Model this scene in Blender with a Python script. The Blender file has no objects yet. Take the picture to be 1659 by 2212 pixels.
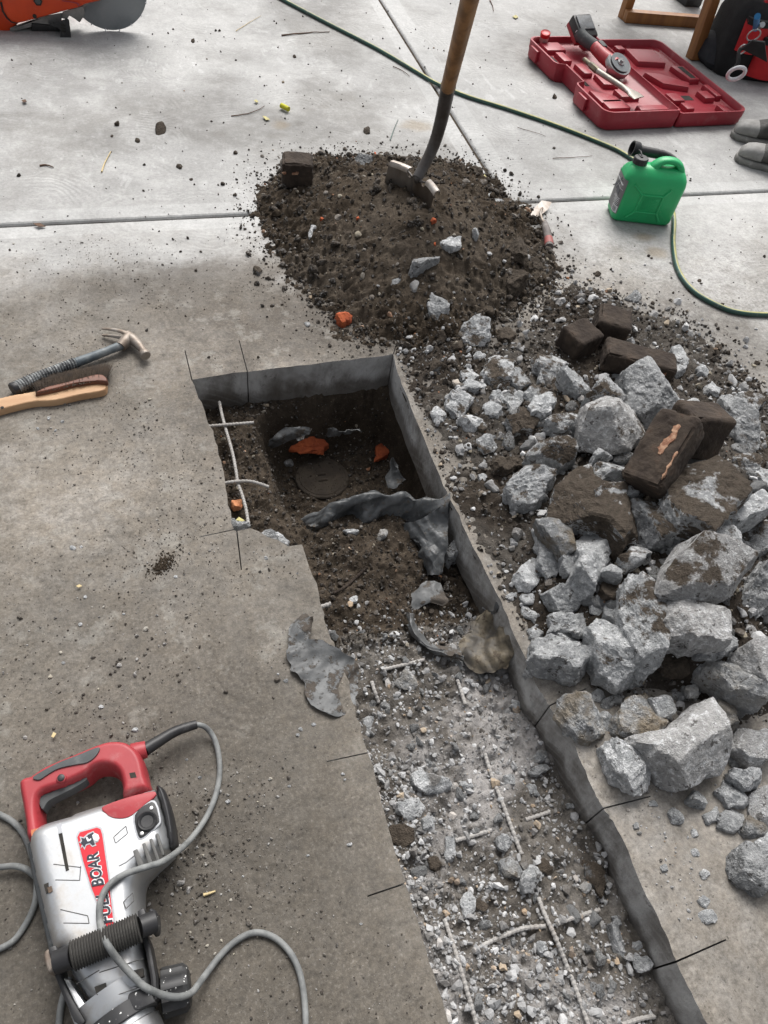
import bpy, bmesh, math, random
import numpy as np
from mathutils import Vector, Matrix
from mathutils.geometry import delaunay_2d_cdt

scene = bpy.context.scene
# ------------------------------------------------------------------ camera
CAM_H = 1.45
FPX, PX, PY = 1600.0, 830.0, 1106.0            # focal length and centre, for a picture 1659 x 2212
RW = np.array([[0.95412396, -0.14933909, 0.25950975],
               [-0.27539637, -0.77783492, 0.56491564],
               [0.11749176, -0.61046758, -0.78327838]])
cd = bpy.data.cameras.new("camera"); cam = bpy.data.objects.new("camera", cd)
scene.collection.objects.link(cam)
cd.sensor_fit = 'VERTICAL'; cd.sensor_height = 24.0; cd.lens = 24.0 * FPX / 2212.0
cd.clip_start = 0.05; cd.clip_end = 300
M4 = Matrix([[RW[0][0], -RW[0][1], -RW[0][2], 0], [RW[1][0], -RW[1][1], -RW[1][2], 0],
             [RW[2][0], -RW[2][1], -RW[2][2], CAM_H], [0, 0, 0, 1]])
cam.matrix_world = M4
scene.camera = cam
# ------------------------------------------------------------------ daylight: overcast
SUN_EL, SUN_AZ = math.radians(52), math.radians(22)      # azimuth clockwise from +Y
world = bpy.data.worlds.new("World"); scene.world = world; world.use_nodes = True
wt = world.node_tree; bg = wt.nodes["Background"]
sky = wt.nodes.new("ShaderNodeTexSky"); sky.sky_type = 'NISHITA'; sky.sun_disc = False
sky.sun_elevation = SUN_EL; sky.sun_rotation = SUN_AZ
sky.dust_density = 6.0; sky.air_density = 1.0; sky.ozone_density = 1.0
hs = wt.nodes.new("ShaderNodeHueSaturation"); hs.inputs['Saturation'].default_value = 0.22
wt.links.new(sky.outputs[0], hs.inputs['Color']); wt.links.new(hs.outputs[0], bg.inputs[0])
bg.inputs[1].default_value = 0.10
sl = bpy.data.lights.new("sun", 'SUN'); sl.energy = 1.7; sl.angle = math.radians(38); sl.color = (1, .975, .94)
so = bpy.data.objects.new("sun", sl); scene.collection.objects.link(so)
sd = Vector((math.sin(SUN_AZ) * math.cos(SUN_EL), math.cos(SUN_AZ) * math.cos(SUN_EL), math.sin(SUN_EL)))
so.rotation_euler = sd.to_track_quat('Z', 'Y').to_euler()
so.location = (0, 0, 6)
vs = scene.view_settings; vs.view_transform = 'Standard'; vs.look = 'None'; vs.gamma = 1; vs.exposure = 0.74

# ------------------------------------------------------------------ pixels of the photograph to places on the ground
FR = {'U': (0, 0, 1), 'Q0': (0, 0, .5), 'Q1': (829.5, 0, .5), 'Q2': (0, 553, .5), 'Q3': (829.5, 553, .5),
      'Q4': (0, 1106, .5), 'Q5': (829.5, 1106, .5), 'D': (0, 1520.7, .5), 'R': (829.5, 1520.7, .5),
      'A': (1123.2, 950.4, .3229), 'B': (1123.2, 1347.8, .3229), 'C': (1123.2, 0, .3229), 'J': (1278.7, 241.9, .2292),
      'S': (0, 0, .2083), 'V': (794.9, 0, .2345), 'P': (414.7, 743, .4166), 'T': (587.5, 1036.8, .3333),
      'M': (518.4, 311, .427), 'H': (0, 1537.9, .2396), 'K': (51.8, 1831.7, .2396)}

def ray(x, y, fr='U'):
    a = FR[fr]
    return RW @ np.array([a[0] + a[2] * x - PX, a[1] + a[2] * y - PY, FPX])

def G(x, y, z=0.0, fr='U'):
    d = ray(x, y, fr)
    return d * ((z - CAM_H) / d[2]) + np.array([0, 0, CAM_H])

def GV(x, y, y0, fr='U'):
    d = ray(x, y, fr)
    return d * (y0 / d[1]) + np.array([0, 0, CAM_H])

def GL(pts, z, fr='U'):
    return np.array([G(p[0], p[1], z, fr) for p in pts])

def P2(s):
    return [tuple(float(q) for q in t.split(',')) for t in s.split()]

# ------------------------------------------------------------------ noise
def _hash(ix, iy, iz, seed):
    h = (ix.astype(np.uint32) * np.uint32(374761393) + iy.astype(np.uint32) * np.uint32(668265263)
         + iz.astype(np.uint32) * np.uint32(2147483647) + np.uint32((seed * 1274126177) & 0xffffffff))
    h ^= h >> np.uint32(13); h = h * np.uint32(1274126177); h ^= h >> np.uint32(16)
    h = h * np.uint32(2246822519); h ^= h >> np.uint32(15)
    return h.astype(np.float64) / 4294967295.0 * 2 - 1

def vnoise(p, seed=0):
    p = np.asarray(p, float); i = np.floor(p).astype(np.int64); f = p - i; f = f * f * (3 - 2 * f)
    x, y, z = i[:, 0], i[:, 1], i[:, 2]; r = 0
    for dx in (0, 1):
        wx = f[:, 0] if dx else 1 - f[:, 0]
        for dy in (0, 1):
            wy = f[:, 1] if dy else 1 - f[:, 1]
            for dz in (0, 1):
                wz = f[:, 2] if dz else 1 - f[:, 2]
                r = r + wx * wy * wz * _hash(x + dx, y + dy, z + dz, seed)
    return r

def fbm(p, octaves=4, seed=0, gain=.5):
    p = np.asarray(p, float); a, s, r = 1.0, 0.0, 0
    for o in range(octaves):
        r = r + a * vnoise(p * 2 ** o + o * 17.3, seed + o); s += a; a *= gain
    return r / s

def sstep(a, b, x):
    t = np.clip((x - a) / (b - a), 0, 1); return t * t * (3 - 2 * t)

def poly_sdf(px, py, poly):
    """signed distance, negative inside"""
    poly = np.asarray(poly)[:, :2]; d = np.full(px.shape, 1e9); ins = np.zeros(px.shape, bool)
    n = len(poly)
    for k in range(n):
        a, b = poly[k], poly[(k + 1) % n]; e = b - a
        t = np.clip(((px - a[0]) * e[0] + (py - a[1]) * e[1]) / max(e @ e, 1e-12), 0, 1)
        d = np.minimum(d, np.hypot(px - a[0] - t * e[0], py - a[1] - t * e[1]))
        c = ((a[1] > py) != (b[1] > py)) & (px < (b[0] - a[0]) * (py - a[1]) / ((b[1] - a[1]) if b[1] != a[1] else 1e-12) + a[0])
        ins ^= c
    return np.where(ins, -d, d)

# ------------------------------------------------------------------ objects
ORG = {}
def tag(o, label=None, cat=None, group=None, kind=None):
    if label: o['label'] = label
    if cat: o['category'] = cat
    if group: o['group'] = group
    if kind: o['kind'] = kind
    return o

def thing(name, loc, label, cat, group=None):
    o = bpy.data.objects.new(name, None); scene.collection.objects.link(o)
    o.empty_display_size = .05; o.location = tuple(loc); ORG[o] = np.array(loc, float)
    return tag(o, label, cat, group)

class MB:
    def __init__(s): s.v = []; s.f = []; s.m = []; s.n = 0
    def add(s, v, f, mi=0):
        v = np.asarray(v, float).reshape(-1, 3); s.v.append(v)
        for q in f: s.f.append([int(i) + s.n for i in q]); s.m.append(mi)
        s.n += len(v); return s
    def loft(s, rings, cap=True, closed=True, mi=0):
        rings = [np.asarray(r, float) for r in rings]; n = len(rings[0]); f = []
        for k in range(len(rings) - 1):
            for i in range(n if closed else n - 1):
                j = (i + 1) % n
                f.append((k * n + i, k * n + j, (k + 1) * n + j, (k + 1) * n + i))
        if cap:
            f.append(tuple(range(n))[::-1]); f.append(tuple((len(rings) - 1) * n + i for i in range(n)))
        return s.add(np.concatenate(rings), f, mi)
    def tube(s, pts, r, sides=10, cap=True, mi=0, flat=1.0):
        pts = np.asarray(pts, float); n = len(pts); r = np.broadcast_to(np.asarray(r, float), (n,))
        T = np.gradient(pts, axis=0); T /= np.linalg.norm(T, axis=1)[:, None] + 1e-12
        ref = np.array([0, 0, 1.0]) if abs(T[0][2]) < .9 else np.array([1.0, 0, 0])
        U = np.cross(T[0], ref); U /= np.linalg.norm(U); rings = []
        a = np.arange(sides) * 2 * math.pi / sides
        for k in range(n):
            U = U - T[k] * (U @ T[k]); U /= np.linalg.norm(U) + 1e-12; W = np.cross(U, T[k])
            rings.append(pts[k] + r[k] * (np.cos(a)[:, None] * U + flat * np.sin(a)[:, None] * W))
        return s.loft(rings, cap, True, mi)
    def lathe(s, c, axis, prof, sides=24, mi=0):
        """prof: (distance along axis, radius)"""
        c = np.asarray(c, float); axis = np.asarray(axis, float); axis = axis / np.linalg.norm(axis)
        ref = np.array([0, 0, 1.0]) if abs(axis[2]) < .9 else np.array([1.0, 0, 0])
        U = np.cross(axis, ref); U /= np.linalg.norm(U); W = np.cross(axis, U)
        a = np.arange(sides) * 2 * math.pi / sides
        D = np.cos(a)[:, None] * U + np.sin(a)[:, None] * W
        return s.loft([c + axis * t + D * max(r, 1e-4) for t, r in prof], True, True, mi)
    def box(s, c, sz, ax=None, mi=0):
        ax = np.eye(3) if ax is None else np.asarray(ax, float); c = np.asarray(c, float); h = np.asarray(sz, float) / 2
        v = [c + sx * h[0] * ax[0] + sy * h[1] * ax[1] + sz_ * h[2] * ax[2] for sz_ in (-1, 1) for sx, sy in ((-1, -1), (1, -1), (1, 1), (-1, 1))]
        return s.add(v, [(3, 2, 1, 0), (4, 5, 6, 7), (0, 1, 5, 4), (1, 2, 6, 5), (2, 3, 7, 6), (3, 0, 4, 7)], mi)
    def pillow(s, out, levels, mi=0):
        """a cushion over the closed outline out: flat underneath, rounded towards its rim; levels: (z, inset)"""
        out = ccw(np.asarray(out, float)[:, :2]); z0, zt = levels[0][0], levels[-1][0]; w = max(levels[-1][1], .003)
        i0 = min(levels, key=lambda q: abs(q[1]))[0]; zm = max(q[0] for q in levels if abs(q[1]) < 1e-9) if any(abs(q[1]) < 1e-9 for q in levels) else i0
        h = max(w / 3.5, .0022); lo, hi = out.min(0), out.max(0)
        X, Y = np.meshgrid(np.arange(lo[0], hi[0], h), np.arange(lo[1], hi[1], h)); X = X + h * .5 * (np.arange(X.shape[0]) % 2)[:, None]
        d = poly_sdf(X, Y, out); k = d < -h * .45; pts = np.column_stack([X[k], Y[k]]); n = len(out)
        v, e, f, *_ = delaunay_2d_cdt([Vector(p) for p in out] + [Vector(p) for p in pts], [(q, (q + 1) % n) for q in range(n)], [], 1, 1e-7)
        q = np.array([p[:] for p in v]); dd = np.maximum(0, -poly_sdf(q[:, 0], q[:, 1], out)); dd[:n] = 0
        t = np.clip(dd / w, 0, 1); z = zm + (zt - zm) * np.sqrt(np.maximum(0, 1 - (1 - t) ** 2))
        f = [t_ for t_ in f if poly_sdf(np.array([q[list(t_), 0].mean()]), np.array([q[list(t_), 1].mean()]), out)[0] < 0]
        s.add(np.column_stack([q, z]), f, mi)
        s.loft([np.column_stack([out, np.full(n, zm)]), np.column_stack([out, np.full(n, z0)])], False, True, mi)
        zb = np.where(dd > 0, z0, z0); return s.add(np.column_stack([q, zb]), [t_[::-1] for t_ in f], mi)
    def plate(s, pts3, th, mi=0):
        """a flat plate along the polygon pts3, thickened along its normal"""
        p = np.asarray(pts3, float); nn = np.zeros(3)
        for i in range(len(p)): nn += np.cross(p[i] - p[0], p[(i + 1) % len(p)] - p[0])
        nn /= np.linalg.norm(nn) + 1e-12
        return s.loft([p, p + nn * th], True, True, mi)

def ccw(p):
    a = 0.5 * np.sum(p[:, 0] * np.roll(p[:, 1], -1) - np.roll(p[:, 0], -1) * p[:, 1])
    return p if a > 0 else p[::-1]

def inset(p, d):
    if abs(d) < 1e-9: return p
    n = len(p); e = np.roll(p, -1, 0) - p; e /= np.linalg.norm(e, axis=1)[:, None] + 1e-12
    nl = np.column_stack([-e[:, 1], e[:, 0]]); na = nl + np.roll(nl, 1, 0)
    ln = np.linalg.norm(na, axis=1); ln[ln < .35] = .35
    na = na / ln[:, None]
    c = np.clip(np.sum(na * nl, 1), .5, 1)
    return p + na * (d / c)[:, None]

def cat(p, sub=4, closed=True):
    p = np.asarray(p, float); n = len(p); r = []
    for i in range(n if closed else n - 1):
        if closed: a, b, c, d = p[i - 1], p[i], p[(i + 1) % n], p[(i + 2) % n]
        else: a, b, c, d = p[max(i - 1, 0)], p[i], p[i + 1], p[min(i + 2, n - 1)]
        for k in range(sub):
            t = k / sub
            r.append(.5 * (2 * b + (c - a) * t + (2 * a - 5 * b + 4 * c - d) * t * t + (3 * b - a - 3 * c + d) * t ** 3))
    if not closed: r.append(p[-1])
    return np.array(r)

def resample(p, step):
    p = np.asarray(p, float); d = np.r_[0, np.cumsum(np.linalg.norm(np.diff(p, axis=0), axis=1))]
    n = max(2, int(d[-1] / step) + 1); t = np.linspace(0, d[-1], n)
    return np.column_stack([np.interp(t, d, p[:, k]) for k in range(p.shape[1])])

def build(name, mb, mat, parent=None, smooth=35, bevel=0, origin=None, seg=2):
    v = np.concatenate(mb.v) if mb.v else np.zeros((0, 3))
    if parent is not None: o0 = ORG[parent]
    elif origin is not None: o0 = np.array(origin, float)
    else: o0 = np.array([*(v[:, :2].min(0) + v[:, :2].max(0)) / 2, v[:, 2].min()])
    me = bpy.data.meshes.new(name)
    me.from_pydata((v - o0).tolist(), [], mb.f)
    mats = mat if isinstance(mat, (list, tuple)) else [mat]
    for m in mats: me.materials.append(m)
    if len(mats) > 1: me.polygons.foreach_set("material_index", mb.m)
    bm = bmesh.new(); bm.from_mesh(me)
    ng = [q for q in bm.faces if len(q.verts) > 8]
    if ng and not bevel: bmesh.ops.triangulate(bm, faces=ng, quad_method='BEAUTY', ngon_method='EAR_CLIP')
    bmesh.ops.remove_doubles(bm, verts=bm.verts, dist=1e-6)
    bmesh.ops.recalc_face_normals(bm, faces=bm.faces)
    if bevel:
        ed = [e for e in bm.edges if len(e.link_faces) == 2 and e.calc_face_angle(0) > .6]
        bmesh.ops.bevel(bm, geom=ed, offset=bevel, segments=seg, profile=.6, affect='EDGES', clamp_overlap=True)
    bm.to_mesh(me); bm.free()
    if smooth:
        me.polygons.foreach_set("use_smooth", [True] * len(me.polygons)); me.set_sharp_from_angle(angle=math.radians(smooth))
    me.update()
    ob = bpy.data.objects.new(name, me); scene.collection.objects.link(ob)
    ORG[ob] = o0
    if parent is not None: ob.parent = parent
    else: ob.location = tuple(o0)
    return ob

def raw(name, v, f, mat, origin, smooth=0, mi=None):
    """numpy mesh, all faces with the same number of corners"""
    v = np.asarray(v, float) - np.asarray(origin, float); f = np.asarray(f, np.int32)
    me = bpy.data.meshes.new(name); k = f.shape[1]
    me.vertices.add(len(v)); me.vertices.foreach_set("co", v.ravel())
    me.loops.add(f.size); me.loops.foreach_set("vertex_index", f.ravel())
    me.polygons.add(len(f)); me.polygons.foreach_set("loop_start", np.arange(0, f.size, k, dtype=np.int32))
    for m in (mat if isinstance(mat, (list, tuple)) else [mat]): me.materials.append(m)
    if mi is not None: me.polygons.foreach_set("material_index", np.asarray(mi, np.int32))
    me.update(calc_edges=True); me.validate()
    me.polygons.foreach_set("use_smooth", [bool(smooth)] * len(me.polygons))
    ob = bpy.data.objects.new(name, me); scene.collection.objects.link(ob)
    ob.location = tuple(origin); ORG[ob] = np.asarray(origin, float)
    return ob

# ------------------------------------------------------------------ materials
class NT:
    def __init__(s, name, rough=.7, metal=0.0, spec=.4):
        s.m = bpy.data.materials.new(name); s.m.use_nodes = True; s.t = s.m.node_tree
        s.p = s.t.nodes["Principled BSDF"]; s.p.inputs['Roughness'].default_value = rough
        s.p.inputs['Metallic'].default_value = metal; s.p.inputs['Specular IOR Level'].default_value = spec
        s.co = s.t.nodes.new("ShaderNodeTexCoord").outputs['Object']
        s.last = None
    def nd(s, t): return s.t.nodes.new(t)
    def put(s, sock, v):
        if isinstance(v, bpy.types.NodeSocket): s.t.links.new(v, sock)
        elif isinstance(v, (tuple, list)) and sock.type == 'RGBA': sock.default_value = (*v[:3], 1)
        else: sock.default_value = v
    def mp(s, scale=(1, 1, 1), loc=(0, 0, 0), rot=(0, 0, 0), vec=None):
        n = s.nd("ShaderNodeMapping"); s.put(n.inputs[0], vec or s.co)
        n.inputs['Scale'].default_value = scale; n.inputs['Location'].default_value = loc; n.inputs['Rotation'].default_value = rot
        return n.outputs[0]
    def noise(s, scale, detail=4, rough=.55, vec=None, dist=0.0):
        n = s.nd("ShaderNodeTexNoise"); s.put(n.inputs['Vector'], vec or s.co)
        n.inputs['Scale'].default_value = scale; n.inputs['Detail'].default_value = detail
        n.inputs['Roughness'].default_value = rough; n.inputs['Distortion'].default_value = dist
        return n.outputs[0]
    def voro(s, scale, vec=None, feat='F1', out=0):
        n = s.nd("ShaderNodeTexVoronoi"); n.feature = feat; s.put(n.inputs['Vector'], vec or s.co); n.inputs['Scale'].default_value = scale
        return n.outputs[out]
    def rng(s, x, a, b, c=0.0, d=1.0):
        n = s.nd("ShaderNodeMapRange"); n.interpolation_type = 'SMOOTHSTEP'; s.put(n.inputs[0], x)
        for i, q in enumerate((a, b, c, d)): n.inputs[i + 1].default_value = q
        return n.outputs[0]
    def math(s, op, a, b=0.0):
        n = s.nd("ShaderNodeMath"); n.operation = op; s.put(n.inputs[0], a); s.put(n.inputs[1], b); return n.outputs[0]
    def mul(s, *a):
        r = a[0]
        for q in a[1:]: r = s.math('MULTIPLY', r, q)
        return r
    def mix(s, f, a, b):
        n = s.nd("ShaderNodeMix"); n.data_type = 'RGBA'; s.put(n.inputs[0], f); s.put(n.inputs[6], a); s.put(n.inputs[7], b); return n.outputs[2]
    def ramp(s, x, st):
        n = s.nd("ShaderNodeValToRGB"); s.put(n.inputs[0], x); e = n.color_ramp.elements
        while len(e) < len(st): e.new(.5)
        for q, (p, c) in zip(e, st): q.position = p; q.color = (*c, 1)
        return n.outputs[0]
    def xyz(s, vec=None):
        n = s.nd("ShaderNodeSeparateXYZ"); s.put(n.inputs[0], vec or s.co); return n.outputs
    def bump(s, h, strength=.4, dist=.01):
        n = s.nd("ShaderNodeBump"); s.put(n.inputs['Height'], h); n.inputs['Strength'].default_value = strength; n.inputs['Distance'].default_value = dist
        if s.last is not None: s.t.links.new(s.last, n.inputs['Normal'])
        s.last = n.outputs[0]; s.t.links.new(s.last, s.p.inputs['Normal'])
    def col(s, c): s.put(s.p.inputs['Base Color'], c)
    def attr(s, name):
        n = s.nd("ShaderNodeObjectInfo"); return n.outputs[name]

def simple(name, c1, c2=None, scale=20, rough=.6, metal=0, bump=0, bscale=80, dust=0, dustc=(.42, .41, .39), bdist=.002, dscale=30, stretch=(1, 1, 1), spec=.4, spots=0):
    n = NT(name, rough, metal, spec); v = n.mp(stretch) if stretch != (1, 1, 1) else n.co
    c = n.mix(n.rng(n.noise(scale, 5, .6, v), .35, .65), c1, c2 or tuple(q * .8 for q in c1))
    if dust:
        k = n.rng(n.noise(dscale, 6, .65), .62 - .25 * dust, .82 - .15 * dust)
        k = n.math('ADD', n.mul(k, min(1, dust * 1.1)), dust * .1); c = n.mix(k, c, dustc)
        n.put(n.p.inputs['Roughness'], n.math('ADD', rough, n.mul(k, .3)))
    if spots: c = n.mix(n.rng(n.noise(150, 2, .5), .68, .72, 0, spots), c, (.75, .75, .73))
    n.col(c)
    if bump: n.bump(n.noise(bscale, 5, .65, v), bump, bdist)
    return n.m

# ------------------------------------------------------------------ materials of the place
def m_slab():
    n = NT('trowelled_concrete', .75, 0, .35)
    X, Y, Z = n.xyz()
    big = n.noise(1.6, 6, .62); mid = n.noise(9, 7, .65); fine = n.noise(70, 5, .7); vfine = n.noise(260, 3, .7)
    c = n.mix(n.rng(big, .32, .68), (.270, .267, .260), (.365, .362, .354))
    c = n.mix(n.rng(mid, .35, .7), c, (.41, .407, .397))
    c = n.mix(n.rng(fine, .56, .74, 0, .5), c, (.195, .19, .183))
    # swirls left by the trowel
    w = n.mp((1, 1, 1)); vd = n.voro(3.1, w); wob = n.noise(7, 3)
    rings = n.math('SINE', n.math('ADD', n.mul(vd, 95.0), n.mul(wob, 22.0)))
    sw = n.rng(n.noise(2.6, 3), .44, .62)
    c = n.mix(n.mul(n.rng(rings, -.3, 1.0, 0, .13), sw), c, (.24, .235, .225))
    # pale scuffs and flakes behind the joint
    yb = n.rng(n.math('ADD', Y, n.mul(big, .5)), 2.45, 3.0)
    fl = n.noise(17, 5, .62, n.mp((1, .45, 1), rot=(0, 0, .5)), .6)
    c = n.mix(n.mul(n.rng(fl, .57, .63, 0, .8), n.rng(n.noise(2.3, 3), .42, .56), n.math('MULTIPLY', yb, .55)), c, (.50, .50, .495))
    c = n.mix(n.mul(n.rng(n.noise(42, 4, .6, n.mp((1, .5, 1), rot=(0, 0, .8))), .63, .68, 0, .45), yb), c, (.50, .50, .495))
    c = n.mix(n.mul(n.rng(n.noise(1.3, 6, .62, n.mp(loc=(3.3, 1.2, 0))), .46, .62, 0, .75), n.rng(n.noise(14, 5, .7), .3, .6, .5, 1), yb), c, (.175, .168, .157))
    # tooled margins along the joints
    def band(v, at, hw):
        return n.rng(n.math('ABSOLUTE', n.math('SUBTRACT', v, at)), hw, hw + .004, 1, 0)
    jm = n.math('MAXIMUM', band(Y, 2.408, .078), n.mul(band(n.math('SUBTRACT', X, n.mul(n.math('SUBTRACT', Y, 2.408), .041)), 1.372, .085), n.rng(Y, 2.40, 2.41)))
    c = n.mix(n.mul(jm, n.rng(n.noise(12, 5, .7), .3, .7, .35, .8)), c, (.43, .43, .422))
    # dirt: dried slurry over the front slab, thick beside the excavation
    nz = n.noise(3.4, 6, .62, n.mp(loc=(1.7, 4.2, 0))); nz2 = n.noise(22, 6, .7)
    front = n.rng(n.math('ADD', Y, n.mul(n.math('SUBTRACT', nz, .5), 1.0)), 2.36, 1.75, 0, 1)
    left = n.rng(n.math('ADD', X, n.mul(n.math('SUBTRACT', nz, .5), .5)), .72, .60)
    df = n.mul(front, n.math('ADD', n.mul(left, .14), .78))
    far = n.rng(n.math('ADD', X, n.mul(n.math('SUBTRACT', nz, .5), .8)), 1.75, 1.35)
    df = n.mul(df, n.math('ADD', n.mul(far, .85), .15))
    c = n.mix(n.mul(df, n.rng(n.math('ADD', nz2, n.mul(n.noise(6, 4), .6)), .55, .98, .62, 1)), c, (.205, .174, .137))
    near = n.mul(n.rng(n.math('ADD', Y, n.mul(n.math('SUBTRACT', nz, .5), .6)), 1.45, .35), n.rng(X, .5, .05, .5, 1.0))  # darker lower left: damp dirt, with shade also put into the colour
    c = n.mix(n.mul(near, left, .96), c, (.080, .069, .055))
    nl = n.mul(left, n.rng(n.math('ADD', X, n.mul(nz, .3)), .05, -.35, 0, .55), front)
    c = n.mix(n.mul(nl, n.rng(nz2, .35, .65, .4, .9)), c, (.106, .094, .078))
    # trampled dark dirt in front of the heap
    def blob(cx, cy, rx, ry):
        d = n.nd("ShaderNodeVectorMath"); d.operation = 'LENGTH'
        n.put(d.inputs[0], n.mp((1 / rx, 1 / ry, 0), (-cx / rx, -cy / ry, 0)))
        return n.rng(n.math('ADD', d.outputs['Value'], n.math('ADD', n.mul(n.math('SUBTRACT', nz2, .5), 1.1), n.mul(n.math('SUBTRACT', nz, .5), .8))), 1.15, .30)
    for a, k in (((.50, 1.78, .40, .28), .85), ((.20, 2.04, .46, .17), .80), ((.30, 1.86, .34, .22), .70), ((-.05, 1.95, .30, .2), .40), ((.0, 1.62, .3, .3), .35), ((.16, 1.42, .17, .34), .6), ((1.0, 1.62, .5, .25), .9),
                 ((1.55, 1.45, .45, .5), .75), ((1.35, .8, .6, .6), .5), ((.95, 2.2, .62, .52), .7), ((-.05, .75, .2, .25), .35), ((.74, 1.28, .10, .50), .75), ((.83, .85, .16, .22), .45)):
        c = n.mix(n.mul(blob(*a), k), c, (.068, .056, .044))
    gr = n.noise(150, 4, .75); gr2 = n.noise(48, 5, .7); blot = n.noise(11, 6, .68, n.mp(loc=(5, 5, 0)))
    pat = n.rng(n.noise(4.2, 5, .65, n.mp(loc=(8, 3, 0))), .40, .64)
    c = n.mix(n.mul(n.rng(gr, .50, .66, 0, .6), n.math('ADD', n.mul(front, pat, .9), .12)), c, (.070, .060, .048))
    c = n.mix(n.mul(n.rng(gr, .46, .36, 0, .20), n.math('ADD', n.mul(front, .2), .8)), c, (.34, .32, .29))
    c = n.mix(n.mul(n.rng(blot, .47, .62, 0, .55), n.rng(gr2, .35, .6), front), c, (.098, .088, .075))
    c = n.mix(n.mul(n.rng(n.noise(2.0, 5, .6, n.mp((1, .6, 1), (2, 9, 0), (0, 0, .6))), .48, .64, 0, .5), front), c, (.118, .103, .084))
    c = n.mix(n.mul(n.rng(blot, .46, .36, 0, .4), front, n.rng(Y, .2, .9)), c, (.27, .26, .235))
    # damp patches on the right and a few rusty ones
    damp = n.mul(blob(2.35, 1.85, .55, .30), n.rng(n.noise(5, 4), .4, .6))
    c = n.mix(n.mul(damp, .55), c, (.15, .138, .118))
    damp2 = n.mul(n.rng(n.noise(2.2, 4, .6, n.mp(loc=(9, 2, 0))), .55, .7), n.rng(X, 1.5, 1.7), n.rng(Y, 2.3, 2.2))
    c = n.mix(n.mul(damp2, .5), c, (.19, .175, .15))
    for a in ((1.83, 2.13, .06, .035), (1.83, 2.03, .05, .05), (1.20, 3.02, .08, .06), (.62, 3.05, .05, .05)):
        c = n.mix(n.mul(blob(*a), .55), c, (.21, .16, .095))
    for a in ((.62, 3.10, .05, .035), (.76, 3.17, .045, .035), (.83, 3.2, .04, .03), (.58, 2.96, .05, .03), (.36, 2.98, .035, .03), (.7, 3.05, .03, .03), (.95, 3.3, .09, .06)):
        c = n.mix(n.mul(blob(*a), .5), c, (.17, .16, .145))
    def scale(c, k):
        vm = n.nd("ShaderNodeVectorMath"); vm.operation = 'SCALE'; n.put(vm.inputs[0], c); n.put(vm.inputs['Scale'], k); return vm.outputs[0]
    grain = n.noise(95, 6, .82, n.mp(loc=(3, 3, 3))); grain2 = n.noise(28, 6, .74, n.mp(loc=(7, 1, 3))); cl = n.rng(n.noise(1.7, 4, .6, n.mp(loc=(4, 8, 0))), .36, .64, .86, 1.12)
    amp = n.math('ADD', n.mul(front, .55), .45)
    c = scale(c, n.mul(cl, n.math('ADD', 1.0, n.mul(amp, n.math('ADD', n.mul(n.math('SUBTRACT', grain, .5), 2.1), n.mul(n.math('SUBTRACT', grain2, .5), 1.2))))))
    c = n.mix(n.rng(vfine, .6, .72, 0, .35), c, (.12, .11, .10))
    c = n.mix(n.mul(n.rng(n.noise(120, 2, .5), .66, .72, 0, .7), front), c, (.05, .043, .036))
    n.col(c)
    n.put(n.p.inputs['Roughness'], n.math('SUBTRACT', n.rng(mid, .3, .7, .62, .82), n.mul(n.math('MAXIMUM', damp, damp2), .28)))
    n.bump(n.mul(rings, sw), .16, .003); n.bump(n.math('ADD', n.mul(fine, .6), n.mul(vfine, .5)), .3, .004)
    n.bump(n.mul(nz2, front), .35, .006)
    return n.m

def m_wall():
    n = NT('sawn_concrete', .7, 0, .35)
    X, Y, Z = n.xyz()
    s = n.noise(9, 7, .66, n.mp((1, 1, .55))); f = n.noise(60, 5, .7)
    c = n.mix(n.rng(s, .36, .66), (.17, .160, .148), (.44, .435, .425))
    c = n.mix(n.mul(n.rng(n.noise(2.6, 4, .6), .5, .62, 0, .8), n.rng(Y, 1.35, 1.5)), c, (.50, .50, .495))
    c = n.mix(n.rng(n.noise(4.5, 5, .65, n.mp((1, 1, .6), (4, 2, 1))), .57, .66, 0, .55), c, (.46, .465, .47))
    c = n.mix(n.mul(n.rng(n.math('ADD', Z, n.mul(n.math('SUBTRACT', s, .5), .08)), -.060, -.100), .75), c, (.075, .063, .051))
    c = n.mix(n.rng(f, .58, .70, 0, .6), c, (.08, .072, .062))
    arc = n.math('SINE', n.math('ADD', n.mul(n.math('ADD', X, Y), 150.0), n.math('ADD', n.mul(Z, 260.0), n.mul(s, 12.0))))
    c = n.mix(n.mul(n.rng(arc, .2, 1, 0, .12), n.rng(n.noise(5, 4), .45, .6)), c, (.50, .495, .49))
    n.col(c); n.bump(s, .7, .025); n.bump(f, .5, .006)
    return n.m

def m_soil(name, c1, c2, dust=0.0, dustc=(.30, .29, .28), dsc=3.0):
    n = NT(name, .95, 0, .15)
    a = n.noise(9, 7, .68); b = n.noise(90, 6, .72); g = n.noise(320, 3, .7)
    c = n.mix(n.rng(a, .33, .67), c1, c2)
    c = n.mix(n.rng(b, .52, .7, 0, .6), c, tuple(q * 1.9 for q in c2))
    c = n.mix(n.rng(b, .45, .3, 0, .6), c, tuple(q * .55 for q in c1))
    c = n.mix(n.rng(n.noise(210, 2, .5), .69, .73, 0, .7), c, (.26, .22, .16))
    if dust:
        k = n.rng(n.noise(dsc, 5, .6, n.mp(loc=(2, 7, 0))), .45, .62, 0, dust)
        c = n.mix(n.mul(k, n.rng(b, .3, .6, .5, 1)), c, dustc)
    n.col(c); n.bump(n.math('ADD', b, n.mul(g, .5)), .8, .008)
    return n.m

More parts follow.
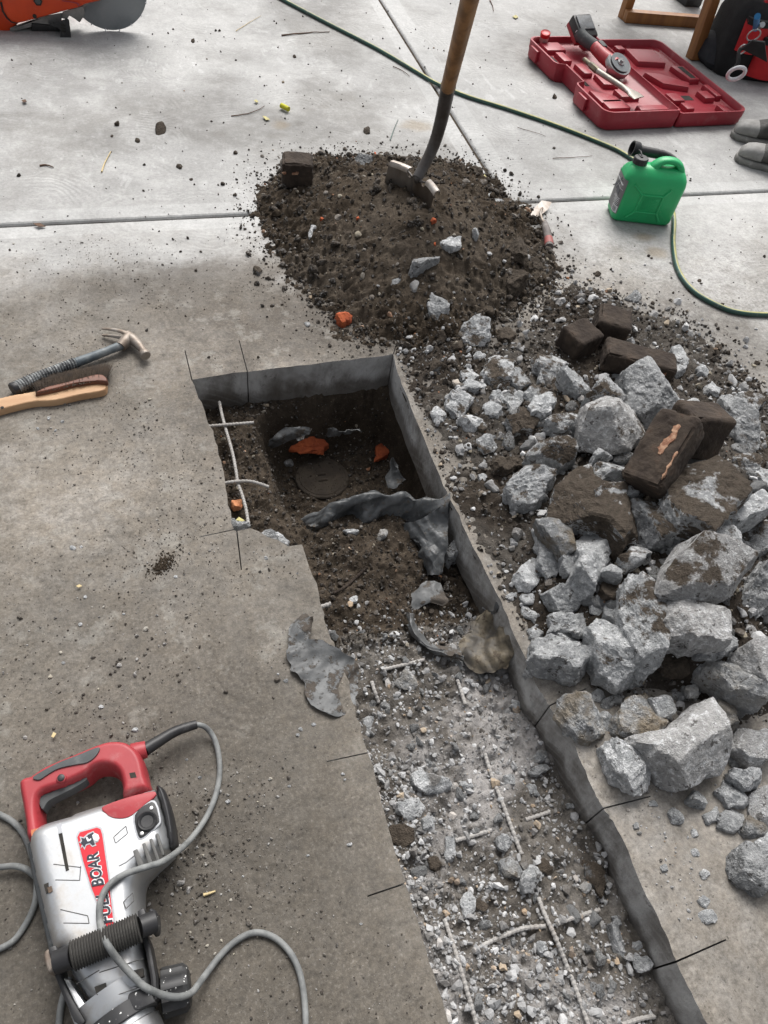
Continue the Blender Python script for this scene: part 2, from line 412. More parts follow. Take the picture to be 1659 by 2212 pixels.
def m_rock(name, base=((.225, .232, .238), (.40, .406, .408)), dirtc=(.062, .050, .039), island=False):
    n = NT(name, .9, 0, .2)
    oc = n.attr('Color'); sep = n.nd("ShaderNodeSeparateColor"); n.put(sep.inputs[0], oc)
    dirt, brn, val = sep.outputs
    rnd = n.attr('Random')
    off = n.nd("ShaderNodeVectorMath"); off.operation = 'ADD'; n.put(off.inputs[0], n.co)
    cx = n.nd("ShaderNodeCombineXYZ"); n.put(cx.inputs[0], n.mul(rnd, 13.0)); n.put(cx.inputs[1], n.mul(rnd, 29.0)); n.put(off.inputs[1], cx.outputs[0])
    v = off.outputs[0]
    a = n.noise(14, 7, .68, v); b = n.noise(75, 6, .72, v); g = n.noise(300, 3, .7, v); pit = n.voro(95, v)
    c = n.mix(n.rng(a, .33, .66), *base)
    c = n.mix(n.rng(b, .50, .66, 0, .85), c, (.60, .605, .61))
    c = n.mix(n.rng(n.noise(30, 5, .75, v), .54, .66, 0, .6), c, (.58, .585, .59))
    gg = n.noise(190, 4, .8, v); c = n.mix(n.rng(gg, .48, .34, 0, .55), c, (.15, .15, .152))
    c = n.mix(n.rng(b, .44, .30, 0, .6), c, (.13, .135, .14))
    c = n.mix(n.rng(n.noise(42, 4, .72, v), .60, .64, 0, .85), c, (.07, .065, .06))
    c = n.mix(n.mul(brn, n.rng(a, .40, .60)), c, (.20, .165, .12))
    vm = n.nd("ShaderNodeVectorMath"); vm.operation = 'SCALE'; n.put(vm.inputs[0], c); n.put(vm.inputs['Scale'], n.math('ADD', n.mul(val, 1.45), .44)); c = vm.outputs[0]
    geo = n.nd("ShaderNodeNewGeometry"); N = n.xyz(geo.outputs['Normal'])
    up = n.rng(N[2], .1, .8, .55, 1.0)
    dn = n.math('ADD', n.mul(n.noise(20, 6, .66, v), 1.0), n.mul(n.math('SUBTRACT', n.noise(7, 3, .5, v), .5), .8))
    k = n.rng(n.math('SUBTRACT', n.math('ADD', n.mul(dirt, .55), n.mul(n.math('SUBTRACT', dn, .5), 1.1)), n.mul(n.math('SUBTRACT', 1.0, up), .45)), .18, .30)
    k = n.mul(k, n.rng(dirt, 0, .08))
    c = n.mix(k, c, n.mix(n.rng(b, .35, .65), dirtc, tuple(q * 1.7 for q in dirtc)))
    n.col(c)
    n.bump(a, .6, .014); n.bump(n.math('ADD', b, n.mul(g, .5)), 1.0, .009)
    return n.m

def m_gravel(name, stops, v=1.0):
    n = NT(name, .9, 0, .2)
    geo = n.nd("ShaderNodeNewGeometry")
    c = n.ramp(geo.outputs['Random Per Island'], stops)
    c = n.mix(n.rng(n.noise(140, 5, .7), .5, .7, 0, .4), c, (.5, .5, .5))
    c = n.mix(n.rng(n.noise(9, 5, .6), .52, .66, 0, .65), c, (.075, .062, .05))
    n.col(c); n.bump(n.noise(260, 4, .7), .6, .003)
    return n.m

M = {}
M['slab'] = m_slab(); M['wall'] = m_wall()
M['soil'] = m_soil('dark_soil', (.040, .030, .021), (.068, .052, .037), .35, (.135, .115, .094), 2.4)
M['spread_soil'] = m_soil('trodden_soil', (.030, .024, .019), (.052, .042, .033), .55, (.13, .12, .108), 3.2)
M['pit_soil'] = m_soil('damp_soil', (.040, .031, .023), (.074, .058, .043), .0)
M['bed'] = m_soil('dusty_rubble_bed', (.085, .074, .063), (.15, .138, .124), .95, (.36, .345, .335), 4.0)
M['rock'] = m_rock('broken_concrete')
M['cut'] = m_rock('sawn_concrete_face', ((.25, .245, .24), (.37, .365, .36)))
M['mudrock'] = m_rock('muddy_stone', ((.06, .052, .043), (.12, .105, .09)))
M['gravel'] = m_gravel('crushed_concrete', [(0, (.10, .09, .08)), (.25, (.23, .225, .22)), (.55, (.32, .32, .322)), (.8, (.40, .40, .40)), (.93, (.55, .55, .55)), (.975, (.34, .25, .17)), (1, (.40, .33, .25))])
M['chips'] = m_gravel('pale_chips', [(0, (.13, .12, .11)), (.2, (.25, .245, .24)), (.5, (.36, .36, .362)), (.8, (.46, .46, .46)), (.94, (.58, .58, .58)), (.98, (.36, .29, .21)), (1, (.42, .36, .28))])
M['crumb'] = m_gravel('soil_crumb', [(0, (.022, .018, .014)), (.55, (.045, .036, .028)), (.85, (.085, .07, .056)), (.94, (.20, .18, .16)), (.985, (.33, .29, .22)), (1, (.36, .15, .07))])
M['gritty'] = m_gravel('slab_grit', [(0, (.05, .043, .036)), (.5, (.09, .078, .066)), (.8, (.16, .145, .125)), (.93, (.36, .35, .34)), (1, (.42, .38, .3))])

# ------------------------------------------------------------------ the slab and the excavation
Z0 = -.135                                     # underside of the slab
back_left = G(415, 820); back_right = G(850, 765)
def g2(*p): return [np.array(G(*q)[:2]) for q in p]
hole = []
def go(p): hole.append(np.asarray(p, float)[:2])
def cut(p, tip, w=.0016):
    """a saw overcut: a narrow slot running from the edge of the hole to tip"""
    p = np.asarray(G(*p)[:2]); t = np.asarray(G(*tip)[:2]); d = (t - p) / np.linalg.norm(t - p); s = np.array([d[1], -d[0]]) * w
    hole.extend([p - s, t - s * .8, t + s * .8, p + s])
rnd = random.Random(5)
def jag(a, b, amp, n):
    a, b = np.asarray(G(*a)[:2]), np.asarray(G(*b)[:2]); d = b - a; s = np.array([d[1], -d[0]]) / np.linalg.norm(d)
    for k in range(1, n): go(a + d * (k + rnd.uniform(-.3, .3)) / n + s * rnd.uniform(-amp, amp))
# clockwise seen from above: back wall to the right, right wall towards the camera, then back up the left
cut((415, 820), (400, 757)); jag((415, 820), (535, 800), .0012, 5); cut((535, 803), (517, 735)); jag((535, 803), (849, 766), .002, 14)
cut((850, 765), (858, 738))
R_pts = [(850, 765), (868, 830), (905, 920), (958, 1050), (985, 1100), (1030, 1195), (1084, 1300), (1120, 1390), (1168, 1495), (1188, 1525)]
for a, b in zip(R_pts, R_pts[1:]): go(G(*a)); jag(a, b, .0025, 5)
cut((1188, 1524), (1268, 1487)); R2 = [(1190, 1531), (1245, 1616), (1282, 1706), (1300, 1738)]
for a, b in zip(R2, R2[1:]): go(G(*a)); jag(a, b, .0025, 5)
cut((1304, 1746), (1406, 1720)); R3 = [(1307, 1752), (1324, 1772), (1359, 1841), (1390, 1921), (1419, 1974), (1444, 2028), (1460, 2072)]
for a, b in zip(R3, R3[1:]): go(G(*a)); jag(a, b, .002, 4)
cut((1462, 2077), (1569, 2030)); R4 = [(1464, 2084), (1494, 2143), (1529, 2212)]
for a, b in zip(R4, R4[1:]): go(G(*a)); jag(a, b, .002, 4)
go(G(1529, 2212))
br = G(1529, 2212)[:2]; go(br + np.array([.02, -.9])); bl = G(970, 2212)[:2]; go(bl + np.array([.02, -1.0]))
go(bl); jag((970, 2212), (878, 1912), .002, 12); cut((876, 1908), (794, 1936)); jag((872, 1898), (797, 1628), .0022, 10); cut((795, 1626), (706, 1645), .0014)
L2 = [(790, 1612), (768, 1530), (742, 1440), (715, 1380), (690, 1285), (655, 1180)]
for a, b in zip(L2, L2[1:]): go(G(*a)); jag(a, b, .004, 5)
go(G(653, 1176)); go(G(622, 1180)); go(G(600, 1166)); go(G(578, 1160)); go(G(560, 1148)); go(G(541, 1141)); cut((512, 1147), (522, 1231)); cut((506, 1144), (431, 1160))
L3 = [(500, 1130), (484, 1020), (462, 940), (440, 880), (416, 822)]
for a, b in zip(L3, L3[1:]): go(G(*a)); jag(a, b, .004, 6)
hole = np.array(hole)

JY, JX = 2.408, 1.372                          # the two control joints
def jx(y): return JX + .041 * (y - JY)
def sheet(name, outer, inner):
    """one slab panel: flat top, vertical sides down to its underside"""
    pts = [Vector(p) for p in outer] + [Vector(p) for p in (inner if inner is not None else [])]
    no = len(outer); ed = [(i, (i + 1) % no) for i in range(no)]
    ni = 0 if inner is None else len(inner)
    ed += [(no + i, no + (i + 1) % ni) for i in range(ni)]
    v, e, f, *_ = delaunay_2d_cdt(pts, ed, [], 1 if not ni else 1, 1e-6)
    vv = np.array([(q.x, q.y, 0) for q in v]); tri = []
    for t in f:
        if ni:
            cx = np.mean([vv[i][0] for i in t]); cy = np.mean([vv[i][1] for i in t])
            if poly_sdf(np.array([cx]), np.array([cy]), inner)[0] < 0: continue
        tri.append(tuple(t))
    mb = MB(); mb.add(vv, tri, 0)
    for q, loop in enumerate([np.array([tuple(p) for p in outer], float)] + ([inner] if ni else [])):
        n = len(loop)
        if q == 0:
            lp = ccw(loop); rings = [np.column_stack([inset(lp, -o_), np.full(n, z)]) for o_, z in ((0, 0), (.006, -.0012), (.011, -.0045), (.0145, -.0105), (.015, Z0))]
            mb.loft(rings[:4], False, True, 0); rings = rings[3:]
        else: rings = [np.column_stack([loop, np.full(n, z)]) for z in (0, -.004, Z0 * .5, Z0)]
        mb.loft(rings, False, True, 1)
    return mb
E = 16.0; gp = .021
gap = jx(E) - JX
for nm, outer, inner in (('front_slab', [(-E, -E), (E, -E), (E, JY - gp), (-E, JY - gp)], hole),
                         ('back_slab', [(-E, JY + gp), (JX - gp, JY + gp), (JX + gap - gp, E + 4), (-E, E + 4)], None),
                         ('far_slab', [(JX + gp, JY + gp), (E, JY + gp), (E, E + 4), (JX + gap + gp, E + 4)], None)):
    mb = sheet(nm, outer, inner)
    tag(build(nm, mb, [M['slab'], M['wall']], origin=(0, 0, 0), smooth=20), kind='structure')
mb = MB().box((0, JY, -.022), (2 * E, .05, .018)); mb.box((JX + .041 * 8, JY + 8, -.0225), (.05, 16.0, .02), [(1, -.041, 0), (.041, 1, 0), (0, 0, 1)])
tag(build('joint_filler', mb, M['soil'], origin=(0, 0, 0)), kind='structure')

# height fields -----------------------------------------------------
class HF:
    def __init__(s, x0, y0, x1, y1, st, fn):
        s.x0, s.y0, s.st = x0, y0, st
        s.nx = int((x1 - x0) / st) + 1; s.ny = int((y1 - y0) / st) + 1
        s.X, s.Y = np.meshgrid(x0 + np.arange(s.nx) * st, y0 + np.arange(s.ny) * st)
        s.Z = fn(s.X, s.Y)
    def z(s, x, y):
        u = (x - s.x0) / s.st; v = (y - s.y0) / s.st
        if u < 0 or v < 0 or u >= s.nx - 1 or v >= s.ny - 1: return -9.0
        i, j = int(u), int(v); a, b = u - i, v - j; Z = s.Z
        return (Z[j, i] * (1 - a) + Z[j, i + 1] * a) * (1 - b) + (Z[j + 1, i] * (1 - a) + Z[j + 1, i + 1] * a) * b
    def mesh(s, name, mat, keep=None):
        v = np.column_stack([s.X.ravel(), s.Y.ravel(), s.Z.ravel()])
        i = np.arange(s.nx - 1); j = np.arange(s.ny - 1); I, J = np.meshgrid(i, j)
        a = (J * s.nx + I).ravel(); f = np.column_stack([a, a + 1, a + s.nx + 1, a + s.nx])
        if keep is not None: f = f[keep.ravel()[f].any(1)]
        used = np.unique(f); m = np.zeros(len(v), int); m[used] = np.arange(len(used))
        return raw(name, v[used], m[f], mat, (0, 0, 0), smooth=True)

def p3(X, Y, s, z=0.0): return np.column_stack([X.ravel() * s, Y.ravel() * s, np.full(X.size, z)])
def F(X, Y, s, o=4, seed=0, gain=.5): return fbm(p3(X, Y, s), o, seed, gain).reshape(X.shape)
def clods(X, Y, s, seed):
    """rounded lumps"""
    a = np.abs(vnoise(p3(X, Y, s), seed).reshape(X.shape)); b = np.abs(vnoise(p3(X, Y, s * 2.1), seed + 9).reshape(X.shape))
    return (1 - a) * .6 + (1 - b) * .4

pit = GL([(552, 962), (570, 905), (660, 872), (760, 852), (850, 850), (893, 900), (935, 1000), (962, 1075), (900, 1095), (820, 1105), (740, 1125), (690, 1150), (640, 1165), (600, 1100)], -.15)
def bed_fn(X, Y):
    d = poly_sdf(X, Y, pit) + F(X, Y, 16, 3, 3) * .018
    z = -.118 + F(X, Y, 9, 4, 1) * .022
    z += .035 * np.exp(-(((X - .44) / .18) ** 2 + ((Y - 1.0) / .15) ** 2))       # spoil heaped in front of the pit
    z += .030 * sstep(.95, .65, Y)
    z -= .034 * sstep(.38, .62, X - .12 * (.9 - Y)) * sstep(1.12, .98, Y)
    dep = sstep(.012, -.075, d)
    dep2 = np.clip(1 - np.abs(Y - 1.60) / .25, 0, 1)
    z -= dep * (.20 + .02 * F(X, Y, 10, 3, 7))
    z += (clods(X, Y, 38, 11) - .62) * .026 * (1 - .45 * dep) + (clods(X, Y, 15, 19) - .6) * .018 + F(X, Y, 90, 3, 15) * .004
    rc = np.hypot(X - .429, Y - 1.432)
    z = np.where(rc < .10, np.minimum(z, -.326 + .015 * F(X, Y, 24, 3, 5)) * sstep(.14, .10, rc) + z * (1 - sstep(.14, .10, rc)), z)
    z = np.where(Y > 1.585, np.minimum(z, -.125 + .01 * F(X, Y, 30, 2, 5)), z)
    return z
BED = HF(-.03, -.75, .93, 1.72, .0048, bed_fn)
front_k = sstep(.92, .72, BED.Y + F(BED.X, BED.Y, 8, 3, 21) * .12)
tag(BED.mesh('excavated_soil', M['pit_soil'], front_k < .99), kind='structure')
SUB = HF(-.03, -.75, .93, 1.05, .006, lambda X, Y: bed_fn(X, Y) + .004 - .03 * (1 - sstep(.92, .72, Y + F(X, Y, 8, 3, 21) * .12)))
tag(SUB.mesh('trench_bed', M['bed']), kind='structure')
def bed_z(x, y): return max(BED.z(x, y), SUB.z(x, y))

# the heap of dug soil
heap_out = GL([(560, 450), (585, 400), (625, 356), (695, 340), (780, 338), (880, 345), (985, 350), (1062, 385), (1090, 430), (1150, 470), (1195, 580), (1165, 640), (1080, 700), (990, 745), (900, 760), (800, 740), (735, 705), (668, 640), (628, 590), (588, 520)], 0)[:, :2]
peak = np.array([.89, 2.14])
def radial(poly, X, Y, c):
    """distance from c to the outline along each direction"""
    th = np.arctan2(Y - c[1], X - c[0]); p = np.asarray(poly) - c
    q = cat(p, 6); a = np.arctan2(q[:, 1], q[:, 0]); r = np.hypot(q[:, 0], q[:, 1]); o = np.argsort(a); a, r = a[o], r[o]
    return np.interp(th, np.r_[a - 2 * np.pi, a, a + 2 * np.pi], np.r_[r, r, r])
def heap_fn(X, Y):
    R = radial(heap_out, X, Y, peak); d = np.hypot(X - peak[0], Y - peak[1]); t = d / R + F(X, Y, 6, 3, 31) * .10
    h = .215 * np.clip(1 - np.sqrt(np.maximum(t, 0) ** 2 + .03) + .06, -.3, 1)
    h = np.where(h > 0, h * (.72 + .28 * sstep(0, .1, h)), h)
    h += F(X, Y, 7, 3, 33) * .018 * sstep(-.02, .05, h)
    edge = sstep(.25, .85, t)
    h += (clods(X, Y, 42, 41) - .60) * (.010 + .026 * edge) + (clods(X, Y, 17, 47) - .6) * .022 + F(X, Y, 120, 2, 45) * .004
    return h - .008
HEAP = HF(.28, 1.50, 1.62, 2.98, .0058, heap_fn)

# soil and rubble spread over the slab right of the trench
hr = hole[(hole[:, 0] > .6)]; hr = hr[np.argsort(hr[:, 1])]
_ys = np.linspace(-1.0, 1.62, 200)
eg = np.array([G(*p)[:2] for p in R_pts + R2 + R3 + R4] + [br + np.array([.02, -.9])]); eg = eg[np.argsort(eg[:, 1])]
def edge_x(y): return np.interp(y, eg[:, 1], eg[:, 0])
spread = GL([(842, 775), (880, 745), (960, 720), (1100, 740), (1150, 640), (1230, 600), (1330, 640), (1480, 690), (1560, 760), (1700, 850), (1800, 950), (1800, 1450), (1600, 1560), (1420, 1480), (1330, 1470), (1180, 1400), (1095, 1290), (975, 1090), (925, 960), (880, 860), (855, 790)], 0)[:, :2]
mound_c = GL([(1270, 900), (1500, 1020), (1330, 1130), (1480, 1290), (1600, 1480)], .06)[:, :2]
def spread_fn(X, Y):
    d = poly_sdf(X, Y, spread) + F(X, Y, 5, 4, 51) * .07 - .02
    k = sstep(.03, -.10, d)
    h = -.014 + k * .020 + F(X, Y, 8, 4, 53) * .012
    for i, c in enumerate(mound_c):
        h += (.045, .095, .060, .085, .060)[i] * np.exp(-((X - c[0]) ** 2 + (Y - c[1]) ** 2) / (2 * (.11, .17, .13, .15, .12)[i] ** 2)) * k
    h += (clods(X, Y, 45, 61) - .62) * .024 * k + F(X, Y, 110, 2, 65) * .003
    ex = edge_x(Y) + .005; h = np.where(X < ex, np.minimum(h, -.02), h); h *= 1
    return np.where((X < ex + .05) & (h > 0), h * np.clip((X - ex) / .022, 0, 1), h)
SPREAD = HF(.62, .12, 2.25, 2.10, .0068, spread_fn)

def surf(x, y):
    """top of whatever soil or slab lies at this place"""
    if HEAP.z(x, y) > 0 or SPREAD.z(x, y) > 0: return max(HEAP.z(x, y), SPREAD.z(x, y))
    if poly_sdf(np.array([x]), np.array([y]), hole)[0] < 0: return bed_z(x, y)
    return 0.0
def hit(px, py, fr='U', lift=0.0):
    z = 0.0
    for _ in range(8):
        p = G(px, py, z, fr); zn = surf(p[0], p[1]) + lift
        z = .5 * z + .5 * zn
    p = G(px, py, z, fr); return p
def above_slab(H):
    k = H.Z > -.004
    return k & (H.X > edge_x(H.Y) + .004) if H is SPREAD else k & ~((H.Y < 1.66) & (poly_sdf(H.X, H.Y, hole) < .004))
tag(HEAP.mesh('soil_heap', M['soil'], above_slab(HEAP)), 'heap of dark brown dug soil with the shovel standing in it', 'soil heap', kind='stuff')
tag(SPREAD.mesh('spread_soil', M['spread_soil'], above_slab(SPREAD)), 'dark soil trodden over the slab beneath the broken concrete', 'soil', kind='stuff')

# ------------------------------------------------------------------ rocks
ICO = {}
def ico(l):
    if l not in ICO:
        bm = bmesh.new(); bmesh.ops.create_icosphere(bm, subdivisions=l, radius=1)
        v = np.array([q.co[:] for q in bm.verts]); f = np.array([[q.index for q in t.verts] for t in bm.faces]); bm.free()
        ICO[l] = (v / np.linalg.norm(v, axis=1)[:, None], f)
    return ICO[l]

def rock_verts(out, t, b, rng, level, rough=1.0, tilt=.3, taper=.12, planes=6, sawn=False):
    """out: outline about (0,0); t, b: heights above and below its middle"""
    o_ = []
    for p_, q_ in zip(out, np.roll(out, -1, 0)):
        e_ = q_ - p_; nn_ = np.array([e_[1], -e_[0]]); o_ += [p_, p_ + e_ * rng.uniform(.3, .45) + nn_ * rng.normal(0, .07), p_ + e_ * rng.uniform(.6, .75) + nn_ * rng.normal(0, .07)]
    out = np.array(o_)
    D, f = ico(level); ext = np.abs(out).max(0) + 1e-6
    D = D * np.array([ext[0], ext[1], max(t, b)]); D = D / np.linalg.norm(D, axis=1)[:, None]
    th = np.arctan2(D[:, 1], D[:, 0]); h = np.hypot(D[:, 0], D[:, 1])
    u = np.column_stack([np.cos(th), np.sin(th)]); r2 = np.full(len(D), 1e9); n = len(out)
    for k in range(n):
        p, q = out[k], out[(k + 1) % n]; e = q - p
        den = u[:, 0] * e[1] - u[:, 1] * e[0]; den = np.where(np.abs(den) < 1e-9, 1e-9, den)
        s = (p[0] * e[1] - p[1] * e[0]) / den; w = (p[0] * u[:, 1] - p[1] * u[:, 0]) / den
        r2 = np.where((s > 0) & (w >= -.001) & (w <= 1.001), np.minimum(r2, s), r2)
    r2 = np.where(r2 > 1e8, ext.mean(), r2)
    r = r2 / (h + taper * np.abs(D[:, 2]) * 1.0 + 1e-6)
    for sgn, hh in ((1, t), (-1, b)):
        nx, ny = rng.normal(0, tilt, 2); nn = np.array([nx, ny, sgn]); nn /= np.linalg.norm(nn)
        dn = D @ nn; r = np.where(dn > 1e-4, np.minimum(r, hh / np.maximum(dn, 1e-4)), r)
    for _ in range(planes):
        nn = rng.normal(0, 1, 3); nn[2] = abs(nn[2]) * 1.1; nn /= np.linalg.norm(nn)
        hh = np.sqrt(((nn * np.array([ext[0], ext[1], t])) ** 2).sum()) * rng.uniform(.58, .92)
        dn = D @ nn; r = np.where(dn > 1e-4, np.minimum(r, hh / np.maximum(dn, 1e-4)), r)
    v = D * r[:, None]; S = ext.mean(); sd = int(rng.integers(1, 9000))
    a = fbm(v / S * 2.2 + sd, 3, sd) * .03 * S * rough - np.maximum(0, fbm(v / S * 3.1 + sd, 2, sd + 11) - .12) * .09 * S * rough
    q = v * 150; a = a + (fbm(v * 60 + sd, 5, sd + 3, .68) * 1.25 - np.abs(fbm(v * 34 + sd, 3, sd + 6)) * .8 + .15) * min(.0080, .12 * S) * rough
    v = v * (1 + (a / np.maximum(np.linalg.norm(v, axis=1), 1e-6)))[:, None]
    return v, f

ROCKS = []
def chunk(spec, label, fr, t=None, lift=0.0, dirt=.35, brn=.0, val=.5, rough=1.0, mat='rock', name='concrete_chunk', catg='concrete chunk', group='lumps of broken concrete', seed=None, tilt=.40, level=None, taper=.12, planes=6, zc=None):
    pts = P2(spec); c = np.mean(pts, 0)
    rng = np.random.default_rng(seed if seed is not None else abs(hash((spec, 7))) % 99991 if False else sum(int(p[0] * 3 + p[1] * 7) for p in pts) % 99991)
    p0 = hit(c[0], c[1], fr)
    w = np.array([G(x, y, p0[2], fr) for x, y in pts])[:, :2]; sz = math.sqrt(abs(.5 * np.sum(w[:, 0] * np.roll(w[:, 1], -1) - np.roll(w[:, 0], -1) * w[:, 1])))
    if t is None: t = min(.25 * sz, .052)
    s = hit(c[0], c[1], fr, t * .55 + lift); z = s[2] if zc is None else zc
    w = np.array([G(x, y, z, fr) for x, y in pts])[:, :2]; m = w.mean(0)
    under = surf(m[0], m[1]); b = max(t * .8, min(z - under + .012, t * 3))
    lv = level or (5 if sz > .062 else 4 if sz > .035 else 3)
    v, f = rock_verts(ccw(w - m) * (1.13 if sz < .05 else 1.08), t, b, rng, lv, rough, tilt, taper, planes)
    o = raw(name, v + np.array([m[0], m[1], z]), f, M[mat], (m[0], m[1], z), smooth=False)
    o.color = (dirt, brn, val, 1); tag(o, label, catg, group)
    ROCKS.append((m[0], m[1], sz)); return o

def stone_set(level, k, seed, flat=.7):
    rng = np.random.default_rng(seed); r = []
    for _ in range(k):
        a = np.sort(rng.uniform(0, 2 * np.pi, 7)); o = np.column_stack([np.cos(a), np.sin(a)]) * rng.uniform(.75, 1.1, 7)[:, None] * np.array([1, rng.uniform(.6, .95)])
        v, f = rock_verts(o, rng.uniform(.45, .8) * flat / .7, .5, rng, level, 1.1, .35, .5, 6)
        r.append(v)
    return r, ico(level)[1]

def scatter(name, pts, size, mat, level=1, k=16, seed=1, label=None, catg=None, flat=.7, kind='stuff', sink=.25):
    """pts: (n,3) resting points; one mesh of many small stones"""
    S, f = stone_set(level, k, seed, flat); rng = np.random.default_rng(seed + 5); n = len(pts)
    which = rng.integers(0, k, n); ang = rng.uniform(0, 2 * np.pi, n); V = []; Fs = []; nv = len(S[0])
    for i in range(n):
        v = S[which[i]] * size[i]; c, s = math.cos(ang[i]), math.sin(ang[i])
        tx = rng.normal(0, .3)
        v = np.column_stack([v[:, 0] * c - v[:, 1] * s, v[:, 0] * s + v[:, 1] * c, v[:, 2] + v[:, 0] * tx])
        V.append(v + pts[i] + np.array([0, 0, size[i] * sink])); Fs.append(f + i * nv)
    o = raw(name, np.concatenate(V), np.concatenate(Fs), M[mat] if isinstance(mat, str) else mat, (0, 0, 0))
    return tag(o, label, catg, kind=kind)

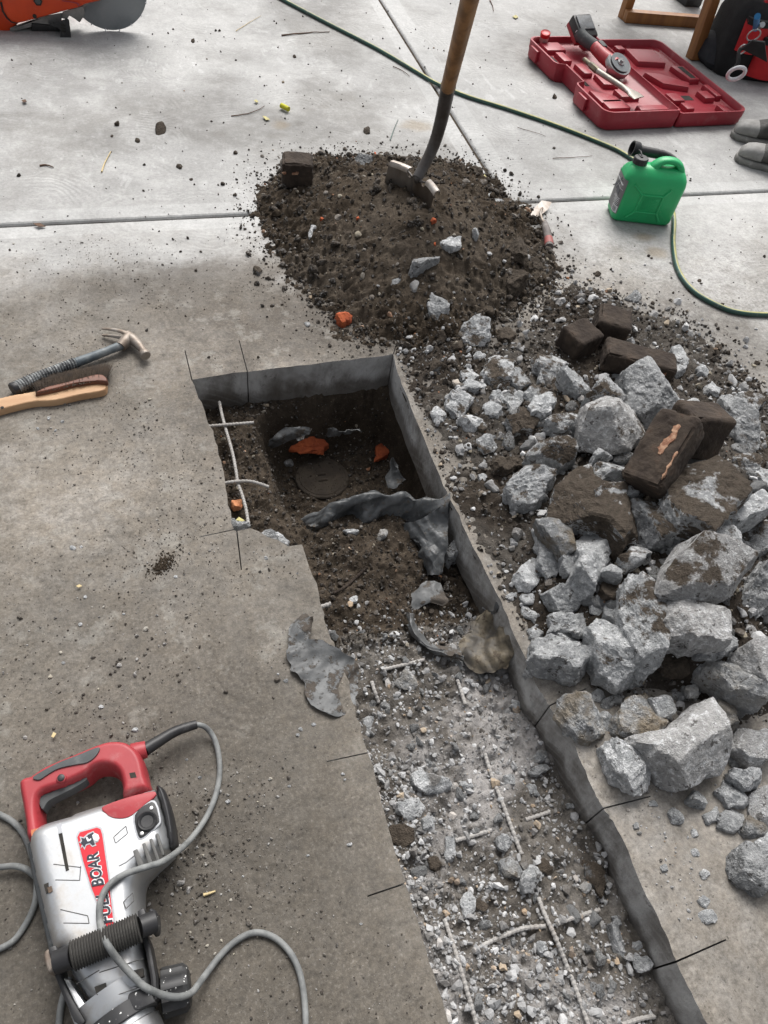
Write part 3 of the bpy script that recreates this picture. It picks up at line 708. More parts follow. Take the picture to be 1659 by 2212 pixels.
# ------------------------------------------------------------------ broken concrete right of the trench
CH = [
# frame, outline, label, extras
('Q3', '310,320 345,305 400,295 450,320 455,360 400,390 340,360', 'jagged white concrete lump lying alone at the foot of the soil heap', dict(dirt=.25, val=.75)),
('Q3', '390,430 410,410 440,410 440,440 400,450', 'small pale concrete cube just below the jagged white lump at the heap', dict(dirt=.05, val=.7)),
('Q3', '415,480 500,420 560,450 560,510 530,570 470,550', 'round pale grey concrete lump with a muddy lower side', dict(dirt=.35, val=.65)),
('Q3', '330,520 360,488 410,520 380,540 340,540', 'little pale concrete wedge left of the round lump with a muddy lower side', dict(dirt=.1, val=.65)),
('Q3', '320,555 380,535 450,535 450,585 390,595 340,575', 'flat pale concrete flake with a straight top edge beside the little wedge', dict(dirt=.1, val=.65)),
('Q3', '270,640 320,570 385,600 380,640 310,700 285,670', 'knobbly pale grey concrete piece nearest the back of the trench wall', dict(dirt=.15, val=.65)),
('Q3', '318,700 430,680 440,710 390,760 350,755', 'triangular white concrete piece beside a brown pebble near the trench wall', dict(dirt=.15, val=.72)),
('Q3', '640,440 710,400 795,465 770,500 720,570 660,560 650,480', 'tall crumbling white concrete lump left of the three stacked bricks', dict(dirt=.4, val=.7)),
('Q3', '750,520 850,510 900,570 840,595 790,560', 'pale concrete flake crumbling on top below the stacked bricks', dict(dirt=.4, val=.68, lift=.03)),
('Q3', '540,530 580,490 635,555 590,580', 'small mud-topped concrete piece between the round lump and the crumbling lump', dict(dirt=.5, val=.6)),
('Q3', '600,600 660,550 720,575 700,620 640,650', 'grey concrete block half hidden under its pale buff neighbour', dict(dirt=.3)),
('Q3', '625,650 720,575 740,640 700,690 640,680', 'pale buff concrete block with a flat sunlit top', dict(dirt=.2, val=.72, lift=.02)),
('Q3', '520,620 580,590 590,640 540,680', 'grey concrete piece left of the pale buff block', dict(dirt=.15)),
('Q3', '430,650 480,630 520,680 490,700 440,680', 'pale concrete piece with a pointed right end among the small upper pieces', dict(dirt=.1, val=.62)),
('Q3', '465,600 490,580 520,610 510,640 470,640', 'small chalky concrete piece above the piece with a pointed end', dict(dirt=.1, val=.65)),
('Q3', '530,705 620,650 690,720 640,765 560,765', 'mud-covered concrete slab with white broken edges at the upper left of the pile', dict(dirt=.68, val=.65)),
('Q3', '705,710 780,665 835,690 830,740 760,750', 'crumbly white concrete lump sitting against the upright sawn slab', dict(dirt=.4, val=.66, lift=.02)),
('Q3', '715,760 830,730 835,775 760,795', 'thin grey concrete flake under the crumbly white lump', dict(dirt=.3)),
('Q3', '870,600 960,545 1010,560 1045,600 990,640 900,620', 'mud-streaked concrete flake lying on top of the upright sawn slab', dict(dirt=.5, val=.6, lift=.05)),
('Q3', '838,820 860,640 900,610 990,640 1060,690 1120,790 1060,840 900,850', 'upright sawn slab of concrete with a smooth grey face and soil on its shoulder', dict(dirt=.42, val=.62, mat='cut', rough=.4, t=.07, level=5)),
('Q3', '1035,510 1090,455 1150,480 1200,530 1300,640 1290,670 1170,710 1060,640 1040,560', 'big dark grey pear-shaped slab of broken concrete below the stacked bricks', dict(dirt=.0, val=.42, t=.05, lift=.05, tilt=.15)),
('Q3', '1380,570 1430,525 1470,570 1440,610 1390,600', 'white concrete lump at the upper right rim of the pile', dict(dirt=.2, val=.66)),
('Q3', '1310,620 1350,610 1375,650 1350,680 1320,660', 'small white concrete lump right of the pear-shaped slab', dict(dirt=.3, val=.7)),
('Q3', '1450,620 1480,590 1530,630 1625,780 1620,820 1560,840 1500,760', 'long dark slab of concrete leaning upright at the right rim of the pile', dict(dirt=.05, val=.4, t=.05)),
('Q3', '1510,600 1590,580 1640,640 1600,700 1540,660', 'pale rounded concrete lump behind the long leaning slab', dict(dirt=.35, val=.62)),
('Q3', '1350,490 1380,465 1405,490 1390,520 1360,515', 'pitted white concrete lump alone between the bricks and the damp concrete', dict(dirt=.1, val=.68)),
('Q3', '1230,420 1280,410 1310,460 1290,530 1255,530', 'pale concrete slab standing behind the long top brick', dict(dirt=.1, val=.62)),
('Q3', '205,680 230,650 265,690 255,720 220,715', 'white concrete piece alone on the slab beside the trench wall', dict(dirt=.05, val=.72)),
('Q3', '405,800 430,780 500,820 460,860 410,830', 'white and muddy concrete lump left of the mud-covered pieces', dict(dirt=.4, val=.7)),
('Q3', '405,960 430,935 445,960 430,975', 'small white stone alone on dark soil beside the trench wall', dict(dirt=.1, val=.7)),
('Q3', '465,900 550,840 620,880 530,945 480,940', 'brown mud-coated lump beneath the white and muddy concrete', dict(dirt=1.0, val=.35)),
('Q3', '990,540 1020,510 1045,530 1040,560 1000,560', 'small pale piece wedged against the pear-shaped slab', dict(dirt=.1)),
('Q3', '1590,930 1640,900 1700,950 1659,1010 1600,1000', 'pale concrete lump at the frame edge beyond the mud-covered slab', dict(dirt=.15, val=.6)),
('Q3', '1510,870 1560,840 1640,860 1620,920 1570,960 1520,940', 'pale concrete lump with a brown patch behind the mud-covered slab', dict(dirt=.5, val=.6)),
('Q3', '1045,180 1080,155 1115,175 1090,200', 'dark grey stone on the concrete behind the stacked bricks', dict(dirt=.2, val=.35)),
('Q3', '560,600 600,580 620,620 580,650', 'little grey piece touching the grey block half hidden by the buff one', dict(dirt=.2)),
('A', '50,60 140,20 300,0 370,40 365,110 300,150 170,125', 'boat-shaped pale concrete flake with soil lying on its top', dict(dirt=.42, val=.62, lift=.04, t=.035)),
('A', '90,130 180,118 300,150 325,225 220,240 130,225', 'brownish grey concrete flake beneath the boat-shaped flake', dict(dirt=.5, val=.45)),
('Q3', '525,1010 560,960 620,920 735,950 720,1000 650,1085 580,1080 530,1030', 'big pale concrete lump below the brownish flake, its top flecked with mud', dict(dirt=.32, val=.62, t=.055)),
('A', '490,100 630,28 630,110 545,150 490,150', 'white concrete wedge pointing up left of the leaning muddy brick', dict(dirt=.05, val=.66, lift=.03)),
('A', '470,280 500,190 560,150 640,110 770,130 750,260 640,290 560,290 480,320', 'pale concrete lump half covered in soil beside the leaning brick', dict(dirt=.48, val=.62, lift=.02)),
('A', '490,390 530,320 650,285 840,345 780,390 620,425 510,405', 'lens-shaped white concrete flake at the foot of the leaning brick', dict(dirt=.38, val=.68, lift=.03, t=.03)),
('A', '970,350 1080,215 1190,110 1250,120 1400,190 1550,290 1520,380 1430,480 1330,570 1270,660 1120,715 1060,620 1010,520 970,380', 'largest mud-covered concrete slab, in front of the leaning bricks', dict(dirt=.66, val=.5, t=.065, lift=.05, level=5)),
('A', '735,430 790,410 920,460 1010,560 1085,670 1000,710 880,690 800,590', 'dark grey concrete slab dipping under the largest mud-covered slab', dict(dirt=.42, val=.42, t=.045)),
('A', '1330,560 1450,440 1560,385 1659,340 1720,440 1600,520 1500,550 1440,590', 'smooth pale concrete flake at the frame edge resting on its neighbours', dict(dirt=.0, val=.72, t=.03, lift=.05, rough=.6)),
('A', '1275,640 1320,580 1480,590 1505,640 1500,710 1400,770 1310,755 1275,690', 'ragged white concrete lump perched between mud-covered slab and sawn block', dict(dirt=.1, val=.68, lift=.07)),
('A', '1560,560 1659,480 1720,600 1659,740 1570,800 1520,700', 'dark wet-looking concrete lump at the right frame edge behind the ragged lump', dict(dirt=.3, val=.25)),
('A', '920,1000 1000,800 1060,720 1110,690 1220,740 1400,770 1550,800 1540,850 1400,1030 1210,1090 1100,1075 960,1050', 'large block with one smooth sawn dark grey face in the middle of the pile', dict(dirt=.36, val=.48, mat='cut', rough=.35, t=.085, level=5, taper=.3)),
('A', '1470,1150 1520,950 1590,840 1659,770 1740,760 1740,1120 1580,1180', 'big rough concrete lump cut by the right frame edge, beside the sawn dark block', dict(dirt=.05, val=.55, t=.07)),
('A', '105,540 330,550 405,640 400,720 310,755 240,700 160,600', 'brown wedge-shaped lump resting on a long pale piece', dict(dirt=.1, brn=1.0, val=.28, lift=.045, rough=.5)),
('A', '80,590 130,570 250,730 300,890 190,915 150,890 100,700', 'long pale concrete piece under the brown wedge-shaped lump', dict(dirt=.05, val=.6)),
('A', '270,790 390,725 405,780 345,885 290,860', 'small pale piece between two long pale concrete pieces', dict(dirt=.0, val=.64, lift=.02)),
('A', '340,990 350,890 430,640 470,620 545,670 575,830 530,900 495,1020 380,1020', 'tall pale concrete piece right of the brown wedge-shaped lump', dict(dirt=.05, val=.6, t=.05)),
('A', '540,850 640,850 690,880 695,930 640,915 560,870', 'thin pale flake bridging right of the tall pale piece', dict(dirt=.05, val=.58, lift=.05, t=.012)),
('Q5', '557,285 590,250 650,210 685,260 660,310 625,345 595,345', 'bright white concrete lump nearest the middle of the trench wall', dict(dirt=.0, val=.8)),
('A', '665,780 780,700 860,720 885,760 820,820 725,875', 'concrete lump with white front and soil cap in the middle of the pile', dict(dirt=.5, val=.64, lift=.02)),
('A', '210,540 240,340 320,270 420,170 500,330 740,430 820,620 640,760 540,620 380,560', 'broad concrete slab caked with soil, one pale crumbling edge showing', dict(dirt=.72, val=.66, t=.045, lift=.005, level=5, tilt=.12)),
('A', '130,1000 260,955 330,1030 415,1120 415,1160 300,1180 210,1100', 'arched pale grey concrete piece below the long pale pieces', dict(dirt=.0, val=.5)),
('A', '180,1150 270,1150 310,1190 440,1160 560,1160 430,1310 360,1310 270,1270 190,1290', 'wide grey concrete piece under the arched piece', dict(dirt=.0, val=.48)),
('A', '470,1100 520,1030 570,1090 560,1160 480,1150', 'small grey concrete piece standing above the wide grey piece', dict(dirt=.0, val=.48)),
('A', '570,1080 680,1090 700,1220 640,1230 570,1170', 'grey concrete piece against the tall crowned slab', dict(dirt=.1, val=.5)),
('A', '530,1010 590,930 690,950 690,1070 620,1090 540,1060', 'round brown clod of earth between pale concrete pieces', dict(dirt=.9, brn=1, val=.1, catg='soil clod', name='soil_clod', group=None)),
('Q5', '1030,390 1050,300 1090,310 1170,360 1205,400 1225,560 1170,680 1110,640 1050,510', 'tall flat slab with soil patch low on its face, in the middle of the pile', dict(dirt=.3, val=.58, t=.045, tilt=.12, lift=.03)),
('Q5', '1205,420 1230,360 1350,420 1440,455 1520,500 1515,540 1440,590 1355,570 1250,550 1215,520', 'long pale slab with a smooth sawn patch right of the tall flat slab', dict(dirt=.12, val=.62, mat='cut', rough=.6, t=.05, lift=.03)),
('B', '1190,170 1310,20 1440,110 1440,160 1320,225 1200,210', 'grey concrete lump under the end of the long pale slab', dict(dirt=.1, val=.42)),
('Q5', '875,540 920,475 1000,470 1060,530 1050,600 1130,690 1160,760 1060,785 930,700 890,620', 'largest pale kidney-shaped concrete lump, left of the dark gap', dict(dirt=.12, val=.62, t=.055, lift=.015)),
('Q5', '630,650 650,550 720,545 880,620 920,670 910,720 830,730 680,690', 'long angular grey concrete block lying beside the trench edge', dict(dirt=.0, val=.47, t=.05)),
('Q5', '710,535 740,520 850,545 860,580 820,595', 'thin pale flake on top of the long angular block', dict(dirt=.0, val=.7)),
('Q5', '720,850 770,815 830,780 920,880 970,950 960,1015 830,970 770,910', 'concrete piece with rusty brown stains beside the saw cut', dict(dirt=.0, brn=.85, val=.5, t=.035)),
('Q5', '930,870 970,850 1000,900 990,945 940,920', 'small pale piece between two brown-stained pieces', dict(dirt=.0, val=.55)),
('Q5', '990,870 1060,810 1130,775 1210,900 1210,940 1170,985 1080,970 1000,930', 'concrete lump half white and half rusty brown', dict(dirt=.0, brn=.95, val=.55, lift=.03)),
('Q5', '1150,810 1200,780 1280,830 1250,880 1190,880', 'small jagged white piece lying on the big sawn-faced block', dict(dirt=.0, val=.65, lift=.05)),
('Q5', '1235,760 1310,745 1370,775 1330,810 1260,800', 'pale rubble piece above the jagged white piece', dict(dirt=.15, val=.6)),
('Q5', '1305,755 1340,745 1370,770 1350,805 1315,800', 'buff cube-like stone on the pale rubble piece', dict(dirt=.0, brn=.4, val=.65, lift=.03)),
('R', '1060,150 1200,130 1300,40 1370,0 1420,70 1480,200 1470,300 1370,330 1290,365 1230,345 1130,250', 'biggest clean concrete block with white top and flat sawn grey end', dict(dirt=.0, val=.66, mat='cut', rough=.45, t=.085, level=5, taper=.3, tilt=.2)),
('R', '935,200 970,165 1090,200 1130,260 1170,350 1080,400 1010,340 950,270', 'rounded white concrete lump alone between trench edge and biggest block', dict(dirt=.0, val=.7, t=.045)),
('Q5', '1410,900 1440,790 1520,830 1535,910 1470,940', 'brown-faced rounded concrete lump above the right end of the biggest block', dict(dirt=.0, brn=.7, val=.4, lift=.04)),
('Q5', '1335,640 1400,630 1540,700 1630,830 1600,855 1480,790 1370,700', 'long grey slab with rusty brown underside pointing down right', dict(dirt=.1, brn=.35, val=.48, lift=.02, t=.04)),
('Q5', '1490,630 1570,580 1659,600 1720,640 1720,800 1659,820 1580,730', 'sawn slab with pale rim at the right frame edge above the pile of small lumps', dict(dirt=.08, val=.5, mat='cut', rough=.4, t=.06)),
('R', '1480,160 1520,110 1659,150 1740,200 1659,270 1580,280 1500,210', 'dusty flat block with a square corner at the right edge, beside the biggest block', dict(dirt=.0, val=.55, mat='cut', rough=.35, t=.045)),
('R', '1285,380 1390,360 1405,440 1380,460 1310,430', 'grey concrete piece in front of the biggest block', dict(dirt=.0, val=.48)),
('R', '1430,380 1490,310 1590,400 1560,450 1490,455', 'grey angular lump below the pale piece with a flat top', dict(dirt=.0, val=.5)),
('R', '1500,280 1620,280 1635,360 1560,365 1510,320', 'pale piece with a flat top right of the biggest block', dict(dirt=.0, val=.6, lift=.03)),
('R', '1440,480 1490,450 1560,480 1540,530 1470,575 1445,530', 'dark blue-grey pointed lump at the lower right of the pile', dict(dirt=.0, val=.36)),
('R', '1380,480 1440,430 1440,500 1400,525', 'grey wedge left of the dark pointed lump', dict(dirt=.0, val=.46)),
('R', '1575,410 1659,350 1740,450 1659,530 1600,500', 'dusty smooth block at the frame edge below the pale flat-topped piece', dict(dirt=.0, val=.5, mat='cut', rough=.4)),
('R', '1610,600 1659,560 1740,640 1660,690 1615,650', 'white lump at the frame edge above the blue-grey block', dict(dirt=.0, val=.66)),
('R', '1470,650 1560,605 1659,690 1720,750 1620,828 1520,745', 'large blue-grey concrete block set apart at the lower right edge', dict(dirt=.0, val=.27, t=.045)),
('R', '1475,220 1500,195 1570,240 1560,270 1500,265', 'small dark lump touching the right end of the biggest block', dict(dirt=.0, val=.38)),
('R', '1560,500 1600,470 1659,540 1600,590 1545,550', 'brown muddy piece tucked under the dusty smooth block', dict(dirt=.2, brn=.8, val=.3)),
('R', '1520,540 1560,530 1590,560 1560,580', 'little grey lump between the dark pointed lump and brown piece', dict(dirt=.1, val=.45)),
('R', '1355,910 1400,880 1445,910 1430,945 1380,945', 'disc-like pale fragment lowest of the fragments trailing down the dusty slab', dict(dirt=.05, val=.6)),
('R', '1350,850 1380,825 1410,850 1400,880 1365,875', 'pale fragment just above the disc-like one', dict(dirt=.05, val=.58)),
('R', '1360,735 1385,705 1410,740 1385,760', 'pale fragment alone left of the blue-grey block', dict(dirt=.05, val=.58)),
('R', '1225,470 1250,445 1310,480 1280,520 1240,510', 'grey fragment below the short saw cut', dict(dirt=.0, val=.5)),
('R', '1325,630 1355,620 1370,650 1340,660', 'small white fragment between saw cut and blue-grey block', dict(dirt=.0, val=.66)),
('R', '1320,550 1350,540 1365,565 1335,580', 'small grey fragment beneath the dark pointed lump', dict(dirt=.0, val=.56)),
('R', '1195,700 1225,690 1230,720 1205,728', 'tiny grey fragment alone in the middle of the dusty slab', dict(dirt=.0, val=.45)),
('R', '1170,325 1215,320 1220,345 1190,355', 'flat grey fragment below the biggest block', dict(dirt=.0, val=.55)),
('R', '1140,415 1180,418 1185,440 1150,440', 'pale fragment at the end of the short saw cut', dict(dirt=.0, val=.62)),
('R', '1075,520 1095,508 1105,540 1080,545', 'brownish fragment near the trench edge below the short saw cut', dict(dirt=.0, brn=.3, val=.5)),
('Q5', '590,360 640,360 650,395 600,395', 'grey fragment beside the torn end of the black liner', dict(dirt=.0, val=.55)),
('Q5', '595,415 625,400 665,440 650,475 600,450', 'pale angular fragment on the trench rim above the long angular block', dict(dirt=.0, val=.6)),
('Q5', '620,505 660,490 690,520 670,555 625,545', 'rough grey lump left of the thin pale flake', dict(dirt=.05, val=.5)),
('Q5', '520,355 575,352 570,375 530,385', 'small squared fragment on the corner of the trench rim', dict(dirt=.1, val=.5)),
('Q5', '895,790 925,765 970,790 945,820 910,815', 'pale knobbly fragment below the largest kidney-shaped lump', dict(dirt=.0, val=.6)),
('Q5', '940,830 985,795 1045,785 1020,830 950,860', 'grey flake leaning under the kidney-shaped lump', dict(dirt=.0, val=.46)),
('Q5', '1190,600 1240,590 1340,640 1310,700 1230,715 1180,660', 'dark brown earth lump in the gap between pale blocks', dict(dirt=.9, brn=1, val=.05, catg='soil clod', name='soil_clod', group=None)),
# on the soil heap
('M', '850,640 880,600 940,570 1010,558 1010,580 950,610 880,640', 'thin grey slate-like concrete slab sticking out of the front of the heap', dict(dirt=.15, val=.36, t=.012, lift=.01)),
('M', '955,800 970,755 1040,750 1060,840 1010,865 960,845', 'flat speckled grey concrete piece low on the front of the heap', dict(dirt=.3, val=.45, t=.018, lift=.008)),
('M', '765,715 780,690 825,670 830,680 800,705', 'narrow grey sliver below the slate-like slab on the heap', dict(dirt=.2, val=.45)),
('M', '580,95 600,50 660,45 675,70 660,115 610,120', 'dark grey stone at the back of the heap, left of the shovel blade', dict(dirt=.1, val=.15)),
('M', '540,120 560,95 600,115 600,145 560,140', 'black clod leaning on the dark grey stone behind the heap', dict(dirt=1, val=.1)),
('M', '1255,260 1265,240 1285,240 1275,290 1255,285', 'grey stone at the corner of the slab joint beside the heap', dict(dirt=.1, val=.5)),
('M', '1285,300 1300,258 1325,270 1325,315 1295,318', 'pale stone at the right foot of the heap above an orange chip', dict(dirt=.1, val=.55)),
('M', '1175,105 1225,110 1230,160 1180,165', 'round black clod on the concrete right of the shovel socket', dict(dirt=1, val=.1, catg='soil clod', name='soil_clod', group=None)),
('M', '1105,105 1140,100 1142,125 1110,130', 'small dark pebble beside the round black clod', dict(dirt=.8, val=.1)),
('M', '1345,660 1400,640 1455,670 1440,735 1370,740', 'big dark earth lump on the right flank of the heap', dict(dirt=1, val=.1, lift=.01, catg='soil clod', name='soil_clod', group=None)),
('M', '1365,520 1410,495 1450,530 1450,590 1390,590', 'upper dark earth lump on the right flank of the heap', dict(dirt=1, val=.1, lift=.01, catg='soil clod', name='soil_clod', group=None)),
('M', '1455,590 1520,590 1530,640 1480,650', 'brown lump at the right edge of the heap below the trowel', dict(dirt=.9, brn=1, val=.2)),
('M', '1345,800 1400,795 1405,835 1360,840', 'dark lump on the lower right foot of the heap', dict(dirt=1, val=.1)),
('M', '70,640 90,615 112,640 100,660 75,655', 'dark pebble alone on the slab left of the heap', dict(dirt=.7, val=.2)),
('M', '325,905 345,895 358,912 340,922', 'grey pebble on the slab below the left foot of the heap', dict(dirt=.2, val=.4)),
('M', '1300,940 1350,920 1395,960 1380,1000 1310,990', 'wet black lump between the jagged white lump and the bricks', dict(dirt=1, val=.1)),
('M', '1000,960 1030,940 1050,975 1030,1000 1005,985', 'dark lump left of the jagged white lump', dict(dirt=1, val=.1)),
('M', '1070,1000 1125,995 1130,1035 1080,1030', 'dark squarish lump directly below the jagged white lump', dict(dirt=1, val=.15)),
('Q3', '195,470 225,440 275,450 270,500 200,505', 'dark squarish earth lump at the back corner of the excavation', dict(dirt=.95, val=.2)),
('Q3', '365,655 400,640 420,665 395,685', 'round brown pebble above the triangular white piece', dict(dirt=.6, brn=1, val=.2)),
('Q3', '400,735 425,720 445,740 425,765', 'round brown pebble beside the triangular white piece', dict(dirt=.5, brn=1, val=.3, lift=.01)),
# in the trench
('R', '125,310 160,290 230,320 290,350 210,405 130,345', 'ribbed white concrete flake in the trench left of the long rebar', dict(dirt=.05, val=.7, t=.015)),
('R', '45,440 80,405 150,410 175,450 150,500 90,510', 'round grey lump in the trench below the ribbed flake', dict(dirt=.0, val=.55)),
('R', '25,540 90,515 150,540 140,600 80,625 40,600', 'dark muddy lump against the left edge of the trench', dict(dirt=1.0, val=.2)),
('R', '265,580 300,570 310,650 280,695 262,650', 'narrow grey piece at the end of the short rebar in the trench', dict(dirt=.05, val=.5)),
('R', '495,570 530,540 555,600 520,645 492,630', 'blue-grey piece right of the long rebar in the trench', dict(dirt=.0, val=.38)),
('R', '500,690 540,650 605,710 580,760 510,740', 'brownish angular piece at the lower end of the long rebar', dict(dirt=.15, brn=.6, val=.4)),
('R', '590,770 640,680 685,720 650,810 590,810', 'tall grey piece beside the brownish angular piece in the trench', dict(dirt=.05, val=.5)),
('R', '330,870 360,805 400,830 370,915 345,925', 'white piece leaning on a dark stone in the trench', dict(dirt=.0, val=.75)),
('R', '390,860 430,820 455,870 430,905 400,900', 'dark stone right of the white leaning piece in the trench', dict(dirt=.7, val=.3)),
('R', '635,245 660,195 700,200 705,235 660,255', 'pinkish smooth stone against the right wall of the trench', dict(dirt=.0, brn=.5, val=.55, rough=.4)),
('R', '620,290 700,255 720,275 660,315', 'grey slab under the pinkish stone in the trench', dict(dirt=.05, val=.42)),
('R', '510,310 560,300 575,340 530,365', 'pale piece in the trench between rebar and pinkish stone', dict(dirt=.0, val=.6)),
('R', '615,345 650,350 680,390 640,395', 'grey wedge in the trench below the slab under the pinkish stone', dict(dirt=.0, val=.5)),
('R', '330,340 380,330 395,360 350,375', 'pale flake in the trench right of the ribbed white flake', dict(dirt=.0, val=.58)),
('R', '160,480 210,470 215,530 170,540', 'grey piece touching the round grey lump in the trench', dict(dirt=.05, val=.5)),
('R', '785,430 825,430 825,450 790,455', 'small pale wedge beside the middle of the right trench wall', dict(dirt=.0, val=.58)),
('R', '845,790 880,755 905,800 870,820', 'brown-grey stone in the trench near the right wall', dict(dirt=.2, brn=.4, val=.5)),
('R', '965,960 1000,945 1030,1010 1060,1100 1030,1120 980,1040', 'long grey splinter along the foot of the right trench wall', dict(dirt=.05, val=.4)),
('R', '1065,1030 1100,1025 1130,1060 1100,1080', 'grey wedge beside the long splinter at the right trench wall', dict(dirt=.0, val=.5)),
('R', '1070,1090 1140,1090 1155,1150 1100,1160', 'squared grey piece at the foot of the right trench wall', dict(dirt=.0, val=.45)),
('R', '985,920 1030,910 1035,960 1000,970', 'pale piece above the long splinter at the right trench wall', dict(dirt=.0, val=.56)),
('R', '660,1030 700,1020 710,1060 670,1080', 'white piece left of the lower crossing of the rebars', dict(dirt=.0, val=.62)),
('R', '650,690 690,665 740,700 720,740 660,730', 'muddy lump right of the tall grey piece in the trench', dict(dirt=.8, val=.3)),
('R', '850,680 910,670 960,760 940,830 880,760', 'mud-coloured block slumped against the right trench wall', dict(dirt=.85, val=.3)),
('R', '190,670 235,655 245,720 205,735', 'brown earth lump left of the narrow grey piece in the trench', dict(dirt=.9, val=.2)),
('Q5', '50,745 75,700 100,670 140,720 120,785', 'grey angular piece with a brown corner below the first rebar in the trench', dict(dirt=.05, brn=.5, val=.55)),
('Q5', '540,840 560,805 600,830 580,858', 'bright white stone alone beside the dark right wall of the trench', dict(dirt=.0, val=.85)),
('Q5', '260,190 310,130 335,175 290,225', 'pale piece standing on edge between black liner and trench wall', dict(dirt=.0, val=.55, t=.03)),
('Q4', '1550,900 1580,880 1625,890 1610,930 1570,935', 'grey stone in the trench close to the left edge below the black flap', dict(dirt=.05, val=.5)),
('P', '465,605 520,600 525,625 490,625', 'buff stone on the floor of the pit left of the round cover', dict(dirt=.0, brn=.6, val=.6)),
('T', '500,750 560,745 550,790 510,800', 'small white lump on the mound in the middle of the trench', dict(dirt=.0, val=.75)),
('T', '680,390 700,320 745,315 750,350 700,390', 'pale greenish shard standing below the black plastic fold', dict(dirt=.15, brn=.4, val=.5)),
('T', '455,330 480,315 560,325 545,345 490,345', 'white flake tucked under the black plastic fold', dict(dirt=.05, val=.62)),
]
for fr, sp, lab, kw in CH:
    if kw.get('name') == 'soil_clod': kw = dict(kw, mat='mudrock')
    chunk(sp, lab, fr, **kw)

# small fragments: pieces lying on the left slab, one by one
LONE = [('Q4', 315, 155, 11, 'white jagged fragment on the left slab beside a smaller one'), ('Q4', 352, 150, 6, 'smaller white fragment right of the jagged one on the left slab'),
        ('Q4', 760, 278, 8, 'white triangular fragment below the dark dirt patch on the left slab'), ('Q4', 368, 366, 7, 'white fragment below the yellow stub on the left slab'),
        ('Q4', 347, 485, 10, 'white fragment far left on the slab, third below the hammer'), ('Q4', 535, 440, 5, 'tiny white fragment in the middle of the left slab'),
        ('Q4', 585, 942, 13, 'largest white fragment on the slab above the demolition hammer'), ('Q4', 437, 841, 9, 'oblong white fragment on the slab above the demolition hammer'),
        ('Q4', 275, 652, 7, 'pale fragment at far left in the middle of the slab'), ('Q4', 1237, 728, 9, 'grey fragment left of the black flap on the slab'),
        ('Q4', 1356, 917, 9, 'upper pale fragment of a cluster below the black flap'), ('Q4', 1300, 938, 8, 'middle pale fragment of the cluster below the black flap'),
        ('Q4', 1287, 962, 8, 'lower pale fragment of the cluster below the black flap'), ('Q4', 1202, 700, 5, 'tiny pale fragment at the lower tip of the black flap'),
        ('Q4', 1150, 198, 8, 'pale fragment on the slab beside the left saw cut'), ('Q4', 1285, 265, 5, 'pale chip on the slab edge opposite the black plastic'),
        ('D', 865, 318, 7, 'pale fragment inside the loop of the grey cable, lower one'), ('D', 807, 240, 6, 'pale fragment inside the loop of the grey cable, upper one'),
        ('D', 985, 420, 9, 'white fragment just right of the grey cable'), ('D', 1250, 355, 6, 'pale fragment on the slab between cable and trench'),
        ('D', 1512, 608, 10, 'grey fragment near the trench edge below the crack'), ('D', 1050, 745, 5, 'tiny white fragment in the middle of the lower slab'),
        ('D', 337, 425, 6, 'pale fragment inside the rear handle of the demolition hammer'), ('D', 1482, 303, 8, 'pale fragment by the trench edge under the crack'),
        ('D', 1490, 326, 6, 'grey fragment touching the pale one under the crack'), ('D', 1330, 655, 6, 'white chip in the lower middle of the slab'),
        ('D', 1560, 950, 6, 'white chip on the lower slab below the left saw cut'), ('Q2', 270, 715, 7, 'grey fragment in the little group below the brush'), ('Q2', 165, 745, 6, 'pale fragment at the left of the group below the brush'), ('Q2', 212, 700, 7, 'shiny grey fragment at the top of the group below the brush'),
        ('Q2', 240, 755, 6, 'lowest grey fragment of the group below the brush')]
for i, (fr, x, y, r, lab) in enumerate(LONE):
    g = random.Random(i * 7 + 3); n = 7
    sp = ' '.join('%.1f,%.1f' % (x + r * 1.35 * g.uniform(.7, 1.15) * math.cos(a), y + r * g.uniform(.7, 1.15) * math.sin(a)) for a in [k * 2 * math.pi / n for k in range(n)])
    chunk(sp, lab, fr, dirt=.0, val=.72 if 'white' in lab else .5, name='concrete_fragment', group='fragments lying on the left slab', level=3)

CLODS = [('Q0', 505, 533, 11, 'black clod, left one of two large clods behind the joint'), ('Q0', 690, 558, 22, 'largest black clod on the concrete behind the joint'), ('Q0', 595, 606, 10, 'black clod between the largest clod and the joint'),
         ('Q0', 484, 586, 6, 'small black clod under the left large clod'), ('Q0', 777, 717, 12, 'black clod on the concrete left of the brick by the heap'), ('Q0', 826, 774, 7, 'small dark clod midway between joint and brick'),
         ('Q0', 964, 792, 10, 'dark clod just left of the brick by the heap'), ('Q0', 1585, 563, 14, 'ragged dark clod behind the heap'), ('Q0', 835, 176, 8, 'dark bark chip far back on the concrete'),
         ('Q0', 1273, 243, 7, 'dark chip on the concrete near the hose'), ('Q0', 1020, 660, 8, 'dark clod on the concrete above the brick'), ('Q0', 1490, 642, 7, 'small clod on the concrete behind the dark grey stone'), ('Q2', 1113, 60, 18, 'grey-black stone on the slab at the left of the heap'),
         ('Q1', 740, 417, 9, 'dark stone beside the red tool case'), ('Q1', 405, 740, 26, 'big round dark clod on the joint right of the shovel'), ('Q3', 925, 75, 14, 'pointed dark clod on the pale concrete by the hose'), ('Q3', 1365, 105, 8, 'round brown pebble inside the hose curve'), ('Q3', 1323, 150, 9, 'dark pebble touching the inside of the green hose'), ('Q3', 1448, 393, 15, 'dark clod on the damp concrete right of the bricks'), ('Q3', 1614, 460, 12, 'round dark clod at the right frame edge above the pile'), ('R', 1540, 80, 9, 'small dark clod wedged near the square-cornered block')]
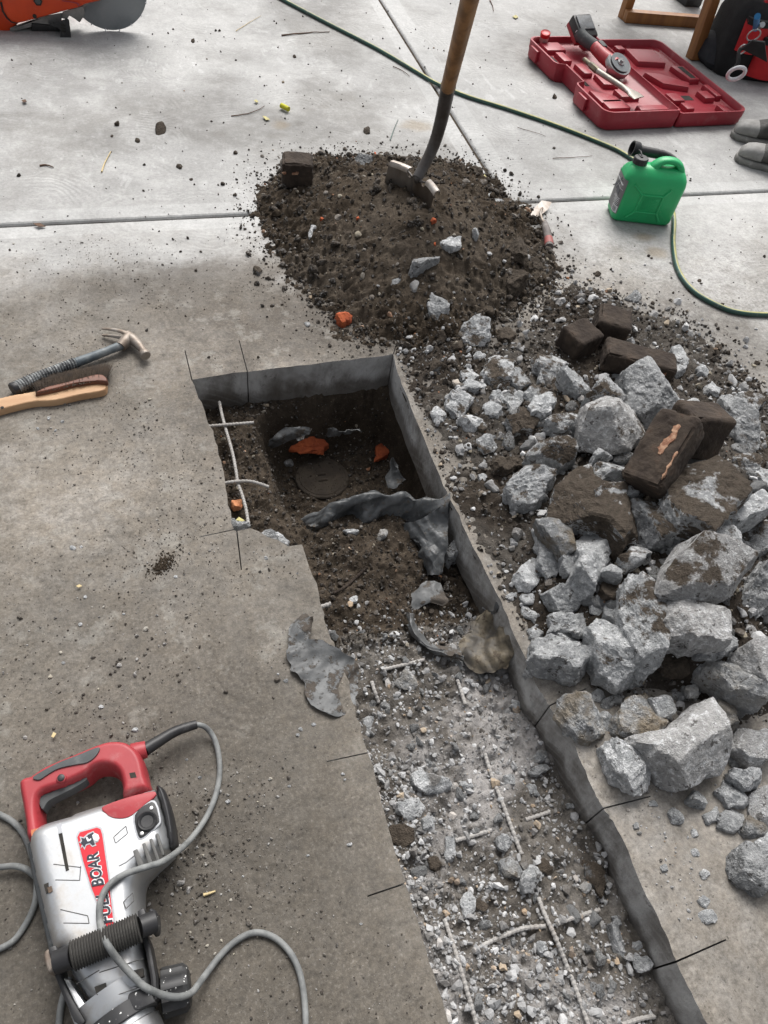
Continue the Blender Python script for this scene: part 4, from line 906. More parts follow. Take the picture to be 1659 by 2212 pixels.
for i, (fr, x, y, r, lab) in enumerate(CLODS):
    g = random.Random(i * 5 + 1); n = 8
    sp = ' '.join('%.1f,%.1f' % (x + r * 1.1 * g.uniform(.8, 1.1) * math.cos(a), y + r * .9 * g.uniform(.8, 1.1) * math.sin(a)) for a in [k * 2 * math.pi / n for k in range(n)])
    chunk(sp, lab, fr, dirt=1, val=.05, name='soil_clod', catg='soil clod', group='lone clods of soil', level=3, mat='mudrock')

# filler: fragments wedged through the pile, and bigger stones of the trench, not to be told apart
def shared(n, seed, place, size, label, group, name, val, dirt, brn=(0, .2), matn='rock', level=3):
    rng = np.random.default_rng(seed); base = []
    for _ in range(9):
        a = np.sort(rng.uniform(0, 2 * np.pi, 8)); o = np.column_stack([np.cos(a), np.sin(a)]) * rng.uniform(.7, 1.15, 8)[:, None] * np.array([1, rng.uniform(.55, .95)])
        v, f = rock_verts(o, rng.uniform(.35, .6), .5, rng, level, 1.2, .35, .5, 5)
        base.append((v, f))
    protos = {}; k = 0; tries = 0
    while k < n and tries < n * 40:
        tries += 1; p = place(rng)
        if p is None: continue
        s = size(rng); b = int(rng.integers(0, 9))
        if b not in protos:
            o = raw(name, base[b][0], base[b][1], M[matn], (0, 0, 0)); protos[b] = o
        else:
            o = protos[b].copy(); scene.collection.objects.link(o)
        o.scale = (s, s, s); o.rotation_euler = (rng.normal(0, .25), rng.normal(0, .25), rng.uniform(0, 6.28))
        o.location = (p[0], p[1], p[2] + s * .18); o.color = (rng.uniform(*dirt), rng.uniform(*brn), rng.uniform(*val), 1)
        tag(o, label, 'concrete chunk' if 'concrete' in label else 'stone', group); ROCKS.append((p[0], p[1], s)); k += 1
def in_pile(rng):
    x, y = rng.uniform(.85, 1.9), rng.uniform(.35, 1.65)
    d = poly_sdf(np.array([x]), np.array([y]), spread)[0]
    if d > -.05: return None
    # keep to the thick of the pile
    q = np.min(np.hypot(mound_c[:, 0] - x, mound_c[:, 1] - y))
    if q > .27 or (x < edge_x(y) + .06): return None
    for a, b, s in ROCKS:
        if math.hypot(a - x, b - y) < s * .33: return None
    return (x, y, surf(x, y))
shared(92, 77, in_pile, lambda r: r.uniform(.012, .040), 'broken concrete fragment wedged among the larger lumps right of the trench', 'fragments wedged in the pile', 'concrete_fragment', (.35, .65), (0, .45))
def in_trench(rng):
    y = rng.uniform(-.05, .80); x = rng.uniform(.24, .80)
    if poly_sdf(np.array([x]), np.array([y]), hole)[0] > -.025: return None
    for a, b, s in ROCKS:
        if math.hypot(a - x, b - y) < s * .6 + .012: return None
    return (x, y, bed_z(x, y))
shared(44, 78, in_trench, lambda r: r.uniform(.011, .021), 'grey concrete stone lying in the gravel of the trench', 'stones in the trench gravel', 'trench_stone', (.35, .7), (0, .3))

# gravel, soil crumbs and grit: too many to count
rng = np.random.default_rng(3)
def trench_pts(n, ymax=.86):
    r = []
    while len(r) < n:
        y = rng.uniform(-.12, ymax, n * 2); x = rng.uniform(.23, .86, n * 2)
        k = (poly_sdf(x, y, hole) < -.004) & (rng.uniform(0, 1, n * 2) < 1 - .8 * sstep(.55, .86, y)) & (rng.uniform(0, 1, n * 2) < .35 + 1.3 * sstep(-.15, .35, fbm(np.column_stack([x * 7, y * 7, x * 0]), 3, 91)))
        r += list(zip(x[k], y[k]))
    return np.array([(a, b, bed_z(a, b)) for a, b in r[:n]])
P_ = trench_pts(6800)
scatter('trench_gravel', P_, np.clip(rng.lognormal(math.log(.0042), .6, len(P_)), .0018, .017), 'gravel', 1, 24, 11, 'grey crushed concrete gravel covering the trench floor', 'gravel', flat=.45)
def field_pts(H, n, poly, keep):
    r = []; lo = poly.min(0) - .12; hi = poly.max(0) + .12
    while len(r) < n:
        x = rng.uniform(lo[0], hi[0], n); y = rng.uniform(lo[1], hi[1], n); d = poly_sdf(x, y, poly)
        k = rng.uniform(0, 1, n) < keep(d)
        if H is SPREAD: k &= x > edge_x(y) + .01
        else: k &= poly_sdf(x, y, hole) > .004
        r += list(zip(x[k], y[k]))
    return np.array([(a, b, max(0, surf(a, b))) for a, b in r[:n]])
P_ = field_pts(HEAP, 7500, heap_out, lambda d: np.where(d < 0, .35 + .58 * np.exp(-(d / .07) ** 2), np.exp(-d / .055)))
_d = poly_sdf(P_[:, 0], P_[:, 1], heap_out)
scatter('heap_crumbs', P_, np.clip(rng.lognormal(math.log(.0040), .65, len(P_)), .0014, .024) * np.where(_d > .02, .72, 1), 'crumb', 2, 16, 12, 'dark crumbs and small clods of soil strewn round the foot of the heap', 'soil crumbs')
P_ = field_pts(SPREAD, 6500, spread, lambda d: np.where(d < 0, .8, .9 * np.exp(-d / .05)))
scatter('pile_crumbs', P_, np.clip(rng.lognormal(math.log(.0050), .55, len(P_)), .002, .018), 'crumb', 1, 16, 13, 'soil crumbs scattered among the broken concrete', 'soil crumbs')
P_ = field_pts(SPREAD, 4200, spread, lambda d: np.where(d < 0, .7, .8 * np.exp(-d / .07)))
scatter('pile_gravel', P_, np.clip(rng.lognormal(math.log(.0044), .6, len(P_)), .002, .017), 'chips', 1, 16, 14, 'pale concrete gravel among the broken lumps', 'gravel')
P_ = field_pts(SPREAD, 420, spread, lambda d: np.where(d < -.03, .9, .1))
P_ = P_[[min(math.hypot(a - x, b - y) - q * .42 for x, y, q in ROCKS) > 0 for a, b, _ in P_]]
scatter('pile_shards', P_, np.clip(rng.lognormal(math.log(.0135), .38, len(P_)), .007, .027), 'chips', 3, 26, 27, 'small pale concrete shards filling the gaps of the rubble pile', 'shards', flat=.5)
# grit on the slabs
def slab_pts(n, x0, x1, y0, y1, dens):
    r = []
    while len(r) < n:
        x = rng.uniform(x0, x1, n * 2); y = rng.uniform(y0, y1, n * 2)
        k = (poly_sdf(x, y, hole) > .004) & (rng.uniform(0, 1, n * 2) < dens(x, y)); r += list(zip(x[k], y[k]))
    r = np.array(r[:n]); return np.column_stack([r, np.zeros(len(r))])
nzf = lambda x, y: sstep(-.2, .3, fbm(np.column_stack([x * 5, y * 5, x * 0]), 3, 95))
P_ = slab_pts(6500, -.6, .72, .0, 2.3, lambda x, y: nzf(x, y) * (.35 + .65 * np.exp(-((x + .02) ** 2 / .08 + (y - .45) ** 2 / .06)) + .5 * np.exp(-((x - .05) ** 2 / .05 + (y - 1.1) ** 2 / .2))))
scatter('slab_grit', P_, np.clip(rng.lognormal(math.log(.0016), .5, len(P_)), .0008, .0065), 'gritty', 1, 10, 15, 'fine dark grit and crumbs on the dirty slab', 'grit')
c_ = G(820, 760, 0, 'D'); P_ = np.column_stack([rng.normal(c_[0], .050, 300), rng.normal(c_[1], .055, 300), np.zeros(300)])
scatter('slab_clods', P_, np.clip(rng.lognormal(math.log(.0030), .45, len(P_)), .0014, .0085), 'gritty', 2, 12, 23, 'dark crumbs of dirt on the slab beside the demolition hammer', 'grit')
c_ = G(560, 700, 0, 'Q4'); P_ = np.column_stack([rng.normal(c_[0], .12, 170), rng.normal(c_[1], .08, 170), np.zeros(170)]); P_ = P_[poly_sdf(P_[:, 0], P_[:, 1], hole) > .004]
scatter('slab_clods', P_, np.clip(rng.lognormal(math.log(.0028), .5, len(P_)), .0014, .0085), 'gritty', 2, 12, 24, 'dark crumbs of dirt spread over the middle of the left slab', 'grit')
P_ = slab_pts(2600, .74, 1.7, .0, 1.0, lambda x, y: nzf(x, y) * np.where(x > edge_x(y) + .01, 1, 0))
scatter('rim_grit', P_, np.clip(rng.lognormal(math.log(.0026), .5, len(P_)), .001, .009), 'gravel', 1, 10, 16, 'fine pale grit on the dusty slab right of the trench', 'grit')
P_ = slab_pts(900, -.5, 2.9, 1.6, 4.4, lambda x, y: .12 + .9 * np.exp(-np.hypot(x - .95, y - 2.35) / .45))
P_ = P_[(np.array([surf(a, b) for a, b, _ in P_]) < .002)]
scatter('far_grit', P_, np.clip(rng.lognormal(math.log(.0036), .5, len(P_)), .0015, .011), 'crumb', 1, 10, 17, 'dark crumbs strewn over the clean concrete behind the heap', 'grit')
P_ = field_pts(HEAP, 150, heap_out, lambda d: np.exp(-((d + .035) / .035) ** 2))
scatter('heap_clods', P_, np.clip(rng.lognormal(math.log(.012), .35, len(P_)), .007, .026), M['soil'], 3, 14, 19, 'clods of damp soil rolled to the rim of the heap', 'soil clods')
def pit_pts(n):
    r = []
    while len(r) < n:
        y = rng.uniform(.72, 1.60, n * 2); x = rng.uniform(.06, .74, n * 2)
        k = poly_sdf(x, y, hole) < -.006; r += list(zip(x[k], y[k]))
    return np.array([(a, b, bed_z(a, b)) for a, b in r[:n]])
P_ = pit_pts(4200)
scatter('pit_crumbs', P_, np.clip(rng.lognormal(math.log(.0042), .5, len(P_)), .002, .016), 'crumb', 1, 14, 18, 'crumbs of damp soil in the excavated pit', 'soil crumbs')

# ------------------------------------------------------------------ materials of the tools
M['red'] = simple('worn_red_plastic', (.36, .028, .036), (.30, .022, .03), 8, .45, dust=.38, dustc=(.44, .30, .29), bump=.1, dscale=22)
M['case'] = simple('red_case_plastic', (.29, .012, .026), (.24, .010, .022), 7, .42, dust=.30, dustc=(.42, .22, .22), bump=.12, dscale=16)
M['silver'] = simple('silver_housing_paint', (.54, .555, .57), (.48, .495, .51), 6, .34, .72, dust=.55, dustc=(.33, .285, .235), dscale=19, bump=.08, bscale=60)
M['grey_rubber'] = simple('grey_rubber', (.075, .08, .083), (.055, .06, .062), 12, .7, dust=.35, dustc=(.26, .26, .25), bump=.2)
M['black'] = simple('black_plastic', (.014, .014, .016), (.02, .02, .021), 20, .45, dust=.22, dustc=(.24, .23, .22), bump=.12)
M['black_spots'] = simple('paint_spattered_black', (.02, .02, .022), (.03, .03, .03), 20, .5, dust=.2, dustc=(.3, .3, .3), spots=1)
M['rib'] = simple('ribbed_grip_rubber', (.040, .038, .035), (.052, .05, .046), 20, .7, dust=.15, dustc=(.2, .18, .16))
M['cable'] = simple('dusty_grey_cable', (.21, .215, .21), (.11, .115, .115), 26, .65, dust=.55, dustc=(.30, .31, .305), dscale=45, bump=.3)
M['sticker'] = simple('red_sticker', (.56, .012, .024), (.5, .01, .022), 10, .35, dust=.1, dustc=(.5, .3, .3))
M['navy'] = simple('dark_print', (.018, .022, .035), None, 10, .4)
M['white'] = simple('white_print', (.72, .73, .74), (.66, .66, .67), 10, .4)
M['lightgrey'] = simple('grey_print', (.42, .43, .45), None, 10, .4)
M['hole'] = simple('dark_recess', (.012, .011, .010), (.03, .026, .02), 40, .8)
M['recess'] = simple('shaded_vent', (.12, .12, .118), (.09, .088, .083), 30, .6)  # vent slots are raised plates; their inner shade is put into this colour
M['brownin'] = simple('rusty_inside', (.10, .065, .042), (.05, .037, .028), 60, .6)
M['chrome'] = simple('worn_steel', (.50, .50, .50), (.36, .36, .36), 30, .32, .9, bump=.15)
M['steel'] = simple('rusty_tool_steel', (.30, .27, .24), (.19, .15, .12), 26, .55, .55, dust=.3, dustc=(.34, .28, .23), bump=.3)
M['blade'] = simple('muddy_blade_steel', (.20, .18, .16), (.085, .065, .050), 9, .42, .6, dust=.25, dustc=(.24, .2, .17), bump=.25, stretch=(1, 1, .4))
M['blade_edge'] = simple('bright_worn_steel', (.48, .45, .42), (.33, .28, .24), 26, .5, .5, bump=.2)
M['socket'] = simple('dark_scratched_socket', (.060, .050, .044), (.095, .088, .085), 22, .42, .5, dust=.2, dustc=(.34, .34, .34), bump=.25, dscale=18)
M['ash'] = simple('weathered_ash_handle', (.34, .18, .078), (.19, .10, .045), 26, .55, stretch=(1, 1, .07), bump=.3, bscale=60, dust=.1, dustc=(.3, .26, .22))
M['brushwood'] = simple('brush_pale_wood', (.50, .32, .18), (.40, .23, .12), 30, .55, stretch=(.25, 1, 1), bump=.2, dust=.12, dustc=(.22, .16, .12))
M['brushred'] = simple('brush_brown_wood', (.155, .055, .028), (.10, .036, .02), 30, .45, stretch=(.25, 1, 1), bump=.2)
M['bristle'] = simple('dirty_bristle', (.050, .034, .022), (.028, .02, .015), 40, .9)
M['timber'] = simple('oiled_timber', (.30, .135, .042), (.20, .082, .026), 16, .55, stretch=(1, 1, .12), bump=.3, bscale=70)
M['green'] = simple('green_jerry_plastic', (.016, .40, .135), (.018, .35, .118), 9, .40, dust=.16, dustc=(.30, .42, .34), bump=.08, dscale=60, bscale=50)
M['green_emboss'] = simple('green_jerry_plastic_ridge', (.012, .32, .105), None, 6, .38)
M['paper'] = simple('worn_label', (.21, .205, .205), (.15, .15, .152), 14, .5, dust=.15, dustc=(.4, .4, .4))
M['hose'] = simple('dark_green_hose', (.016, .075, .058), (.022, .055, .045), 40, .4, dust=.32, dustc=(.36, .38, .35), dscale=40, bump=.15)
M['hose_y'] = simple('yellow_hose_stripe', (.36, .33, .10), (.25, .26, .11), 40, .5, dust=.25, dustc=(.42, .42, .34), dscale=40)
M['orange'] = simple('orange_saw_cover', (.62, .055, .006), (.52, .042, .006), 7, .4, dust=.14, dustc=(.5, .26, .16), bump=.1)
M['disc'] = simple('worn_diamond_disc', (.17, .185, .195), (.24, .255, .262), 7, .5, .3, dust=.3, dustc=(.34, .34, .34), bump=.15)
M['alloy'] = simple('dusty_cast_alloy', (.27, .265, .255), (.18, .175, .165), 16, .65, .2, dust=.3, bump=.3)
def m_film(name, c1, c2, mud, rough, thr):
    n = NT(name, rough, 0, .5); a = n.noise(11, 6, .65); b = n.noise(34, 6, .7); g = n.noise(120, 4, .7)
    c = n.mix(n.rng(a, .38, .64), c1, c2); c = n.mix(n.rng(b, .58, .70, 0, .6), c, tuple(min(.5, q * 1.9) for q in c2))
    k = n.math('MAXIMUM', n.rng(n.math('ADD', n.mul(b, .6), n.mul(a, .5)), thr, thr + .06, 0, .9), n.rng(g, .60, .68, 0, .8))
    c = n.mix(k, c, mud); n.col(c); n.put(n.p.inputs['Roughness'], n.math('ADD', n.mul(k, .4), rough)); n.bump(b, .25, .005); n.bump(n.mul(g, k), .6, .004); return n.m
M['film'] = m_film('muddy_black_membrane', (.040, .043, .045), (.125, .130, .134), (.095, .078, .060), .46, .60)
M['film_pale'] = m_film('grey_scuffed_membrane', (.075, .077, .078), (.150, .155, .157), (.062, .048, .036), .55, .56)
M['film_tan'] = m_film('tan_stained_membrane', (.045, .040, .034), (.165, .135, .090), (.070, .055, .041), .6, .60)
M['rebar'] = simple('dusty_rebar', (.30, .285, .27), (.38, .37, .355), 60, .7, .1, dust=.4, dustc=(.17, .12, .085), dscale=30, bump=.3, bscale=220)
M['brick'] = simple('muddy_brick', (.024, .018, .014), (.052, .040, .030), 18, .95, dust=.26, dustc=(.15, .062, .036), dscale=18, bump=.55, bscale=70, bdist=.006)
M['brick_orange'] = simple('broken_orange_brick', (.42, .10, .035), (.30, .065, .026), 28, .95, dust=.20, dustc=(.06, .045, .034), bump=.6, bscale=120, bdist=.005, dscale=20)
M['brick_pale'] = simple('pale_orange_brick', (.60, .27, .13), (.46, .17, .075), 50, .95, dust=.15, bump=.5, bscale=120)
M['brick_scar'] = simple('chipped_brick_face', (.46, .29, .19), (.22, .10, .06), 55, .95, dust=.45, dustc=(.06, .045, .034), bump=.6, bscale=140, bdist=.004)
M['cover'] = simple('muddy_iron_cover', (.034, .027, .021), (.056, .045, .034), 16, .95, 0, bump=.5, bscale=90, dust=.35, dustc=(.060, .046, .033))
M['canvas'] = simple('black_canvas', (.009, .009, .010), (.014, .014, .015), 30, .85, bump=.5, bscale=200)
M['redfab'] = simple('red_canvas', (.48, .018, .022), (.40, .014, .018), 20, .8, bump=.5, bscale=220)
M['leather'] = simple('dusty_boot_leather', (.045, .043, .040), (.080, .077, .072), 16, .8, dust=.45, dustc=(.30, .295, .28), dscale=18, bump=.6, bscale=70, bdist=.004)
M['toe'] = simple('chalky_toe_cap', (.21, .205, .195), (.28, .275, .265), 18, .85, dust=.4, dustc=(.40, .395, .38), dscale=24, bump=.6, bscale=80, bdist=.004)
M['sole'] = simple('dusty_boot_sole', (.16, .155, .145), (.22, .215, .20), 20, .85, dust=.4, bump=.6)
M['twig'] = simple('dry_twig', (.11, .06, .035), (.07, .04, .025), 30, .8)
M['leaf'] = simple('yellow_leaf', (.42, .38, .16), (.34, .30, .13), 40, .7)
M['blue'] = simple('blue_plastic', (.02, .16, .36), None, 10, .4)
M['cork'] = simple('pale_stub', (.55, .44, .24), None, 40, .8)

def flatshape(mb, pts, z, th=.0012, fr='D', mi=0):
    w = GL(pts, z, fr); w = ccw(w[:, :2])
    return mb.loft([np.column_stack([w, np.full(len(w), z)]), np.column_stack([w, np.full(len(w), z + th)])], True, True, mi)
def world_of(o):
    return ORG[o]

# ------------------------------------------------------------------ demolition hammer on the left slab
o = G(350, 1950, 0, 'U'); o = G(420, 850, 0, 'D')
DH = thing('demolition_hammer', (o[0], o[1], 0), 'silver and red demolition hammer lying on the left slab with its grey cable', 'demolition hammer')
ZT = .108
body = cat(GL(P2('190,533 320,488 450,445 560,415 660,382 690,386 722,495 748,620 735,650 660,720 622,770 615,850 625,960 640,1100 655,1190 650,1245 560,1292 430,1315 330,1200 280,1100 232,1060 190,880 155,735 135,600'), .06, 'D')[:, :2], 3)
mb = MB().pillow(body, [(.012, .012), (.03, .002), (.055, 0), (.078, .004), (.095, .012), (.1035, .018), (.1065, .022), (ZT, .028)])
HOUS = build('housing', mb, M['silver'], DH, 50)
# raised rails and the clear seams of the moulding
mb = MB()
for s in ('232,692 350,706', '240,760 345,762', '262,888 380,915', '275,946 385,948', '350,700 345,762', '380,915 386,948', '492,575 545,527 552,560 500,602 492,575', '535,855 575,815 580,850 545,885 535,855', '515,700 545,685 600,640', '430,1150 330,1210', '620,1100 430,1160', '470,1270 600,1225'):
    a = resample(GL(P2(s), ZT + .0002, 'D'), .002); mb = MB(); mb.tube(a, .0007, 4); build('moulding_seam', mb, M['recess'], HOUS, 0)
mb = MB(); mb.tube(cat(np.array([G(x, y, z, 'D') for x, y, z in ((140, 600, .052), (163, 740, .05), (196, 885, .05), (236, 1060, .05))]), 6, False), .0075, 8); build('side_rail', mb, M['grey_rubber'], DH, 50)
# rear handle: an open loop
hand = cat(GL(P2('195,586 135,605 122,530 108,445 95,368 105,345 130,330 150,326 200,292 265,262 340,232 435,192 490,178 545,180 580,196 612,226 632,270 645,330 660,388 600,404 540,418 535,372 522,325 495,298 450,292 415,305 388,330 320,364 255,388 205,405 187,430 187,490'), .05, 'D')[:, :2], 3)
mb = MB().pillow(hand, [(.022, .007), (.03, .002), (.05, 0), (.068, .002), (.078, .006), (.082, .0085), (.083, .0105)])
RH = build('rear_handle', mb, M['red'], DH, 60)
mb = MB(); flatshape(mb, [tuple(p) for p in cat(np.array(P2('447,450 545,412 655,384 678,392 668,410 630,440 570,488 525,500 485,494 462,478')), 4)], ZT - .006, .008, 'D'); build('red_shroud', mb, M['red'], DH, 40, .002)
mb = MB(); flatshape(mb, [tuple(p) for p in cat(np.array(P2('152,330 205,296 268,264 345,234 433,200 428,230 388,264 330,276 262,292 215,318 180,340')), 4)], .070, .0165, 'D'); build('grip_pad', mb, M['grey_rubber'], RH, 40, .004)
mb = MB(); c = G(267, 322, .083, 'D'); mb.lathe(c - [0, 0, .004], (0, 0, 1), [(0, .0085), (.006, .0085), (.0075, .0075), (.0075, .006)]); build('button_collar', mb, M['red'], RH, 40)
mb = MB(); mb.lathe(c, (0, 0, 1), [(0, .0062), (.0055, .006), (.0065, .004), (.0066, .001)]); build('lock_button', mb, M['black'], RH, 50)
mb = MB(); flatshape(mb, [tuple(p) for p in cat(np.array(P2('188,428 250,398 320,366 378,334 386,352 330,388 270,418 232,438 216,456 206,474 197,470')), 3)], .036, .03, 'D'); build('trigger', mb, M['grey_rubber'], RH, 40, .005)
mb = MB(); a = GL(P2('575,215 600,205 634,196'), .052, 'D'); mb.tube(a, [.019, .017, .0155], 14); build('cable_gland', mb, M['red'], RH, 40, .002)
mb = MB(); a = cat(np.array([G(x, y, z, 'D') for x, y, z in ((628, 198, .05), (680, 165, .046), (760, 118, .04), (850, 88, .035))]), 6, False); mb.tube(a, np.linspace(.0125, .0085, len(a)), 12); build('cable_boot', mb, M['black'], DH, 50)
# brass bolt, orange mark
mb = MB(); flatshape(mb, P2('560,300 585,296 592,318 566,322'), .0815, .002); build('handle_bolt_slot', mb, M['hole'], RH, 30)
mb = MB(); flatshape(mb, P2('135,545 183,532 188,572 140,592'), .0825, .0012); build('worn_orange_mark', mb, simple('scuffed_orange', (.46, .16, .05), (.4, .1, .06), 30, .6, dust=.3), RH, 0)
mb = MB().pillow(cat(GL(P2('682,380 708,378 728,405 750,480 766,590 762,625 745,645 735,600 715,500'), .05, 'D')[:, :2], 3), [(.015, .008), (.03, 0), (.07, 0), (.085, .004), (.09, .008)]); build('motor_end_cap', mb, M['black'], DH, 50)
mb = MB(); flatshape(mb, [tuple(p) for p in cat(np.array(P2('588,488 645,438 674,440 692,505 682,530 625,582 602,575')), 3)], ZT - .010, .0125); BC = build('brush_cover', mb, M['black'], DH, 40, .0015)
mb = MB(); flatshape(mb, [tuple(p) for p in cat(np.array(P2('580,484 645,430 680,433 699,507 688,536 626,590 596,582')), 3)], ZT - .011, .0118); build('brush_cover_rim', mb, M['lightgrey'], DH, 40, .001)
c = G(637, 507, ZT + .0025, 'D'); mb = MB().lathe(c - [0, 0, .002], (0, 0, 1), [(0, .0165), (.004, .0165), (.006, .0145), (.005, .012), (.0025, .010), (.0022, .003)], 28); build('brush_cap', mb, M['black'], BC, 40)
for q in ((655, 450), (614, 560)):
    c = G(*q, ZT + .0025, 'D'); mb = MB().lathe(c, (0, 0, 1), [(0, .0035), (.0016, .003), (.0018, .001)], 12); build('screw', mb, M['chrome'], BC, 40)
for s in ('577,640 598,630 628,702 602,714', '616,610 632,603 664,690 646,700', '647,590 661,584 694,676 680,684', '674,568 687,562 716,655 704,662'):
    mb = MB(); flatshape(mb, P2(s), ZT - .008, .0092); build('vent_slot', mb, M['recess'], DH, 40, .002)
mb = MB(); flatshape(mb, P2('259,568 275,564 304,722 291,728'), ZT - .008, .009); build('air_slot', mb, M['hole'], DH, 30)
mb = MB(); flatshape(mb, P2('249,526 270,520 276,562 259,567'), ZT - .008, .0088); build('slot_ramp', mb, M['lightgrey'], DH, 30)
for s in ('196,786 225,773 233,810 207,825', '415,1226 464,1208 470,1245 426,1262', '583,1156 622,1145 626,1180 594,1192'):
    mb = MB(); flatshape(mb, P2(s), ZT - .012 if '196' in s else ZT - .010, .0128 if '196' not in s else .0105); q = np.array(P2(s)); cc = q.mean(0)
    W = build('screw_window', mb, M['hole'], DH, 30); mb = MB(); flatshape(mb, [tuple(cc + (p - cc) * .62 + [3, 4]) for p in q], ZT - .001, .0022); build('screw_well', mb, M['brownin'], W, 30)
mb = MB(); flatshape(mb, [tuple(p) for p in P2('329,575 340,551 420,528 440,534 450,560 475,740 501,958 458,973 432,900 392,800 355,680')], ZT - .001, .0016); build('sticker_rim', mb, M['lightgrey'], DH, 30)
mb = MB(); flatshape(mb, [tuple(p) for p in P2('336,577 346,556 420,535 435,541 443,565 468,740 493,954 463,964 438,896 398,796 361,678')], ZT, .0014); STK = build('sticker', mb, M['sticker'], DH, 30)
zs = ZT + .0018
# the boar's head emblem
mb = MB(); flatshape(mb, P2('342,598 350,590 345,572 362,576 380,560 405,549 412,560 424,562 432,580 425,596 412,600 418,612 400,618 388,606 374,612 366,630 358,616 348,626 356,606'), zs - .0003, .0006); build('emblem_outline', mb, M['lightgrey'], STK, 0)
mb = MB(); flatshape(mb, P2('350,600 356,592 352,578 366,582 382,566 403,554 407,566 400,576 404,588 412,606 402,612 388,600 372,606 366,620 358,610'), zs + .0002, .0006); build('emblem', mb, M['navy'], STK, 0)
mb = MB(); flatshape(mb, P2('400,566 414,558 427,566 430,580 422,592 408,590 402,578'), zs + .0008, .0005); flatshape(mb, P2('372,576 378,574 386,586 394,580 396,586 388,592 380,594 376,588'), zs + .0008, .0005); build('emblem_muzzle', mb, M['white'], STK, 0)
def writing(name, text, p0, p1, up, size, z, mat, parent, fr='D', off=0.0, shear=.25, th=.0004, fit=None):
    """lettering set along p0-p1, its tops towards up, drawn in the plane z"""
    cu = bpy.data.curves.new(name, 'FONT'); cu.body = text; cu.size = 1; cu.offset = off; cu.shear = shear; cu.extrude = 0.0; cu.resolution_u = 3
    ob = bpy.data.objects.new(name, cu); scene.collection.objects.link(ob); bpy.context.view_layer.update()
    me = bpy.data.meshes.new_from_object(ob.evaluated_get(bpy.context.evaluated_depsgraph_get()))
    v = np.array([q.co[:] for q in me.vertices]); f = [list(p.vertices) for p in me.polygons]
    bpy.data.objects.remove(ob); bpy.data.curves.remove(cu); bpy.data.meshes.remove(me)
    if callable(z): A, B, Uv = z(p0), z(p1), z(up)
    else: A, B, Uv = G(*p0, z, fr), G(*p1, z, fr), G(*up, z, fr)
    e = (B - A); L = np.linalg.norm(e); e /= L; w = v[:, 0].max() - v[:, 0].min(); k = L / w
    un = Uv - A; un = un - e * (un @ e); H = np.linalg.norm(un); un /= H
    hh = v[:, 1].max()
    q = A + np.outer((v[:, 0] - v[:, 0].min()) * k, e) + np.outer(v[:, 1] / hh * H, un)
    mb = MB(); mb.add(q, f); return build(name, mb, mat, parent, 0)
for nm, off, m_, dz in (('lettering_outline', .075, 'white', .0002), ('lettering', .026, 'navy', .0007)):
    writing(nm, 'FULL', (486, 942), (461, 800), (434, 950), 1, zs + dz, M[m_], STK, off=off)
    writing(nm, 'BOAR', (449, 780), (422, 636), (397, 788), 1, zs + dz, M[m_], STK, off=off)
# front bail handle with the ribbed grip
def tubeU(mb, pts, r, sides=12, sub=6, mi=0):
    a = cat(np.array([G(x, y, z, fr) for fr, x, y, z in pts]), sub, False); rr = np.interp(np.linspace(0, 1, len(a)), np.linspace(0, 1, len(np.atleast_1d(r))), np.atleast_1d(r)) if np.ndim(r) else r
    return mb.tube(a, rr, sides, mi=mi)
A, B = G(312, 1090, .128, 'D'), G(606, 965, .128, 'D'); L = np.linalg.norm(B - A); prof = []
for k in range(25):
    t = L * k / 25; prof += [(t, .0195), (t + L * .018, .0222), (t + L * .03, .0195)]
mb = MB().lathe(A, B - A, prof, 20); GRP = build('ribbed_grip', mb, M['rib'], DH, 0)
mb = MB(); tubeU(mb, [('D', 245, 1116, .122), ('D', 315, 1089, .128)], [.017, .017]); build('grip_sleeve', mb, M['black'], DH, 40); mb = MB(); tubeU(mb, [('D', 604, 966, .128), ('D', 668, 940, .120)], [.0165, .0165]); build('grip_sleeve', mb, M['black'], DH, 40)
for s in ('612,918 640,905 652,935 662,1000 628,1005', '272,1062 240,1075 255,1130 285,1140 300,1130'):
    mb = MB(); flatshape(mb, P2(s), .075, .05); build('grip_bracket', mb, M['black'], DH, 40, .003)
for s in ('652,900 675,898 688,920 688,985 665,996 655,960', '208,1082 235,1065 250,1100 252,1160 225,1172 208,1120'):
    mb = MB().pillow(cat(GL(P2(s), .09, 'D')[:, :2], 3), [(.07, .004), (.08, 0), (.11, 0), (.118, .004)]); build('grip_nut', mb, M['black_spots'] if '652' in s else M['steel'], DH, 50)
mb = MB()
for side in (('622,1005 645,1000 668,1060 692,1190 698,1290 672,1300 668,1200 645,1080', .05), ('262,1100 288,1118 300,1200 345,1290 400,1382 380,1400 350,1382 300,1270 268,1190', .05)):
    mb = MB(); flatshape(mb, P2(side[0]), .045, .05); build('bail_arm', mb, M['black'], DH, 40, .004)
mb = MB(); flatshape(mb, P2('286,1190 330,1205 400,1310 410,1400 350,1400 310,1290'), .03, .05); build('front_shell', mb, M['silver'], DH, 40, .006)
